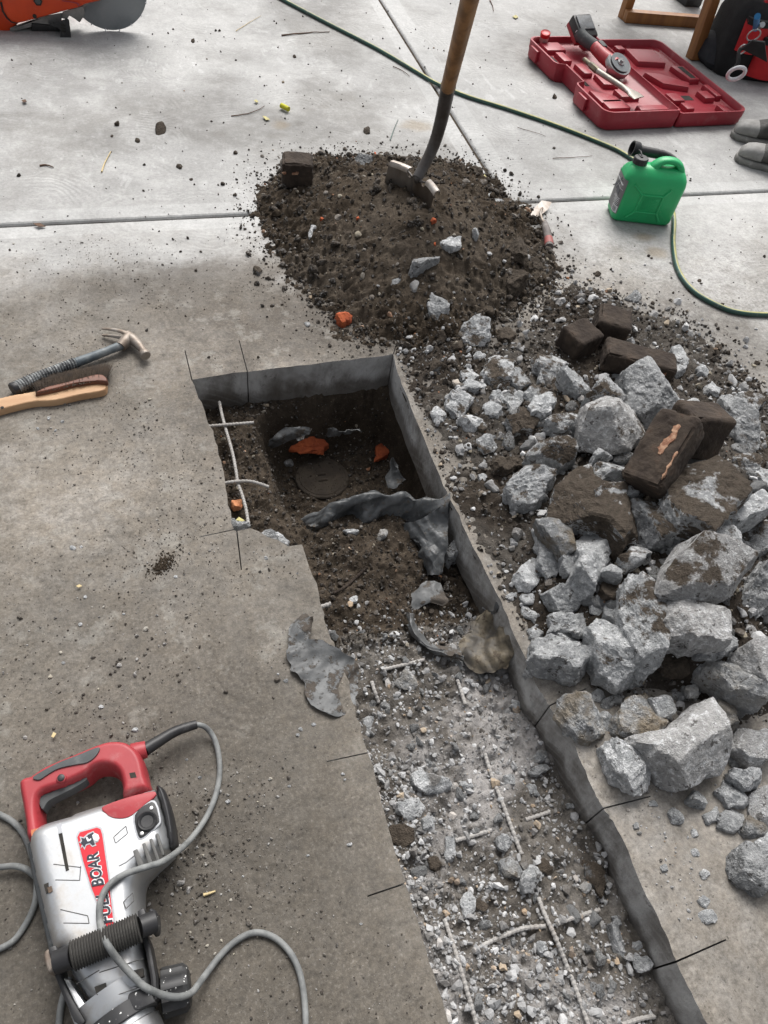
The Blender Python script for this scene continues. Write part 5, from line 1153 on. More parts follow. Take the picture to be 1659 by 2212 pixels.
# clamp, knob and tool holder
A, B = G(500, 1268, .055, 'D'), G(560, 1420, .055, 'D')
mb = MB().lathe(A, B - A, [(-.01, .058), (.012, .054), (.03, .048), (.032, .044), (.2, .042)], 32); build('nose_barrel', mb, M['silver'], DH, 50)
A2 = A + (B - A) * .36; mb = MB().lathe(A2, B - A, [(0, .0495), (.001, .0525), (.022, .0525), (.023, .0495)], 32); build('clamp_band', mb, M['black_spots'], DH, 40)
A3 = A + (B - A) * .78; mb = MB().lathe(A3, B - A, [(0, .030), (.01, .047), (.11, .047)], 32); build('tool_holder', mb, M['chrome'], DH, 50)
mb = MB(); flatshape(mb, P2('560,1270 655,1230 672,1262 690,1300 600,1340 575,1310'), .055, .048); build('clamp_block', mb, M['black_spots'], DH, 40, .003)
A, B = G(695, 1215, .035, 'D'), G(822, 1165, .035, 'D'); A = G(700, 1252, .035, 'D'); B = G(824, 1218, .035, 'D'); L = np.linalg.norm(B - A)
mb = MB(); n = 40; ang = np.arange(n) * 2 * math.pi / n; e = (B - A) / L; up = np.array([0, 0, 1.]); sv = np.cross(e, up)
rings = []
for t, r in ((0, .026), (.05, .034), (.8, .033), (.95, .029), (1.0, .022)):
    rr = r * (1 + .05 * np.sign(np.sin(ang * 13)) * (1 if .02 < t < .9 else 0)); rings.append(A + e * L * t + np.cos(ang)[:, None] * rr[:, None] * sv + np.sin(ang)[:, None] * rr[:, None] * up)
mb.loft(rings); build('clamp_knob', mb, M['black_spots'], DH, 25)
mb = MB()
tubeU(mb, [('D', *q) for q in ((848, 88, .035), (888, 100, .026), (920, 138, .014), (942, 200, .007), (950, 290, .006), (934, 390, .006), (892, 490, .010), (830, 578, .028), (765, 640, .07), (700, 682, .110), (640, 702, .1155), (540, 736, .116), (470, 785, .1155), (436, 850, .1155), (432, 930, .118), (448, 1000, .140), (475, 1055, .146), (520, 1115, .128), (600, 1200, .114), (640, 1230, .108), (700, 1256, .085), (770, 1266, .077), (830, 1245, .058), (880, 1182, .024), (950, 1090, .008), (1020, 1024, .006), (1100, 988, .006), (1180, 1006, .006), (1245, 1062, .006), (1288, 1140, .006), (1310, 1230, .006), (1320, 1330, .006), (1320, 1420, .006))], .0053, 10, 8)
tubeU(mb, [('D', *q) for q in ((-40, 462, .006), (0, 478, .006), (60, 512, .006), (110, 575, .006), (148, 690, .006), (160, 800, .006), (138, 900, .006), (70, 1012, .006), (0, 1058, .006), (-40, 1075, .006))], .0053, 10, 8)
tubeU(mb, [('D', *q) for q in ((-40, 700, .017), (0, 705, .0165), (60, 700, .0165), (110, 712, .0165), (150, 742, .014), (190, 780, .008))], .0053, 10, 8)
tubeU(mb, [('D', *q) for q in ((300, 1180, .006), (278, 1250, .006), (262, 1320, .006), (252, 1420, .006))], .0053, 10, 8)
build('power_cable', mb, M['cable'], DH, 60)

# ------------------------------------------------------------------ claw hammer and dust brush
o = G(340, 470, 0, 'Q2'); CH_ = thing('claw_hammer', (o[0], o[1], 0), 'old claw hammer with worn silver grip lying beside the brush', 'hammer')
mb = MB(); a = np.array([G(x, y, z, 'Q2') for x, y, z in ((62, 575, .018), (120, 545, .018), (200, 512, .018), (330, 460, .019))]); a = resample(cat(a, 8, False), .0011)
mb.tube(a, .0165 + .0016 * np.sin(np.arange(len(a)) * .95) - .002 * np.linspace(0, 1, len(a)), 14); build('grip', mb, simple('worn_grip', (.30, .31, .31), (.05, .052, .055), 55, .5, .2, bump=.3, dust=.2), CH_, 0)
mb = MB(); mb.lathe(G(57, 578, .018, 'Q2'), G(57, 578, .018, 'Q2') - G(120, 545, .018, 'Q2'), [(-.012, .0172), (-.002, .019), (.002, .017), (.003, .005)], 18); build('butt_cap', mb, M['black'], CH_, 50)
mb = MB(); tubeU(mb, [('Q2', *q) for q in ((325, 463, .019), (400, 435, .020), (470, 408, .021), (540, 380, .023))], [.0135, .0125, .0115, .0125], 12); build('handle', mb, simple('blue_grey_handle', (.075, .095, .11), (.13, .15, .16), 30, .5, .1, dust=.35, bump=.2), CH_, 60)
mb = MB()
tubeU(mb, [('Q2', *q) for q in ((548, 345, .024), (575, 362, .024), (600, 385, .024), (618, 408, .023), (628, 425, .022))], [.0165, .0155, .0125, .0105, .0125], 12)
mb.lathe(G(620, 415, .023, 'Q2'), G(636, 440, .022, 'Q2') - G(612, 405, .023, 'Q2'), [(0, .0125), (.006, .0150), (.016, .0150), (.018, .0135), (.0182, .004)], 20)
tubeU(mb, [('Q2', *q) for q in ((522, 392, .022), (540, 372, .024), (560, 345, .026))], [.0150, .0165, .0150], 12)
for pts in (((570, 352, .030), (535, 330, .036), (490, 318, .034), (442, 314, .026)), ((560, 362, .018), (530, 354, .018), (490, 346, .013), (442, 342, .007))):
    a = cat(np.array([G(x, y, z, 'Q2') for x, y, z in pts]), 6, False); mb.tube(a, np.linspace(.0095, .0035, len(a)), 8, flat=.7)
build('head', mb, M['steel'], CH_, 50)

o = G(280, 590, 0, 'Q2'); BR = thing('dust_brush', (o[0], o[1], 0), 'wooden dust brush with dark dirty bristles lying on the slab', 'brush')
out = cat(GL(P2('-60,640 0,626 60,612 150,596 215,572 330,545 425,538 458,545 464,565 448,592 350,610 240,634 150,640 60,660 0,676 -60,690'), .012, 'Q2')[:, :2], 4)
mb = MB().pillow(out, [(.001, .003), (.004, 0), (.019, 0), (.022, .003)]); build('handle', mb, M['brushwood'], BR, 50)
out = cat(GL(P2('152,596 200,570 300,545 400,518 438,515 462,528 464,548 420,546 330,556 230,582'), .03, 'Q2')[:, :2], 4)
mb = MB().pillow(out, [(.0205, .002), (.024, 0), (.032, .001), (.035, .004)]); build('bristle_block', mb, M['brushred'], BR, 50)
mb = MB(); c = G(10, 655, .0222, 'Q2'); mb.lathe(c, (0, 0, 1), [(0, .0045), (.0006, .0045)], 14); build('hang_hole', mb, M['hole'], BR, 0)
mb = MB(); rb = np.random.default_rng(8)
for _ in range(2400):
    t = rb.uniform(0, 1); x0 = 158 + 306 * t; y0 = 588 - 62 * t + rb.uniform(-5, 8); z0 = rb.uniform(.012, .033)
    L = rb.uniform(40, 64) * (.75 + .3 * min(1, 4 * t)); dx = rb.normal(-4, 9) + 16 * max(0, t - .85) * 10 * rb.uniform(.2, 1)
    a = G(x0, y0, z0, 'Q2'); b = G(x0 + dx, y0 - L, max(.003, z0 + rb.normal(-.002, .006)), 'Q2'); m_ = (a + b) / 2 + np.array([0, 0, rb.uniform(0, .003)])
    mb.tube(np.array([a, m_, b]), [.00065, .0006, .0004], 3, False)
BRS = build('bristles', mb, M['bristle'], BR, 0)

# ------------------------------------------------------------------ shovel
top = np.array([.862, 2.232, .265])
def V_(x, y, z): return G(x, y, z, 'V')
SH = thing('shovel', (top[0], top[1], .1), 'long-handled shovel with wooden shaft standing upright in the soil heap', 'shovel')
s0, s1, s2, s3 = G(902, 385, .235), G(935, 320, .31), G(953, 262, .40), G(968, 190, .52)
w1 = G(1016, -4, .84); dirn = w1 - s3; w2 = s3 + dirn * 2.6
def rpx(p, px):                                  # a radius that covers px pixels at p
    return px * np.linalg.norm(p - np.array([0, 0, CAM_H])) / FPX / 2 * .97
mb = MB(); a = np.array([s3 - dirn * .03, s3, w1, w2]); mb.tube(resample(a, .05), np.interp(np.linspace(0, 1, len(resample(a, .05))), [0, .4, 1], [rpx(s3, 28), rpx(w1, 35), rpx(w1, 35)]), 18); build('shaft', mb, M['ash'], SH, 60)
mb = MB(); a = cat(np.array([s0, s1, s2, s3, s3 + dirn * .012]), 8, False); mb.tube(a, np.interp(np.linspace(0, 1, len(a)), [0, .3, .6, 1], [rpx(s0, 21), rpx(s1, 24), rpx(s2, 27), rpx(s3, 30.5)]), 18); SOC = build('socket', mb, M['socket'], SH, 60)
# blade: a dished plate; width axis from the far left shoulder to the near right one
Lc, Rc = G(848, 352, .235), G(946, 417, .235); wv = Rc - Lc; W = np.linalg.norm(wv); wv /= W; mid = (Lc + Rc) / 2
dn = np.array([0.0, 0, -1]) + np.array([-.08, .10, 0]); dn /= np.linalg.norm(dn); nv = np.cross(wv, dn); nv /= np.linalg.norm(nv)
if nv @ (np.array([0, 0, CAM_H]) - mid) < 0: nv = -nv
nu, nw = 25, 15; fr_, bk = [], []
for j in range(nw):
    for i in range(nu):
        u = i / (nu - 1) * 2 - 1; t = j / (nw - 1); yy = t * .24
        sh = .030 * (1 - u * u) - .016; shoulder = -.012 * math.exp(-((abs(u) - .30) / .10) ** 2) * (1 - t) ** 2
        crown = .018 * math.exp(-(u / .16) ** 2) * (1 - t) ** 3
        p = mid + wv * u * W / 2 * (1 - .10 * t ** 3) + dn * (yy - shoulder * 1.6) - nv * (sh + crown * -1)
        fr_.append(p); bk.append(p - nv * .0032)
f = []
for j in range(nw - 1):
    for i in range(nu - 1):
        a = j * nu + i; f += [(a, a + 1, a + nu + 1, a + nu), tuple(nu * nw + q for q in (a + nu, a + nu + 1, a + 1, a))]
for i in range(nu - 1): f += [(i, nu * nw + i, nu * nw + i + 1, i + 1)]
for j in range(nw - 1):
    a = j * nu; f += [(a, a + nu, nu * nw + a + nu, nu * nw + a)]; a += nu - 1; f += [(a + nu, a, nu * nw + a, nu * nw + a + nu)]
mb = MB().add(np.array(fr_ + bk), f); BL = build('blade', mb, M['blade'], SH, 40)
for ua, ub in ((-1.0, -.40), (.40, 1.0)):        # the turned foot treads
    mb = MB(); pts = []
    rows = []
    for k in range(9):
        u = ua + (ub - ua) * k / 8; sh = .030 * (1 - u * u) - .016; p = mid + wv * u * W / 2 - nv * sh
        q = [p + dn * .006 + nv * .0015, p - dn * .004 + nv * .0015, p - dn * .010 - nv * .004, p - dn * .010 - nv * .018, p - dn * .005 - nv * .024, p - dn * .002 - nv * .020, p - dn * .006 - nv * .015, p - dn * .005 - nv * .004, p + dn * .004 - nv * .004]
        rows.append(np.array(q))
    mb.loft(rows); build('foot_tread', mb, M['blade_edge'], BL, 50)
mb = MB(); pts = [s0 + (s1 - s0) * .15]
for sg in (-1, 1):
    a = cat(np.array([s1 * .55 + s0 * .45 + wv * sg * .008, s0 + wv * sg * .016, mid + wv * sg * .030 - nv * .006, mid + wv * sg * .045 - nv * .012]), 6, False); mb.tube(a, np.linspace(.0045, .0028, len(a)), 8)
a = np.array([s0 + (s1 - s0) * .2, s0, mid + dn * .02 - nv * .008, mid + dn * .07 - nv * .012]); a = cat(a, 6, False); mb.tube(a, np.linspace(rpx(s0, 21), .008, len(a)), 14, flat=.6); build('frog', mb, M['socket'], BL, 50)

# ------------------------------------------------------------------ hand trowel
o = G(1555, 400, 0, 'M'); TR = thing('trowel', (o[0], o[1], 0), 'small pointing trowel with red-ended handle at the right foot of the heap', 'trowel')
mb = MB(); w = np.array([G(x, y, z, 'M') for x, y, z in ((1460, 376, .004), (1490, 325, .018), (1528, 285, .030), (1578, 294, .022), (1560, 330, .012), (1528, 356, .010), (1490, 374, .006))]); mb.plate(w, .0018); build('blade', mb, M['blade_edge'], TR, 30)
mb = MB(); tubeU(mb, [('M', *q) for q in ((1530, 325, .018), (1522, 352, .030), (1530, 385, .026), (1543, 405, .020))], [.005, .005, .006, .007], 8); build('tang', mb, M['steel'], TR, 50)
mb = MB(); tubeU(mb, [('M', *q) for q in ((1540, 395, .019), (1550, 430, .019), (1560, 475, .019), (1566, 522, .019))], [.010, .014, .0155, .0155], 14); hb = build('handle', mb, simple('dirty_trowel_handle', (.10, .085, .08), (.16, .14, .13), 30, .7, dust=.3, bump=.3), TR, 60)
mb = MB(); A = G(1561, 480, .019, 'M'); B = G(1565, 512, .019, 'M'); mb.lathe(A, B - A, [(0, .0160), (np.linalg.norm(B - A), .0162)], 16); build('red_band', mb, simple('faded_red', (.34, .07, .06), (.22, .08, .07), 30, .6, dust=.3), hb, 60)

# ------------------------------------------------------------------ garden hose
mb = MB(); pth = [(560, -30, .009), (615, 1, .009), (700, 46, .009), (800, 97, .009), (850, 125, .009), (900, 155, .009), (945, 181, .009), (1010, 208, .009), (1100, 236, .009), (1200, 270, .009), (1290, 305, .009), (1345, 330, .009), (1400, 370, .009), (1440, 420, .009), (1456, 470, .009), (1455, 530, .009), (1466, 585, .009), (1500, 630, .009), (1560, 664, .009), (1610, 677, .009), (1680, 680, .009), (1760, 676, .009)]
a = resample(cat(np.array([G(*q) for q in pth]), 8, False), .012); n = 12; nu = len(a)
Tn = np.gradient(a, axis=0); Tn /= np.linalg.norm(Tn, axis=1)[:, None]; Sn = np.cross(Tn, [0, 0, 1.]); ang = np.arange(n) * 2 * math.pi / n
for k in range(nu): pass
rings = [a[k] + .0088 * (np.cos(ang + .25 * math.sin(k * .03))[:, None] * Sn[k] + np.sin(ang + .25 * math.sin(k * .03))[:, None] * np.array([0, 0, 1.])) for k in range(nu)]
f = []; mi = []
V = np.concatenate(rings)
for k in range(nu - 1):
    for i in range(n):
        j = (i + 1) % n; mb.f.append([k * n + i, k * n + j, (k + 1) * n + j, (k + 1) * n + i]); mb.m.append(1 if i in (2, 3, 7) else 0)
mb.v.append(V); mb.n = len(V)
HO = build('garden_hose', mb, [M['hose'], M['hose_y']], smooth=60); tag(HO, 'dark green garden hose with yellow stripes running behind the green jerry can', 'hose')

# ------------------------------------------------------------------ green jerry can
BL_, FL_, FRt = G(118, 905, 0, 'J'), G(180, 1030, 0, 'J'), G(735, 1092, 0, 'J')
ux = FRt - FL_; LW = np.linalg.norm(ux); ux /= LW; uy = np.array([-ux[1], ux[0], 0]); DP = .115; uz = np.array([0, 0, 1.])
jc = FL_ + ux * LW / 2 + uy * DP / 2
JC = thing('jerry_can', jc, 'green plastic jerry can with black cap and black spout on the concrete', 'jerry can')
def jp(x, y, z): return jc + ux * x + uy * y + uz * z
def rrect(hx, hy, r, n=7, cx=0.0):
    p = []
    for sx, sy, a0 in ((1, 1, 0), (-1, 1, 90), (-1, -1, 180), (1, -1, 270)):
        for k in range(n):
            t = math.radians(a0 + 90 * k / (n - 1)); p.append((cx + sx * (hx - r) + r * math.cos(t), sy * (hy - r) + r * math.sin(t)))
    return p
hx, hy = LW / 2, DP / 2; rings = []
HB = .186
for z, dx, dy, r in ((0, .012, .012, .02), (.004, .005, .005, .024), (.014, 0, 0, .028), (HB * .82, -.002, 0, .028), (HB * .92, .001, .003, .028), (HB, .008, .012, .026), (HB + .012, .016, .026, .022), (HB + .018, .026, .036, .016)):
    rings.append(np.array([jp(x, y, z) for x, y in rrect(hx - dx, hy - dy, min(r, hy - dy - .002))]))
mb = MB().loft(rings); CB = build('body', mb, M['green'], JC, 50)
# carrying handle: a flattened arch rising from the middle to the right end
mb = MB(); rows = []
for x, z, wd, hh in ((-.024, HB - .004, .026, .02), (-.010, HB + .020, .024, .014), (.012, HB + .038, .021, .011), (.045, HB + .041, .020, .011), (.072, HB + .032, .022, .012), (.086, HB + .012, .026, .016), (.088, HB - .010, .030, .02)):
    rows.append((x, z, wd, hh))
rows = cat(np.array(rows), 4, False); Rn = []
tg = np.gradient(rows[:, :2], axis=0)
for (x, z, wd, hh), (tx, tz) in zip(rows, tg):
    l = math.hypot(tx, tz) + 1e-9; nx, nz = -tz / l, tx / l
    Rn.append(np.array([jp(x + nx * hh * math.sin(t), wd * math.cos(t) * abs(math.cos(t)) ** -.3 if abs(math.cos(t)) > 1e-3 else 0, z + nz * hh * math.sin(t)) for t in np.linspace(0, 2 * math.pi, 17)[:-1]]))
mb.loft(Rn); build('carry_handle', mb, M['green'], JC, 50)
nk = (-hx + .045, 0)
mb = MB().lathe(jp(nk[0], 0, HB + .006), (0, 0, 1), [(0, .034), (.012, .026), (.018, .024)], 24); build('neck', mb, M['green'], JC, 50)
mb = MB(); n = 48; ang = np.arange(n) * 2 * math.pi / n; rings = []
for z, r, g in ((.018, .0245, 0), (.020, .0262, 1), (.038, .0262, 1), (.041, .024, 0), (.0415, .012, 0)):
    rr = r * (1 + .045 * (np.sin(ang * 12) > 0) * g); rings.append(np.array([jp(nk[0] + q * math.cos(t), q * math.sin(t), HB + z) for q, t in zip(rr, ang)]))
mb.loft(rings); CAP = build('cap', mb, M['black'], JC, 30)
mb = MB().lathe(jp(nk[0], 0, HB + .041), (0, 0, 1), [(0, .006), (.004, .005), (.0042, .002)], 12); mb.tube(np.array([jp(nk[0], 0, HB + .044), jp(nk[0] - .004, .02, HB + .052), jp(nk[0] - .012, .055, HB + .046)]), .0028, 6); build('cap_strap', mb, M['black'], CAP, 50)
# pouring spout clipped along the back of the top
mb = MB(); A = np.array([jp(-hx + .035, .06, HB + .040), jp(-.06, .061, HB + .036), jp(.005, .062, HB + .032)]); mb.tube(A, .0175, 16)
sp = cat(np.array([jp(.003, .062, HB + .032), jp(.035, .060, HB + .031), jp(.068, .050, HB + .022), jp(.088, .036, HB + .004)]), 10, False); sp = resample(sp, .0016)
mb.tube(sp, .0155 - .003 * np.linspace(0, 1, len(sp)) + .0011 * (np.arange(len(sp)) % 3 == 0), 14)
mb.tube(np.array([jp(.086, .036, HB + .006), jp(.100, .012, HB - .014), jp(.106, .0, HB - .026)]), .0085, 12); SPT = build('spout', mb, M['black'], JC, 30)
e = A[0] - A[1]; e /= np.linalg.norm(e); mb = MB().lathe(A[0] - e * .012, e, [(0, .0235), (.004, .0265), (.028, .0265), (.028, .0215), (.006, .0205), (.006, .001)], 24); build('spout_collar', mb, M['black'], SPT, 40)
mb = MB(); mb.lathe(jp(.106, 0, HB - .026), jp(.106, 0, HB - .026) - jp(.100, .012, HB - .014), [(0, .0065), (.0006, .0065)], 12); build('spout_mouth', mb, M['hole'], SPT, 0)
for c0 in (.088,):
    mb = MB().lathe(jp(c0, .030, HB + .000), (np.array(jp(.1, .012, 0)) - jp(.088, .036, .02)), [(0, .020), (.007, .020)], 20); build('spout_clip', mb, M['green'], JC, 40)
# embossed panel and diagonal ribs on the broad side
yf = -hy - .0012; zc_ = HB * .45; mb = MB()
for x0, z0, x1, z1 in ((-.042, .034, -.082, .068), (.042, .034, .062, .062), (-.042, -.034, -.070, -.060), (.042, -.034, .064, -.064)):
    mb.tube(np.array([jp(x0, yf, zc_ + z0), jp(x1, yf, zc_ + z1)]), .0046, 8)
fr_ = [(-.042, .034), (.042, .034), (.042, -.034), (-.042, -.034), (-.042, .034)]
for (xa, za), (xb, zb) in zip(fr_, fr_[1:]): mb.tube(np.array([jp(xa, yf, zc_ + za), jp(xb, yf, zc_ + zb)]), .0042, 8)
for k in range(11):
    z = zc_ + .024 - k * .0048; mb.tube(np.array([jp(-.030, yf, z), jp(.030 - (k * 37 % 11) * .002, yf, z)]), .0008, 4)
build('embossed_panel', mb, M['green'], JC, 40)
# printed label wrapped round the narrow end
mb = MB()
def endp(s, z, d=.0012):                       # s runs across the rounded left end
    q = np.array(rrect(hx + .0012 + d, hy + d, .028, 9)); q = q[np.argsort(np.arctan2(q[:, 1], q[:, 0]) % (2 * math.pi))]
    a = math.pi + s; th = np.arctan2(q[:, 1], q[:, 0]) % (2 * math.pi); x = np.interp(a, th, q[:, 0]); y = np.interp(a, th, q[:, 1]); return jp(x, y, z)
def strip(s0, s1, z0, z1, d=.0012, n=14):
    v = [endp(s0 + (s1 - s0) * k / n, z, d) for z in (z0, z1) for k in range(n + 1)]; f = [(k, k + 1, n + 2 + k, n + 1 + k) for k in range(n)]
    return v, f
v, f = strip(-.42, .46, .030, .160); mb.add(v, f); LB = build('label', mb, M['paper'], JC, 60)
mb = MB()
for z0, z1, s0, s1 in ((.135, .140, -.3, .35), (.12, .1215, -.1, .4), (.086, .088, .05, .4), (.080, .082, .0, .4), (.074, .076, .1, .4), (.068, .0695, .05, .4), (.062, .0635, .1, .4), (.033, .058, .16, .44)):
    v, f = strip(s0, s1, z0, z1, .0018); mb.add(v, f)
build('label_print', mb, M['white'], LB, 0)
mb = MB()
for k in range(9): v, f = strip(.19 + k * .026, .19 + k * .026 + (.010 if k % 3 else .017), .036, .055, .0022, 3); mb.add(v, f)
build('barcode', mb, M['navy'], LB, 0); mb = mb2 = MB(); v, f = strip(.02, .30, .094, .116, .0020); mb.add(v, f)
for k, (sa, za, sb, zb) in enumerate(((-.30, .100, .1, .154), (-.1, .100, .22, .150))): 
    q = [endp(sa, za, .002), endp(sa + .12, za, .002), endp(sb + .12, zb, .002), endp(sb, zb, .002)]; mb.add(q, [(0, 1, 2, 3)])
build('label_picture', mb2, M['navy'], LB, 0)

# ------------------------------------------------------------------ open red tool case
def case_frame(a, b, c, z):                    # a back left, b back right, c front right corner of the rim (pixels of frame C)
    A, B, Cc = G(*a, z, 'C'), G(*b, z, 'C'), G(*c, z, 'C'); v = A - B; w = Cc - B
    return B, w / np.linalg.norm(w), np.linalg.norm(w)
HZ = .085
hinge_b, u_, L_ = case_frame((65, 250), (515, 240), (1088, 738), HZ)
n_ = np.array([u_[1], -u_[0], 0]); n_ = -n_ if n_[0] > 0 else n_          # from the hinge towards the left
WB = np.linalg.norm(G(65, 250, HZ, 'C') - hinge_b)
TC = thing('tool_case', hinge_b * [1, 1, 0], 'open red plastic tool case lying flat with its lid folded back', 'tool case')
def cp(s, t, z): return hinge_b * [1, 1, 0] + u_ * s + n_ * t + np.array([0, 0, z])
def tray(w, h, side, depth, notch):
    """shell of one half: side +1 lies left of the hinge, -1 right"""
    def ring(ins, z, extra=0):
        p = []; r = .05 - ins * .3
        s0, s1, t0, t1 = ins, L_ - ins, ins * (.5), w - ins
        # corners: hinge side tight, outer side round, with the handle recess in the outer side
        p += [(s0 + .008, t0), (s1 - .008, t0), (s1, t0 + .008)]
        for k in range(6): t = math.radians(90 * k / 5); p.append((s1 - r + r * math.cos(t), t1 - r + r * math.sin(t)))
        if notch:
            q = notch; p += [(L_ * .66, t1), (L_ * .635, t1 - .2 * q), (L_ * .62, t1 - q + ins * .2), (L_ * .40, t1 - q + ins * .2), (L_ * .385, t1 - .2 * q), (L_ * .36, t1)]
        for k in range(6): t = math.radians(90 + 90 * k / 5); p.append((s0 + r + r * math.cos(t), t1 - r + r * math.sin(t)))
        p += [(s0, t0 + .008)]
        return np.array([cp(s, side * (.004 + t), z) for s, t in p])
    mb = MB(); mb.loft([ring(.020, 0), ring(.010, .004), ring(.004, .014), ring(.003, h * .55), ring(.001, h * .56), ring(0, h - .004), ring(.001, h), ring(.009, h), ring(.011, h - .002), ring(.016, h - depth + .004), ring(.022, h - depth)])
    return mb
BS = build('case_base', tray(WB, HZ, 1, .030, .050), M['case'], TC, 40)
HL = .070; WL = WB * .97
LD = build('case_lid', tray(WL, HL, -1, .034, .0), M['case'], TC, 40)
def block(parent, name, pts, z0, z1, side, mat='case', bev=.006):
    mb = MB(); p = np.array([cp(s * L_, side * t * (WB if side > 0 else WL), z0) for s, t in pts]); q = p.copy(); q[:, 2] = z1; c = q.mean(0); q[:, :2] = c[:2] + (q[:, :2] - c[:2]) * .94
    mb.loft([p, q]); return build(name, mb, M[mat], parent, 40, bev)
zf = HZ - .030; r_ = lambda s0, s1, t0, t1: [(s0, t0), (s1, t0), (s1, t1), (s0, t1)]
# moulded nests of the base: raised islands around the tool channel
for q in (r_(.06, .18, .62, .90), r_(.20, .33, .70, .82), r_(.36, .50, .60, .72), [(.52, .34), (.66, .42), (.64, .62), (.50, .60)], r_(.70, .80, .30, .56), r_(.82, .93, .58, .88), [(.78, .62), (.86, .60), (.86, .9), (.70, .9)], r_(.05, .12, .10, .30), r_(.90, .96, .10, .5)):
    block(BS, 'moulded_nest', q, zf - .01, HZ - .008, 1)
for q in (r_(.20, .36, .84, .93), r_(.66, .80, .905, .955), r_(.42, .60, .745, .80)):
    block(BS, 'rim_slot', q, HZ - .0305, HZ - .0285, 1, 'hole', 0)
zl = HL - .034
for q in ([(.10, .34), (.30, .30), (.33, .72), (.12, .76)], [(.44, .20), (.60, .30), (.66, .62), (.60, .72), (.46, .42)], r_(.70, .80, .66, .82), r_(.84, .92, .22, .34), [(.36, .72), (.56, .76), (.56, .93), (.36, .93)], r_(.62, .78, .86, .95), r_(.06, .12, .22, .34), r_(.88, .96, .70, .80), r_(.72, .82, .16, .34)):
    block(LD, 'moulded_nest', q, zl - .01, HL - .010, -1)
for q in (r_(.38, .54, .80, .88), r_(.70, .76, .42, .58), r_(.78, .84, .08, .20)):
    block(LD, 'moulded_slot', q, HL - .0098 if q[0][0] == .38 else zl - .002, (HL - .009) if q[0][0] == .38 else zl + .001, -1, 'hole', 0)
for s in (.14, .76):
    mb = MB().box(cp(s * L_, WB + .010, HZ * .55), (.075, .016, .052), [u_, n_, (0, 0, 1)]); build('latch', mb, M['case'], BS, 40, .004)
mb = MB()
for k in range(3):
    mb = MB(); A, B = cp((.12 + .34 * k) * L_, 0, HL + .004), cp((.26 + .34 * k) * L_, 0, HL + .004); mb.tube(np.array([A, B]), .0065, 10); build('hinge', mb, M['case'], BS, 50)
# little tub with a red lid, in the back corner
o = G(160, 275, HZ - .01, 'C'); JT = thing('grease_tub', o, 'small clear tub with red screw lid in the corner of the tool case', 'tub')
ax = np.array([-.15, -.25, 1.]); mb = MB().lathe(o, ax, [(0, .020), (.003, .022), (.026, .022), (.027, .02)], 20); build('tub', mb, simple('cloudy_tub', (.42, .26, .24), (.5, .34, .32), 20, .4), JT, 40)
mb = MB().lathe(o + np.array([-.004, -.006, .026]), ax, [(0, .0245), (.016, .0245), (.018, .022), (.016, .019), (.0158, .002)], 24); build('lid', mb, simple('bright_red_lid', (.52, .02, .022), None, 10, .4), JT, 40)
# cordless grinder lying in the tray
def cz(x, y, z): return G(x, y, z, 'C')
o = cz(540, 340, HZ); AG = thing('angle_grinder', (o[0], o[1], HZ - .02), 'cordless angle grinder with black battery lying in the red tool case', 'angle grinder')
h0, h1, h2, h3 = cz(425, 255, .135), cz(500, 310, .120), cz(565, 380, .112), cz(640, 440, .105)
mb = MB().tube(resample(cat(np.array([cz(395, 215, .15), h0, h1]), 6, False), .01), [.034, .030, .029, .028, .027, .026, .027, .028][:len(resample(cat(np.array([cz(395, 215, .15), h0, h1]), 6, False), .01))] if False else .029, 14); build('handle', mb, M['grey_rubber'], AG, 50)
mb = MB().tube(np.array([h1 + (h2 - h1) * .1, h2, h3]), [.029, .031, .034], 14); build('motor_body', mb, M['red'], AG, 50)
mb = MB().box((h1 + h2) / 2 + np.array([.012, .012, .028]), (.055, .026, .012), [(h2 - h1) / np.linalg.norm(h2 - h1), np.cross([0, 0, 1.], (h2 - h1) / np.linalg.norm(h2 - h1)), (0, 0, 1)]); build('paddle_switch', mb, M['grey_rubber'], AG, 40, .004)
# battery: a box whose faces follow the picture's corners
P0, P1_, P2_ = cz(322, 215, .135), cz(400, 140, .175), cz(497, 135, .175)
e1 = cz(500, 175, .165) - cz(395, 180, .165); e1[2] = 0; w1_ = np.linalg.norm(e1); e1 /= w1_; e2 = np.array([-e1[1], e1[0], 0.]) * -1; e3 = np.array([0, 0, 1.])
a_ = math.radians(28); f2 = e2 * math.cos(a_) - e3 * math.sin(a_); f3 = e3 * math.cos(a_) + e2 * math.sin(a_)
bc = cz(425, 190, .15)
mb = MB().box(bc, (.105, .12, .046), [e1, f2, f3]); BT = build('battery', mb, M['black'], AG, 40, .006)
mb = MB().box(bc - f3 * .032, (.108, .118, .022), [e1, f2, f3]); build('battery_shoe', mb, M['red'], AG, 40, .005)
mb = MB().box(bc + f3 * .026 - f2 * .01, (.085, .075, .008), [e1, f2, f3]); build('battery_top', mb, simple('dusty_battery_top', (.16, .17, .18), (.08, .085, .09), 30, .5, dust=.4), BT, 40, .003)
q0 = bc + f2 * .0605; 
v0, v1, v2 = bc - e1 * .0528 + f2 * .015 - f3 * .006, bc - e1 * .0528 + f2 * .050 - f3 * .006, bc - e1 * .0528 + f2 * .015 + f3 * .014
writing('battery_rating', '5.0', 0, 1, 2, .02, lambda k: (v1, v0, v1 + (v2 - v0))[k], M['white'], BT, off=.02, shear=0)
hd = cz(655, 440, .105); axd = np.array([.15, -.45, .9]); axd /= np.linalg.norm(axd)
mb = MB().lathe(hd - axd * .03, axd, [(-.03, .024), (-.01, .034), (.02, .036), (.035, .028), (.037, .02)], 20); build('gear_head', mb, M['chrome'], AG, 40)
gd = []
for k in range(25):
    t = math.radians(-60 + 250 * k / 24); gd.append(t)
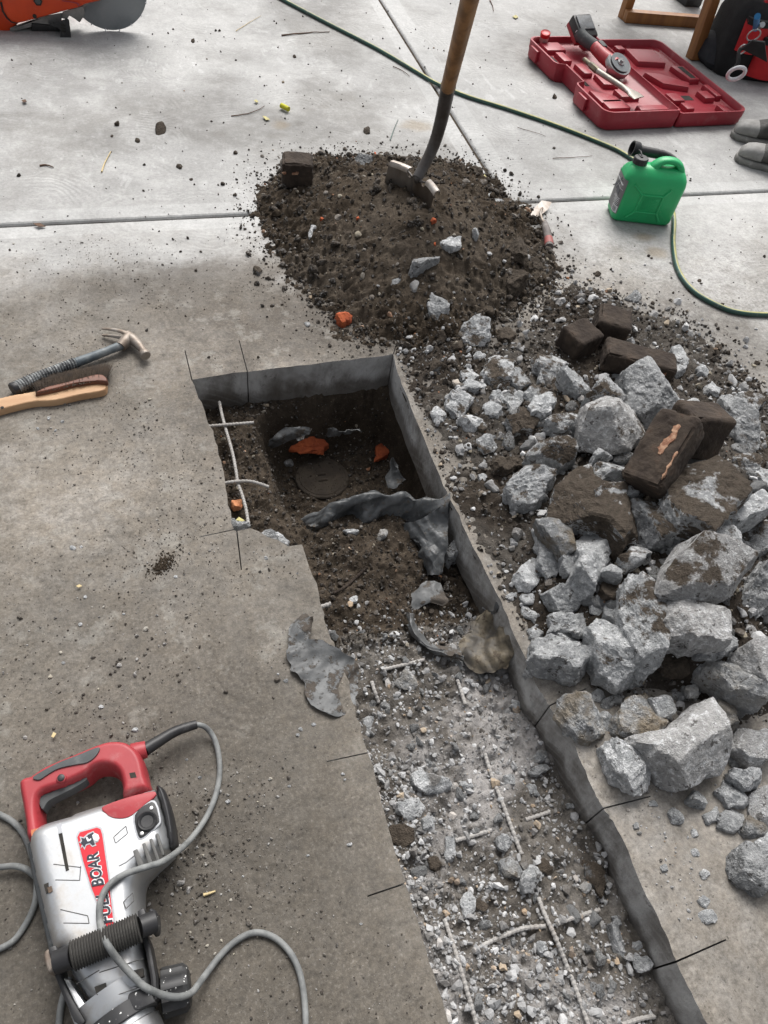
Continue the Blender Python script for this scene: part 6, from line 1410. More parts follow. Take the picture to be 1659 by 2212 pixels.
X1 = np.cross(axd, [0, 0, 1.]); X1 /= np.linalg.norm(X1); Y1 = np.cross(axd, X1)
mb = MB(); rows = [np.array([hd + axd * z + (X1 * math.cos(t) + Y1 * math.sin(t)) * r for r, z in ((.030, .016), (.063, .016), (.065, .012), (.065, -.010), (.062, -.010), (.061, .012), (.030, .013))]) for t in gd]; mb.loft(rows); build('guard', mb, M['chrome'], AG, 40)
mb = MB().lathe(hd + axd * .020, axd, [(0, .052), (.003, .052), (.0035, .020), (.004, .002)], 36); DSK = build('grinding_disc', mb, M['disc'], AG, 40)
mb = MB().lathe(hd + axd * .024, axd, [(0, .020), (.004, .019), (.0045, .010), (.014, .0095), (.0145, .002)], 16); build('flange_nut', mb, M['chrome'], DSK, 40)
# flat chisel across the tray
A, B, Cc, D_ = cz(432, 398, .118), cz(520, 475, .118), cz(690, 585, .112), cz(800, 655, .108)
CI = thing('flat_chisel', (B[0], B[1], .09), 'flat steel chisel bit lying across the open red tool case', 'chisel')
mb = MB(); d_ = (B - A); mb.tube(resample(np.array([A, A + d_ * .45]), .006), .0105, 12); mb.tube(np.array([A + d_ * .45, A + d_ * .5, B - d_ * .06, B]), [.0125, .0145, .0145, .0125], 6); build('shank', mb, simple('brassy_shank', (.17, .14, .09), (.10, .085, .06), 30, .5, .5, dust=.2), CI, 30)
mb = MB(); dv = (D_ - Cc) / np.linalg.norm(D_ - Cc); sv = np.cross([0, 0, 1.], dv); sv /= np.linalg.norm(sv); rows = []
for p, w, h in ((B, .0125, .0125), (Cc, .0125, .0125), (Cc + (D_ - Cc) * .45, .022, .009), (Cc + (D_ - Cc) * .62, .033, .007), (D_, .036, .0022)):
    t = np.arange(12) * 2 * math.pi / 12; ex = 2 if w < .02 else 3
    rows.append(np.array([p + sv * w * np.sign(math.cos(a)) * abs(math.cos(a)) ** (2 / ex) + np.array([0, 0, 1.]) * h * np.sign(math.sin(a)) * abs(math.sin(a)) ** (2 / ex) for a in t]))
mb.loft(rows); build('blade', mb, simple('chisel_steel', (.34, .32, .285), (.26, .24, .21), 24, .5, .5, dust=.3, dustc=(.4, .38, .35)), CI, 40)

# ------------------------------------------------------------------ timber stand, tool bag, boots, saw at the top of the picture
def beam(name, a, b, w, h, parent, up=(0, 0, 1), mat='timber'):
    a, b = np.array(a, float), np.array(b, float); d = b - a; L = np.linalg.norm(d); d /= L; s = np.cross(d, up); s /= np.linalg.norm(s); t = np.cross(s, d)
    mb = MB().box((a + b) / 2, (L, w, h), [d, s, t]); return build(name, mb, M[mat], parent, 40, .003)
a, b = G(705, 105, .03, 'C'), G(1478, 165, .03, 'C'); fl = G(1155, 395, 0, 'C')
ST = thing('timber_stand', ((a + b) / 2) * [1, 1, 0], 'brown timber work stand with ground rail, behind the red tool case', 'work stand')
r_d = (b - a) / np.linalg.norm(b - a)
beam('ground_rail', a, b, .05, .056, ST)
for p in (a, b): beam('leg', p + r_d * (.026 if p is a else -.026) + np.array([0, 0, -.03]) + np.array([0, .052, 0]), p + r_d * (.026 if p is a else -.026) + np.array([0, .052, .78]), .05, .05, ST, (0, 1, 0))
beam('leg', fl, fl + np.array([.03, .13, .80]), .052, .062, ST, (0, 1, 0))
beam('leg', fl + np.array([.62, -.05, 0]), fl + np.array([.62, .08, .80]), .052, .062, ST, (0, 1, 0))
mb = MB().box(((a + b) / 2) * [1, 1, 0] + np.array([.02, -.12, .80]), (.95, .75, .03)); build('top_board', mb, M['timber'], ST, 40, .004)
p = G(1150, 70, .0, 'C'); BKP = thing('black_case', G(1160, 66, 0, 'C') + np.array([.02, .12, 0]), 'black box standing behind the ground rail of the timber stand', 'box')
mb = MB().box(ORG[BKP] + np.array([0, 0, .14]), (.115, .16, .28)); build('shell', mb, M['black'], BKP, 40, .01); mb = MB().box(ORG[BKP] + np.array([0, 0, .288]), (.09, .12, .016)); build('lid', mb, M['black'], BKP, 40, .004)

bgc = G(1540, 560, 0, 'C')
TB = thing('tool_bag', bgc, 'black and red canvas tool bag with a white tape roll hanging from it', 'tool bag')
bu = np.array([.96, -.28, 0]); bn = np.array([-.28, -.96, 0])     # along the front, out of the front
BO = G(1330, 520, 0, 'C')
def bp(s, d, z): return BO + bu * s + bn * d + np.array([0, 0, z])
mb = MB(); rings = []
for z, e in ((0, -.01), (.01, 0), (.10, .008), (.24, .0), (.30, -.02), (.33, -.06), (.335, -.12)):
    rings.append(np.array([bp(.28 + x, -.18 + y, z) for x, y in rrect(.30 + e, .17 + e, .07, 6)]))
mb.loft(rings); BB = build('body', mb, M['canvas'], TB, 60)
mb = MB(); 
for side, (s0, s1, z0, z1) in enumerate(((.02, .15, .13, .27), (.13, .31, .03, .20))):
    mb = MB(); rows = []
    for k in range(9):
        t = k / 8; s = s0 + (s1 - s0) * t; d = -.012 + .035 * math.sin(math.pi * t) + (.02 if side else 0) + .012
        rows.append(np.array([bp(s, d - .02, z0), bp(s, d, z0 + .004), bp(s, d + .012, z1), bp(s, d + .004, z1 + .003), bp(s, d - .02, z1)]))
    mb.loft(rows); PK = build('pocket', mb, M['redfab'], TB, 60)
    mb = MB(); rows = []
    for k in range(9):
        t = k / 8; s = s0 + (s1 - s0) * t; d = -.012 + .035 * math.sin(math.pi * t) + (.02 if side else 0) + .028
        rows.append(np.array([bp(s, d - .03, z1 - .006), bp(s, d, z1 - .012), bp(s, d, z1 + .016), bp(s, d - .03, z1 + .016)]))
    mb.loft(rows); build('pocket_trim', mb, M['canvas'], PK, 60)
mb = MB(); t = np.linspace(0, 2 * math.pi, 29); c = G(1441, 480, .17, 'C') + bn * .02; mb.tube(np.array([c + bu * .036 * math.cos(k) + np.array([0, -.4, .9]) * .036 * math.sin(k) for k in t]), .009, 10); TRL = tag(build('tape_roll', mb, simple('white_tape', (.62, .62, .64), (.52, .52, .54), 30, .45), None, 60), 'white tape roll hanging on the front of the tool bag', 'tape roll')
mb = MB(); c = G(1565, 235, .30, 'C'); mb.tube(np.array([c + bu * .028 * math.cos(k) + np.array([0, -.3, .95]) * .028 * math.sin(k) for k in t]), .0032, 8); c2 = G(1490, 330, .24, 'C')
build('carrying_ring', mb, M['chrome'], TB, 60)
mb = MB(); mb.tube(np.array([c2 + bu * .018 * math.cos(k) + np.array([0, -.3, .95]) * .024 * math.sin(k) for k in t]), .003, 8); build('snap_hook', mb, M['chrome'], TB, 60)
mb = MB(); tubeU(mb, [('C', 1545, 270, .275), ('C', 1525, 310, .25), ('C', 1470, 340, .235), ('C', 1460, 420, .20), ('C', 1438, 455, .18)], [.010, .008, .008, .010, .010], 8); build('lanyard', mb, M['canvas'], TB, 60)
mb = MB(); mb.plate(np.array([G(x, y, z, 'C') for x, y, z in ((1480, 330, .25), (1560, 275, .30), (1640, 285, .30), (1655, 420, .22), (1600, 390, .23))]), .012); build('flap', mb, M['canvas'], TB, 40, .003)
mb = MB(); mb.tube(np.array([bp(.02, -.10, .27), bp(.16, -.09, .36), bp(.30, -.09, .385), bp(.46, -.1, .36), bp(.56, -.1, .28)]), .017, 10, flat=.5); build('carry_strap', mb, M['redfab'], TB, 60)
mb = MB(); tubeU(mb, [('C', 1578, 190, .30), ('C', 1590, 110, .40)], .014, 10); tag(build('blue_handle', mb, M['blue'], None, 60), 'blue tool handle poking out of the tool bag', 'tool handle')
mb = MB(); tubeU(mb, [('C', 1598, 178, .32), ('C', 1625, 165, .345)], [.014, .012], 10); tag(build('silver_handle', mb, M['chrome'], None, 60), 'silver tool end poking out of the tool bag beside the blue handle', 'tool handle')
mb = MB(); rings = []
for z, e in ((0, 0), (.04, .02), (.10, .0), (.14, -.05)):
    rings.append(np.array([G(1330, 445, 0, 'C') + np.array([x * .9 + .04, y + .06, z]) for x, y in rrect(.15 + e, .12 + e, .08, 7)]))
mb = MB().loft(rings); v = mb.v[0]; v += (fbm(v * 9, 3, 4) * .03)[:, None] * np.array([1, 1, 1.]); v[:, 2] = np.maximum(v[:, 2], 0); tag(build('dark_jacket', mb, simple('charcoal_cloth', (.018, .019, .023), (.03, .03, .034), 10, .9, bump=.5, bscale=60), None, 60), 'crumpled charcoal cloth on the ground between stand and tool bag', 'cloth')

def boot(toe, head, lab, turn=0):
    t0 = np.array([toe[0], toe[1], 0.]); a = math.radians(head); ex = np.array([math.cos(a), math.sin(a), 0]); ey = np.array([-ex[1], ex[0], 0])
    B = thing('work_boot', t0 + ex * .14, lab, 'boot', 'pair of work boots')
    def ring(x, w, z0, z1, ly=0.0, n=18):
        th = np.arange(n) * 2 * math.pi / n; zc, hz = (z0 + z1) / 2, (z1 - z0) / 2
        return np.array([t0 + ex * x + ey * (ly + w * np.sign(math.cos(q)) * abs(math.cos(q)) ** .75) + np.array([0, 0, zc + hz * np.sign(math.sin(q)) * abs(math.sin(q)) ** .8]) for q in th])
    mb = MB().loft([ring(.095, .0515, .022, .083, .004), ring(.13, .046, .024, .100), ring(.165, .042, .026, .122), ring(.20, .038, .026, .15), ring(.225, .036, .026, .165), ring(.262, .036, .026, .17), ring(.292, .030, .028, .165), ring(.300, .02, .04, .15)]); U = build('upper', mb, M['leather'], B, 60)
    mb = MB().loft([ring(.004, .018, .026, .045), ring(.012, .032, .023, .060), ring(.03, .044, .022, .074), ring(.06, .0515, .022, .080, .003), ring(.10, .0530, .022, .084, .004), ring(.104, .050, .022, .080, .004)]); build('toe_cap', mb, M['toe'], B, 60)
    out = [(-.004, 0), (.004, .028), (.03, .048), (.09, .057), (.16, .047), (.23, .040), (.285, .034), (.305, 0), (.285, -.034), (.23, -.040), (.16, -.043), (.09, -.052), (.03, -.046), (.004, -.028)]
    o2 = cat(np.array(out), 4); pl = np.array([(t0 + ex * x + ey * y)[:2] for x, y in o2]); k = np.arange(len(pl)) % 4 < 2
    mb = MB(); q = ccw(pl); rg = []
    for z, i in ((0, .004), (.004, .001), (.016, 0), (.024, .002), (.027, .006)):
        w = inset(q, i); 
        if z < .01: w = np.where(k[:, None], inset(q, i + .004), w)
        rg.append(np.column_stack([w, np.full(len(w), z)]))
    mb.loft(rg); build('sole', mb, M['sole'], B, 40)
    for j in range(5):
        x = .125 + j * .022; z = .098 + j * .0165; mb = MB(); w = .026
        mb.tube(np.array([t0 + ex * x - ey * w + [0, 0, z - .012], t0 + ex * (x + .006) + [0, 0, z + .004], t0 + ex * (x + .014) + ey * w + [0, 0, z - .010]]), .0032, 6); build('lace', mb, M['black'], U, 50)
    mb = MB().loft([ring(.20, .030, .155, .168), ring(.23, .034, .15, .185), ring(.262, .034, .15, .188), ring(.29, .026, .15, .182)]); build('collar', mb, M['leather'], B, 60)
boot(G(1306, 225, 0, 'J'), -30, 'dusty grey work boot nearer the tool case, its toe pointing left')
boot(G(1345, 440, 0, 'J'), -38, 'dusty grey work boot nearer the jerry can, with a chalky toe cap')

# cut-off saw, standing upright at the back left
ys = 3.93
def sp_(x, y, d=0.0): return GV(x, y, ys + d, 'S')
o = GV(560, 420, ys - .03, 'S'); CS = thing('cutoff_saw', (o[0], o[1], 0), 'orange cut-off saw with grey diamond disc standing at the back left', 'cut-off saw')
def slabV(name, pts, d0, d1, mat, parent, bev=.006, sub=0):
    q = np.array(P2(pts)); q = cat(q, sub) if sub else q
    mb = MB().loft([np.array([sp_(x, y, d0) for x, y in q]), np.array([sp_(x, y, d1) for x, y in q])]); return build(name, mb, M[mat], parent, 40, bev)
ob = slabV('belt_cover', '-260,-220 30,-200 260,-170 560,-130 1060,-60 1060,0 900,35 815,75 640,120 440,175 260,222 180,240 120,225 70,180 30,110 10,20 -260,20', -.045, .05, 'orange', CS, .010)
slabV('engine_housing', '-700,-300 0,-300 10,40 40,120 100,190 190,245 120,300 100,325 -60,320 -700,310', .0, .20, 'orange', CS, .012)
slabV('cover_groove', '0,20 22,20 40,110 80,180 125,225 190,240 190,247 120,236 66,190 22,118', -.048, -.043, 'hole', ob, 0)
slabV('cover_edge', '640,0 720,10 800,25 830,45 815,75 800,40 720,22 650,14', -.050, -.044, 'red', ob, 0)
mb = MB().lathe(sp_(395, 15, -.052), (0, 1, 0), [(0, .018), (.01, .018)], 6); mb2 = MB().lathe(sp_(395, 15, -.054), (0, 1, 0), [(0, .012), (.006, .012)], 6)
build('cover_nut', mb, M['hole'], ob, 30); build('nut_head', mb2, M['grey_rubber'], ob, 30)
mb = MB().lathe(sp_(362, 170, -.047), (0, 1, 0), [(0, .0085), (.006, .0085)], 14); build('cover_hole', mb, M['hole'], ob, 30)
slabV('blade_guard_arm', '650,120 870,60 880,150 830,235 770,190 720,160 700,200 640,190', -.02, .05, 'alloy', CS, .005)
slabV('crankcase', '100,290 200,250 440,170 650,130 640,220 560,262 330,235 330,280 150,325 115,325', -.01, .10, 'alloy', CS, .006)
slabV('fuel_pipe', '320,238 540,262 620,300 625,332 330,330', .0, .09, 'black', CS, .006)
slabV('foot', '560,250 640,210 700,190 720,205 735,330 745,432 620,424 632,320 600,290 520,262 500,225 560,232', -.06, .06, 'black', CS, .006)
for s in ('632,248 680,256 682,272 634,266', '636,282 684,290 686,304 638,300', '640,314 688,318 688,334 644,334'): slabV('foot_slot', s, -.063, -.055, 'hole', CS, 0)
dc = sp_(1160, 245, .02); dc = np.array([dc[0], ys + .02, .176])
mb = MB().lathe(dc - np.array([0, .0018, 0]), (0, 1, 0), [(0, .05), (.0004, .172), (.0036, .172), (.0038, .05)], 72); DD = build('diamond_disc', mb, M['disc'], CS, 30)
for k in range(18):
    t = k * 2 * math.pi / 18; mb = MB().box(dc + np.array([math.cos(t) * .172, 0, math.sin(t) * .172]), (.010, .006, .0035), [(math.cos(t), 0, math.sin(t)), (0, 1, 0), (-math.sin(t), 0, math.cos(t))]); build('rim_slot', mb, M['white'] if k % 2 else M['lightgrey'], DD, 0)
mb = MB(); t = np.linspace(math.radians(25), math.radians(215), 30); mb.loft([np.array([dc + np.array([math.cos(a) * r, y, math.sin(a) * r]) for r, y in ((.07, -.03), (.19, -.03), (.194, -.02), (.194, .03), (.186, .03), (.186, -.022), (.07, -.022))]) for a in t]); build('blade_guard', mb, M['alloy'], CS, 40)

# ------------------------------------------------------------------ bricks
def brick(name, c, dims, yaw, pitch=0, roll=0, label='', mat='brick', seed=1, group='muddy old bricks', scars=(), lv=26):
    """a worn brick: a finely divided box, corners knocked off, faces uneven"""
    dims = tuple(q * .93 for q in dims); n = lv; V = []; Fc = []; bm = bmesh.new(); bmesh.ops.create_cube(bm, size=1)
    bmesh.ops.subdivide_edges(bm, edges=bm.edges, cuts=n, use_grid_fill=True)
    v = np.array([q.co[:] for q in bm.verts]); f = [[q.index for q in t.verts] for t in bm.faces]; bm.free()
    d = np.array(dims); p = v * d
    r = .012; c0 = np.clip(p, -d / 2 + r, d / 2 - r); e = p - c0; l = np.linalg.norm(e, axis=1); k = l > 1e-6
    p[k] = c0[k] + e[k] / l[k][:, None] * r
    nz = fbm(p * 16 + seed * 3, 4, seed) * .0055 + np.minimum(0, fbm(p * 22 + seed, 3, seed + 5) + .12) * .020 * (l[:] > r * 1.15) + fbm(p * 90, 3, seed + 2) * .0022
    p = p + e / np.maximum(l, 1e-6)[:, None] * nz[:, None]
    R_ = (Matrix.Rotation(yaw, 3, 'Z') @ Matrix.Rotation(pitch, 3, 'Y') @ Matrix.Rotation(roll, 3, 'X')); R_ = np.array(R_)
    w = p @ R_.T; w = w + np.asarray(c) - np.array([0, 0, w[:, 2].min()])
    mb = MB().add(w, f)
    B = build(name, mb, M[mat], None, 0); tag(B, label, 'brick', group)
    ctr = np.asarray(c) - np.array([0, 0, (p @ R_.T)[:, 2].min()])
    for face, pts in scars:
        ax, sg = face; o2 = [i for i in range(3) if i != ax]; q = []
        for a_, b_ in pts:
            s = np.zeros(3); s[o2[0]], s[o2[1]] = a_ * d[o2[0]] / 2, b_ * d[o2[1]] / 2; s[ax] = sg * (d[ax] / 2 + .0005); q.append(s)
        q = cat(np.array(q), 5); q = q + .05 * 0; jit = np.random.default_rng(seed).normal(0, .0016, q.shape); jit[:, ax] = 0; q = q + jit
        mb2 = MB(); top_ = q.copy(); top_[:, ax] += sg * .0022; cc = top_.mean(0); top_ = cc + (top_ - cc) * .9; bot = q.copy(); bot[:, ax] -= sg * .004
        mb2.loft([bot @ R_.T + ctr, top_ @ R_.T + ctr]); build('chipped_face', mb2, M['brick_scar'], B, 0)
    return B
def base_of(x, y, fr, lift=0.0):
    p = hit(x, y, fr); return np.array([p[0], p[1], p[2] + lift])
p = G(645, 433, .0); brick('brick', (p[0] + .005, p[1] + .05, surf(p[0], p[1] + .05) - .006), (.115, .10, .10), math.radians(-12), .0, .0, 'muddy half brick at the back left edge of the soil heap', seed=3, scars=(((1, -1), [(-.95, .25), (-.8, .38), (-.72, .2), (-.9, .1)]), ((1, -1), [(-.4, .3), (-.1, .42), (.1, .35), (.05, .2), (-.3, .15)])))
p = base_of(960, 352, 'Q3'); brick('brick', p + [0, 0, -.008], (.115, .11, .10), math.radians(-28), .06, .05, 'muddy dark brick standing at the back of the three stacked bricks', seed=5)
p = base_of(840, 420, 'Q3'); brick('brick', p + [0, .02, -.006], (.115, .10, .085), math.radians(20), .0, .10, 'muddy brick with reddish end, left of the three stacked bricks', seed=7)
p = base_of(1070, 512, 'Q3'); brick('brick', p + [.01, .01, -.005], (.235, .10, .078), math.radians(-28), .04, -.05, 'long whole muddy brick lying in front of the two stacked bricks', seed=9, scars=(((1, -1), [(.55, .0), (.68, .5), (.74, .45), (.62, -.3)]),))
p = base_of(1142, 1010, 'Q3'); brick('brick', p + [-.01, .01, .035], (.215, .112, .09), math.radians(40), math.radians(-28), math.radians(-24), 'leaning muddy brick with orange chipped face among the rubble', seed=11, scars=(((2, 1), [(-.25, -.30), (.05, -.38), (.35, -.46), (.66, -.36), (.60, -.10), (.40, -.18), (.2, -.08), (-.02, .02), (-.22, -.08)]), ((2, 1), [(-.75, -.93), (-.3, -.92), (.0, -.84), (-.3, -.80), (-.7, -.84)])))
p = base_of(1305, 895, 'Q3'); brick('brick', p + [.0, .03, .02], (.14, .105, .13), math.radians(-8), math.radians(8), math.radians(-14), 'muddy squared brick right of the leaning chipped brick', seed=13)
def bit(fr, sp, label, t=.02, zc=None, lift=0.0, catg='brick fragment', mat='brick_orange'):
    pts = P2(sp); c = np.mean(pts, 0); s = hit(c[0], c[1], fr, t * .5 + lift); z = s[2] if zc is None else zc
    w = np.array([G(x, y, z, fr) for x, y in pts])[:, :2]; m = w.mean(0); r2_ = np.random.default_rng(int(c.sum()))
    v, f = rock_verts(ccw(w - m), t, t, r2_, 4, 1.0, .3); o = raw('brick_fragment', v + [m[0], m[1], z], f, M[mat], (m[0], m[1], z)); return tag(o, label, catg, 'orange brick fragments')
bit('M', '482,880 505,850 545,845 578,880 555,905 520,920 495,905', 'bright orange brick fragment at the front foot of the soil heap', .022)
bit('P', '190,830 205,810 255,805 270,830 255,855 215,858', 'pale orange brick fragment beside the rebar at the left edge of the pit', .016, mat='brick_pale')
bit('P', '470,552 510,515 560,485 620,462 690,455 740,470 712,520 668,580 610,572 560,590 520,560', 'large orange broken brick face showing in the back of the pit', .022, None)
bit('P', '945,615 950,560 965,502 1000,535 1022,575 980,600', 'triangular muddy orange brick corner at the right of the pit', .02)
bit('M', '960,385 965,375 990,378 998,392 975,396', 'small orange chip in front of the shovel blade', .008)
bit('M', '1270,312 1290,305 1305,318 1290,328', 'small orange chip at the slab joint beside the heap', .008)
bit('M', '405,380 418,370 430,378 420,392', 'small orange chip on the left flank of the heap', .006)
bit('M', '585,372 600,368 608,376 595,382', 'tiny orange chip near the top left of the heap', .005)
bit('M', '680,45 690,42 690,58 682,58', 'tiny orange chip at the back rim of the heap', .005)
bit('M', '980,505 990,500 993,512 985,516', 'tiny orange chip above the white lump on the heap', .004)
chunk('1015,505 1030,485 1060,478 1085,490 1120,475 1125,515 1085,535 1030,530', 'white crusty mortar lump on the front of the heap', 'M', val=.85, dirt=.1, level=4)
chunk('350,440 365,410 390,398 385,430 365,465 348,460', 'white crusty flake on the left flank of the heap', 'M', val=.8, dirt=.2, level=3)
chunk('1170,410 1180,402 1212,450 1200,470 1185,460', 'pale greenish shard on the right slope of the heap', 'M', val=.6, dirt=.2, level=3)

# ------------------------------------------------------------------ membrane
def sheet_(name, rows, nu, nv, th, mat, label, seed=1, wr=.006, fr='P', rag=.004, group='torn black membrane', parent=None, wf=9):
    """rows of control points (x, y, z): a crumpled sheet through them"""
    C_ = np.array([[G(x, y, z, fr) for x, y, z in r] for r in rows]); 
    A_ = np.array([cat(r, 8, False) for r in C_]); B_ = np.array([cat(A_[:, k], 8, False) for k in range(A_.shape[1])])   # columns
    B_ = B_.transpose(1, 0, 2); ny, nx, _ = B_.shape
    yi = np.linspace(0, ny - 1, nv); xi = np.linspace(0, nx - 1, nu)
    def samp(i, j):
        i0 = np.minimum(i.astype(int), ny - 2); j0 = np.minimum(j.astype(int), nx - 2); a = (i - i0)[..., None]; b = (j - j0)[..., None]
        return (B_[i0, j0] * (1 - a) + B_[i0 + 1, j0] * a) * (1 - b) + (B_[i0, j0 + 1] * (1 - a) + B_[i0 + 1, j0 + 1] * a) * b
    J_, I_ = np.meshgrid(xi, yi); S_ = samp(I_, J_)
    du = np.gradient(S_, axis=1); dv = np.gradient(S_, axis=0); N_ = np.cross(du, dv); N_ /= np.linalg.norm(N_, axis=2)[..., None] + 1e-12
    N_[N_[..., 2] < 0] *= -1
    q = S_.reshape(-1, 3)
    qa = q @ np.array([[1, .5, 0], [-.5, 1, 0], [0, 0, 1.]]).T * np.array([1.6, .7, 1.2])
    rc_ = np.random.default_rng(seed); w = 0; qd = q + np.column_stack([vnoise(q * 12, seed + k) for k in range(3)]) * .012
    for k in range(7):
        dr = rc_.normal(0, 1, 3); dr /= np.linalg.norm(dr); lam = rc_.uniform(.020, .085); w = w + (np.abs(((qd @ dr) / lam + rc_.uniform()) % 1 - .5) - .25) * lam * .30
    w = w * wr / .007 * (.6 + .5 * vnoise(q * 8, seed + 4)) + (.42 - np.abs(fbm(q * wf, 2, seed)) * 2.2) * wr * .5
    edge = np.minimum(np.minimum(np.arange(nu)[None, :], nu - 1 - np.arange(nu)[None, :]) , np.minimum(np.arange(nv)[:, None], nv - 1 - np.arange(nv)[:, None]))
    S_ = S_ + N_ * w.reshape(S_.shape[:2])[..., None]
    rg = (vnoise(q * 70, seed + 8).reshape(S_.shape[:2])) * rag * (edge == 0); ctr = S_.mean((0, 1)); dd = S_ - ctr; dd /= np.linalg.norm(dd, axis=2)[..., None] + 1e-9
    S_ = S_ + dd * rg[..., None]
    top_ = S_.reshape(-1, 3); bot = top_ - N_.reshape(-1, 3) * th; n = nu * nv; f = []
    for i in range(nv - 1):
        for j in range(nu - 1):
            a = i * nu + j; f += [(a, a + 1, a + nu + 1, a + nu), (n + a + nu, n + a + nu + 1, n + a + 1, n + a)]
    lp = list(range(nu)) + [k * nu + nu - 1 for k in range(1, nv)] + [(nv - 1) * nu + k for k in range(nu - 2, -1, -1)] + [k * nu for k in range(nv - 2, 0, -1)]
    for k in range(len(lp)):
        a, b = lp[k], lp[(k + 1) % len(lp)]; f.append((b, a, n + a, n + b))
    mb = MB().add(np.concatenate([top_, bot]), f); o = build(name, mb, M[mat], None, 60); return tag(o, label, 'plastic membrane', group)
sheet_('membrane', [
    [(573, 906, -.135), (682, 856, -.085), (832, 790, -.056), (946, 769, -.046), (1101, 786, -.052), (1226, 806, -.034), (1345, 770, -.004)],
    [(575, 913, -.128), (683, 866, -.074), (833, 800, -.045), (947, 779, -.036), (1102, 797, -.042), (1226, 815, -.024), (1342, 782, .003)],
    [(590, 940, -.135), (690, 930, -.09), (820, 880, -.092), (945, 860, -.068), (1085, 880, -.094), (1215, 880, -.050), (1330, 840, -.012)],
    [(608, 962, -.165), (695, 965, -.14), (810, 955, -.125), (945, 942, -.12), (1075, 945, -.125), (1200, 955, -.09), (1325, 905, -.06)]],
    150, 54, .0016, 'film', 'large crumpled black membrane folded across the front of the pit', 3, .009, 'P')
sheet_('membrane', [
    [(1080, 930, -.10), (1170, 915, -.06), (1260, 860, -.03), (1336, 800, -.004)],
    [(1092, 1000, -.13), (1180, 985, -.075), (1265, 950, -.06), (1332, 910, -.05)],
    [(1160, 1045, -.13), (1210, 1050, -.075), (1270, 1040, -.062), (1320, 1020, -.065)],
    [(1190, 1120, -.125), (1222, 1120, -.08), (1268, 1120, -.07), (1305, 1120, -.085)],
    [(1208, 1195, -.12), (1232, 1195, -.095), (1262, 1195, -.092), (1290, 1195, -.105)]],
    66, 96, .0016, 'film', 'narrowing tail of black membrane hanging from the fold beside the trench wall', 7, .006, 'P')
sheet_('membrane', [[(198, 262, -.13), (245, 282, -.13)], [(228, 320, -.14), (285, 330, -.12)], [(265, 395, -.15), (322, 400, -.115)], [(318, 470, -.15), (352, 470, -.115)]], 14, 40, .0016, 'film', 'narrow black strip of membrane dangling at the left end of the fold', 9, .004, 'T')
sheet_('membrane', [[(1000, 655, -.10), (1050, 650, -.095), (1095, 665, -.10)], [(915, 735, -.102), (1020, 700, -.085), (1130, 740, -.095)], [(908, 775, -.100), (1030, 755, -.085), (1145, 780, -.095)], [(918, 850, -.105), (1020, 800, -.095), (1100, 808, -.102)]], 40, 30, .0016, 'film_pale', 'grey scrap of membrane spread where the hanging tail meets the soil', 11, .004, 'T')
sheet_('membrane', [[(1195, 290, -.045), (1255, 320, -.010), (1292, 345, -.003)], [(1262, 470, -.075), (1320, 470, -.03), (1350, 460, -.008)], [(1280, 600, -.095), (1360, 610, -.05), (1405, 600, -.012)], [(1330, 740, -.10), (1410, 730, -.055), (1452, 715, -.012)], [(1385, 850, -.10), (1440, 872, -.06), (1490, 800, -.010)]], 34, 70, .0016, 'film', 'black membrane lining the right trench wall, torn at its lower end', 13, .006, 'T')
sheet_('membrane', [[(1395, 855, -.085), (1470, 850, -.045), (1520, 800, -.010)], [(1330, 900, -.098), (1460, 920, -.070), (1548, 930, -.018)], [(1275, 985, -.100), (1430, 1010, -.080), (1570, 1080, -.030)], [(1215, 1085, -.098), (1390, 1120, -.072), (1560, 1150, -.045)], [(1255, 1200, -.100), (1400, 1250, -.088), (1545, 1195, -.068)]], 64, 64, .0018, 'film_tan', 'tan-stained membrane flap curling off the right trench wall', 15, .011, 'T', .009)
sheet_('membrane', [[(865, 855, -.096), (900, 860, -.075), (925, 870, -.094)], [(880, 940, -.094), (905, 945, -.070), (935, 940, -.096)], [(920, 1030, -.094), (945, 1015, -.068), (965, 1000, -.096)], [(1010, 1100, -.094), (1020, 1080, -.068), (1030, 1055, -.096)], [(1110, 1125, -.094), (1120, 1100, -.068), (1130, 1075, -.096)], [(1235, 1165, -.094), (1240, 1140, -.075), (1230, 1110, -.096)]], 12, 90, .0014, 'film_pale', 'curved grey edge of buried membrane in the middle of the trench', 17, .004, 'T')
sheet_('membrane', [[(215, 870, .004), (235, 868, .020), (255, 900, .028)], [(130, 940, .005), (200, 950, .020), (258, 985, .014)], [(108, 1040, .008), (190, 1040, .010), (240, 1030, .016)], [(112, 1160, .012), (228, 1110, .008), (330, 1040, .022)], [(165, 1255, .012), (320, 1190, .006), (470, 1120, .014)], [(215, 1310, .005), (370, 1270, .005), (555, 1190, -.012)], [(215, 1390, .010), (370, 1390, .006), (565, 1265, -.018)], [(280, 1470, .012), (420, 1480, .006), (545, 1400, -.010)], [(370, 1515, .008), (430, 1535, .006), (545, 1490, -.002)]], 60, 84, .0022, 'film_pale', 'flap of grey scuffed membrane lying over the left trench edge', 19, .005, 'T', .008)
sheet_('membrane', [[(395, 505, -.19), (440, 465, -.165), (520, 430, -.15), (620, 440, -.15)], [(400, 520, -.21), (450, 495, -.18), (525, 470, -.165), (610, 470, -.16)], [(410, 525, -.225), (470, 520, -.20), (530, 500, -.18), (560, 490, -.175)]], 50, 20, .0016, 'film_pale', 'ragged grey membrane edge above the orange brick in the pit', 21, .008, 'P', .008)
sheet_('membrane', [[(705, 440, -.155), (740, 432, -.14), (775, 450, -.15), (880, 455, -.155)], [(705, 475, -.19), (740, 480, -.165), (765, 472, -.165), (880, 465, -.17)]], 44, 10, .0016, 'film_pale', 'ragged membrane edge right of the orange brick in the pit', 23, .006, 'P', .008)
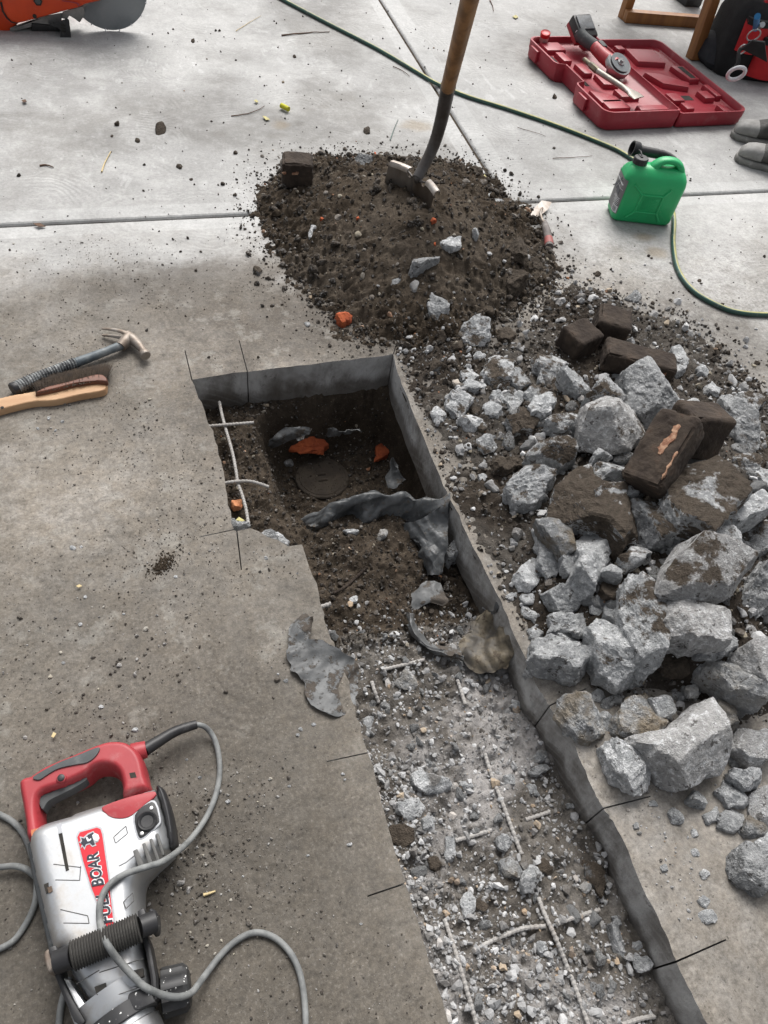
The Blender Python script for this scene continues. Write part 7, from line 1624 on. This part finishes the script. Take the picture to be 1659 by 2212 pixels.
sheet_('membrane', [[(1020, 585, -.20), (1045, 590, -.18), (1060, 620, -.19)], [(1010, 700, -.23), (1060, 660, -.2), (1090, 700, -.2)], [(1030, 750, -.24), (1060, 740, -.22), (1095, 720, -.21)]], 24, 24, .0016, 'film', 'scrap of dark membrane in the right wall of the pit', 25, .008, 'P', .008)

# ------------------------------------------------------------------ reinforcing bars
def bar_pts(fr, pts, z):
    r = []
    for p in pts:
        zz = p[2] if len(p) > 2 else z
        if zz is None: q = hit(p[0], p[1], fr, .0035); r.append(q)
        else: r.append(G(p[0], p[1], zz, fr))
    return resample(cat(np.array(r), 8, False), .002)
def bar(mb, fr, pts, z, rad=.0042):
    a = bar_pts(fr, pts, z); mb.tube(a, rad * (1 + .10 * np.sign(np.sin(np.arange(len(a)) * 1.35))), 9)
RM = thing('rebar_mesh', G(210, 560, -.08, 'P'), 'pale rebar mesh left bare along the left side of the pit', 'reinforcing mesh')
for pts, z in (((( 143, 300), (160, 380), (182, 460), (210, 560), (228, 650), (240, 722), (262, 785), (282, 860), (296, 946)), -.070), (((68, 428), (160, 420), (240, 414), (322, 407)), -.062), (((148, 724), (200, 716), (240, 712), (300, 712), (350, 724), (400, 742)), -.062)):
    mb = MB(); bar(mb, 'P', pts, z); build('bar', mb, M['rebar'], RM, 0)
for lab, fr, pts in (('rebar running down the upper middle of the trench gravel', 'R', ((437, 215), (470, 320), (510, 420), (550, 530), (595, 650))), ('short rebar left of the long one in the trench gravel', 'R', ((308, 590), (390, 568), (467, 544))),
                     ('short rebar half buried between long rebar and right wall', 'R', ((612, 500), (660, 485), (717, 466))), ('curved rebar crossing the lower trench from the left', 'R', ((388, 1066), (450, 1032), (520, 1000), (600, 970), (700, 960))),
                     ('half buried rebar continuing the curved one to the right', 'R', ((750, 948), (830, 920), (930, 890))), ('long rebar down the right of the lower trench', 'R', ((668, 838), (700, 920), (740, 1005), (790, 1130), (840, 1260), (885, 1390))),
                     ('long rebar near the left edge of the lower trench', 'R', ((262, 930), (300, 1040), (345, 1190), (402, 1390))), ('rebar end at the bottom edge of the photo', 'R', ((1030, 1386), (1110, 1360), (1170, 1350))),
                     ('rebar stub lying across the soil edge of the trench', 'Q5', ((-8, 682), (80, 662), (176, 638))), ('short rebar below the tan membrane flap', 'Q5', ((318, 725), (336, 780), (352, 832))),
                     ('short rebar beside the grey membrane flap', 'T', ((648, 1308), (668, 1372), (694, 1445)))):
    mb = MB(); bar(mb, fr, pts, None); tag(build('rebar', mb, M['rebar'], None, 0), lab, 'rebar', 'bare rebars in the trench')
mb = MB(); bar(mb, 'T', ((300, 828), (345, 814), (382, 802)), -.05, .005); tag(build('rebar', mb, M['rebar'], None, 0), 'rebar stub sticking out of the left slab edge above the grey flap', 'rebar', 'bare rebars in the trench')
mb = MB(); bar(mb, 'T', ((400, 735), (480, 690), (560, 620), (620, 565)), None, .0035); tag(build('buried_pipe', mb, M['brick'], None, 0), 'thin dark pipe half buried in the soil below the black membrane', 'pipe')

# round cover at the bottom of the pit
p = G(676, 692, -.318, 'P'); q = G(538, 692, -.318, 'P'); r0 = .5 * np.linalg.norm(G(815, 692, -.318, 'P') - q)
RC = thing('round_cover', p, 'round dark cover at the bottom of the excavated pit', 'access cover')
mb = MB().lathe(p - [0, 0, .02], (0, 0, 1), [(0, r0), (.018, r0), (.021, r0 - .003), (.0195, r0 - .008), (.0195, r0 - .012), (.021, r0 - .014), (.021, .001)], 64); CV = build('lid', mb, M['cover'], RC, 30)
a_ = np.random.default_rng(6).uniform(0, 1, (260, 2)); P_ = np.array([p + [r0 * math.sqrt(a) * math.cos(6.283 * b), r0 * math.sqrt(a) * math.sin(6.283 * b), .0005] for a, b in a_ if a > .25 or b > .5])
scatter('cover_crumbs', P_, np.random.default_rng(7).uniform(.0012, .0036, len(P_)), M['pit_soil'], 1, 8, 22, 'damp soil crumbs lying on the round cover', 'soil crumbs')
for dy in (.012, -.012):
    mb = MB().tube(np.array([p + [-.014, dy, .0015], p + [-.006, dy, .0035], p + [.008, dy, .0035], p + [.014, dy, .0015]]), .0045, 8, flat=.6); build('lift_lug', mb, M['cover'], CV, 50)

# ------------------------------------------------------------------ odds and ends on the concrete
def twig_(fr, pts, r, label, mat='twig', catg='twig', name='twig'):
    mb = MB(); r *= .6; a = cat(np.array([G(x, y, .004, fr) for x, y in pts]), 6, False); a[:, 2] += fbm(a * 30, 2, 5) * .002; mb.tube(a, np.linspace(r, r * .5, len(a)), 6); tag(build(name, mb, M[mat], None, 50), label, catg, 'twigs and scraps on the concrete')
twig_('Q0', ((1218, 152), (1280, 146), (1340, 140), (1425, 137)), .006, 'thick brown twig lying left of the hose')
twig_('Q0', ((1000, 500), (1060, 492), (1110, 478), (1144, 458)), .0035, 'curved dry twig behind the heap beside yellow flecks')
twig_('Q0', ((1020, 134), (1075, 98), (1130, 68)), .0028, 'pale thin straw far back on the concrete', 'cork', 'straw', 'straw')
twig_('Q0', ((440, 742), (455, 700), (480, 655)), .005, 'pale stalk left of the large black clod', 'cork', 'stalk', 'stalk')
twig_('Q0', ((172, 714), (200, 712), (232, 722)), .006, 'dry brown leaf curl near the left joint', 'twig', 'leaf', 'leaf')
twig_('Q1', ((28, 604), (45, 555), (62, 515)), .004, 'green grass blade left of the shovel socket', simple and 'hose', 'grass blade', 'grass_blade')
twig_('Q1', ((40, 287), (80, 305), (112, 330)), .0035, 'dark twig beside the hose left of the shovel')
twig_('Q1', ((730, 684), (810, 680), (900, 674)), .0028, 'thin reddish twig left of the jerry can')
twig_('Q1', ((578, 550), (640, 568), (700, 588)), .0022, 'fine dark twig between hose and tool case')
twig_('Q1', ((458, 0), (470, 25), (474, 48)), .005, 'dry leaf stalk at the top of the concrete right of the shaft')
twig_('D', ((880, 825), (905, 818), (932, 808)), .005, 'dry leaf lying on the slab below the grey cable', 'cork', 'leaf', 'leaf')
twig_('S', ((1065, 268), (1095, 282), (1125, 300)), .006, 'short bark stick in front of the grey diamond disc')
mb = MB(); a, b = G(1216, 455, .014, 'Q0'), G(1248, 472, .014, 'Q0'); mb.tube(np.array([a, b]), .010, 12); tag(build('ear_plug', mb, simple('yellow_foam', (.52, .50, .03), (.42, .40, .03), 30, .8), None, 50), 'yellow foam plug on the concrete behind the heap', 'plug')
def fleck(fr, sp, label, mat='leaf', catg='leaf', name='leaf'):
    mb = MB(); w = np.array([G(x, y, .004, fr) for x, y in P2(sp)]); w[:, 2] += np.random.default_rng(len(label)).uniform(0, .006, len(w)); mb.plate(w, .001); tag(build(name, mb, M[mat], None, 0), label, catg, 'twigs and scraps on the concrete')
fleck('Q0', '1098,440 1108,434 1118,440 1110,448', 'yellow fleck left of the yellow foam plug')
fleck('Q0', '1135,506 1150,503 1168,518 1150,522', 'yellow flecks in front of the yellow foam plug')
fleck('Q1', '425,770 435,755 448,775 436,792', 'pale yellow leaf at the slab joint right of the heap')
fleck('Q1', '555,72 570,66 582,74 570,82', 'pale cream leaf on the far concrete right of the shaft')
fleck('Q0', '145,972 175,968 200,980 170,985', 'orange-brown leaf lying in the left joint', 'twig')
fleck('Q0', '95,436 112,432 118,445 102,448', 'small brown leaf at far left behind the joint', 'twig')
fleck('Q4', '330,322 345,316 357,322 342,330', 'yellow stub on the slab above the white fragment', 'cork', 'stub', 'stub')
fleck('D', '224,145 234,125 246,130 236,150', 'cream stub on the slab above the demolition hammer', 'cork', 'stub', 'stub')
fleck('P', '228,915 245,897 275,915 262,928', 'pale green leaf beside the rebar at the left edge of the pit', 'leaf')

# broken edge of the slab at the near left corner of the pit: pale crumbled concrete under the surface
chunk('200,940 215,930 295,945 300,965 240,972 205,965', 'pale crumbled concrete at the end of the bare rebar mesh', 'P', zc=-.035, t=.03, val=.72, dirt=.05, level=4, tilt=.1)
chunk('345,965 380,985 440,1010 500,1030 490,1050 400,1050 370,1000', 'pale broken slab edge at the near corner of the pit', 'P', zc=-.045, t=.035, val=.74, dirt=.0, level=5, tilt=.1)
chunk('195,640 330,640 325,560 245,570', 'dark dirt patch dropped on the left slab', 'Q4', t=.004, dirt=1, val=.1, mat='mudrock', name='dirt_patch', catg='dirt', group=None) if False else None
P_ = np.array([G(*q, 0, 'Q4') for q in [(705 + a * 42 + b * 18, 228 - a * 30 + b * 24) for a, b in np.random.default_rng(4).normal(0, .55, (420, 2))]])
scatter('dirt_patch', P_, np.random.default_rng(5).uniform(.0015, .0042, len(P_)), M['soil'], 1, 8, 21, 'little heap of dark dirt on the left slab', 'dirt')
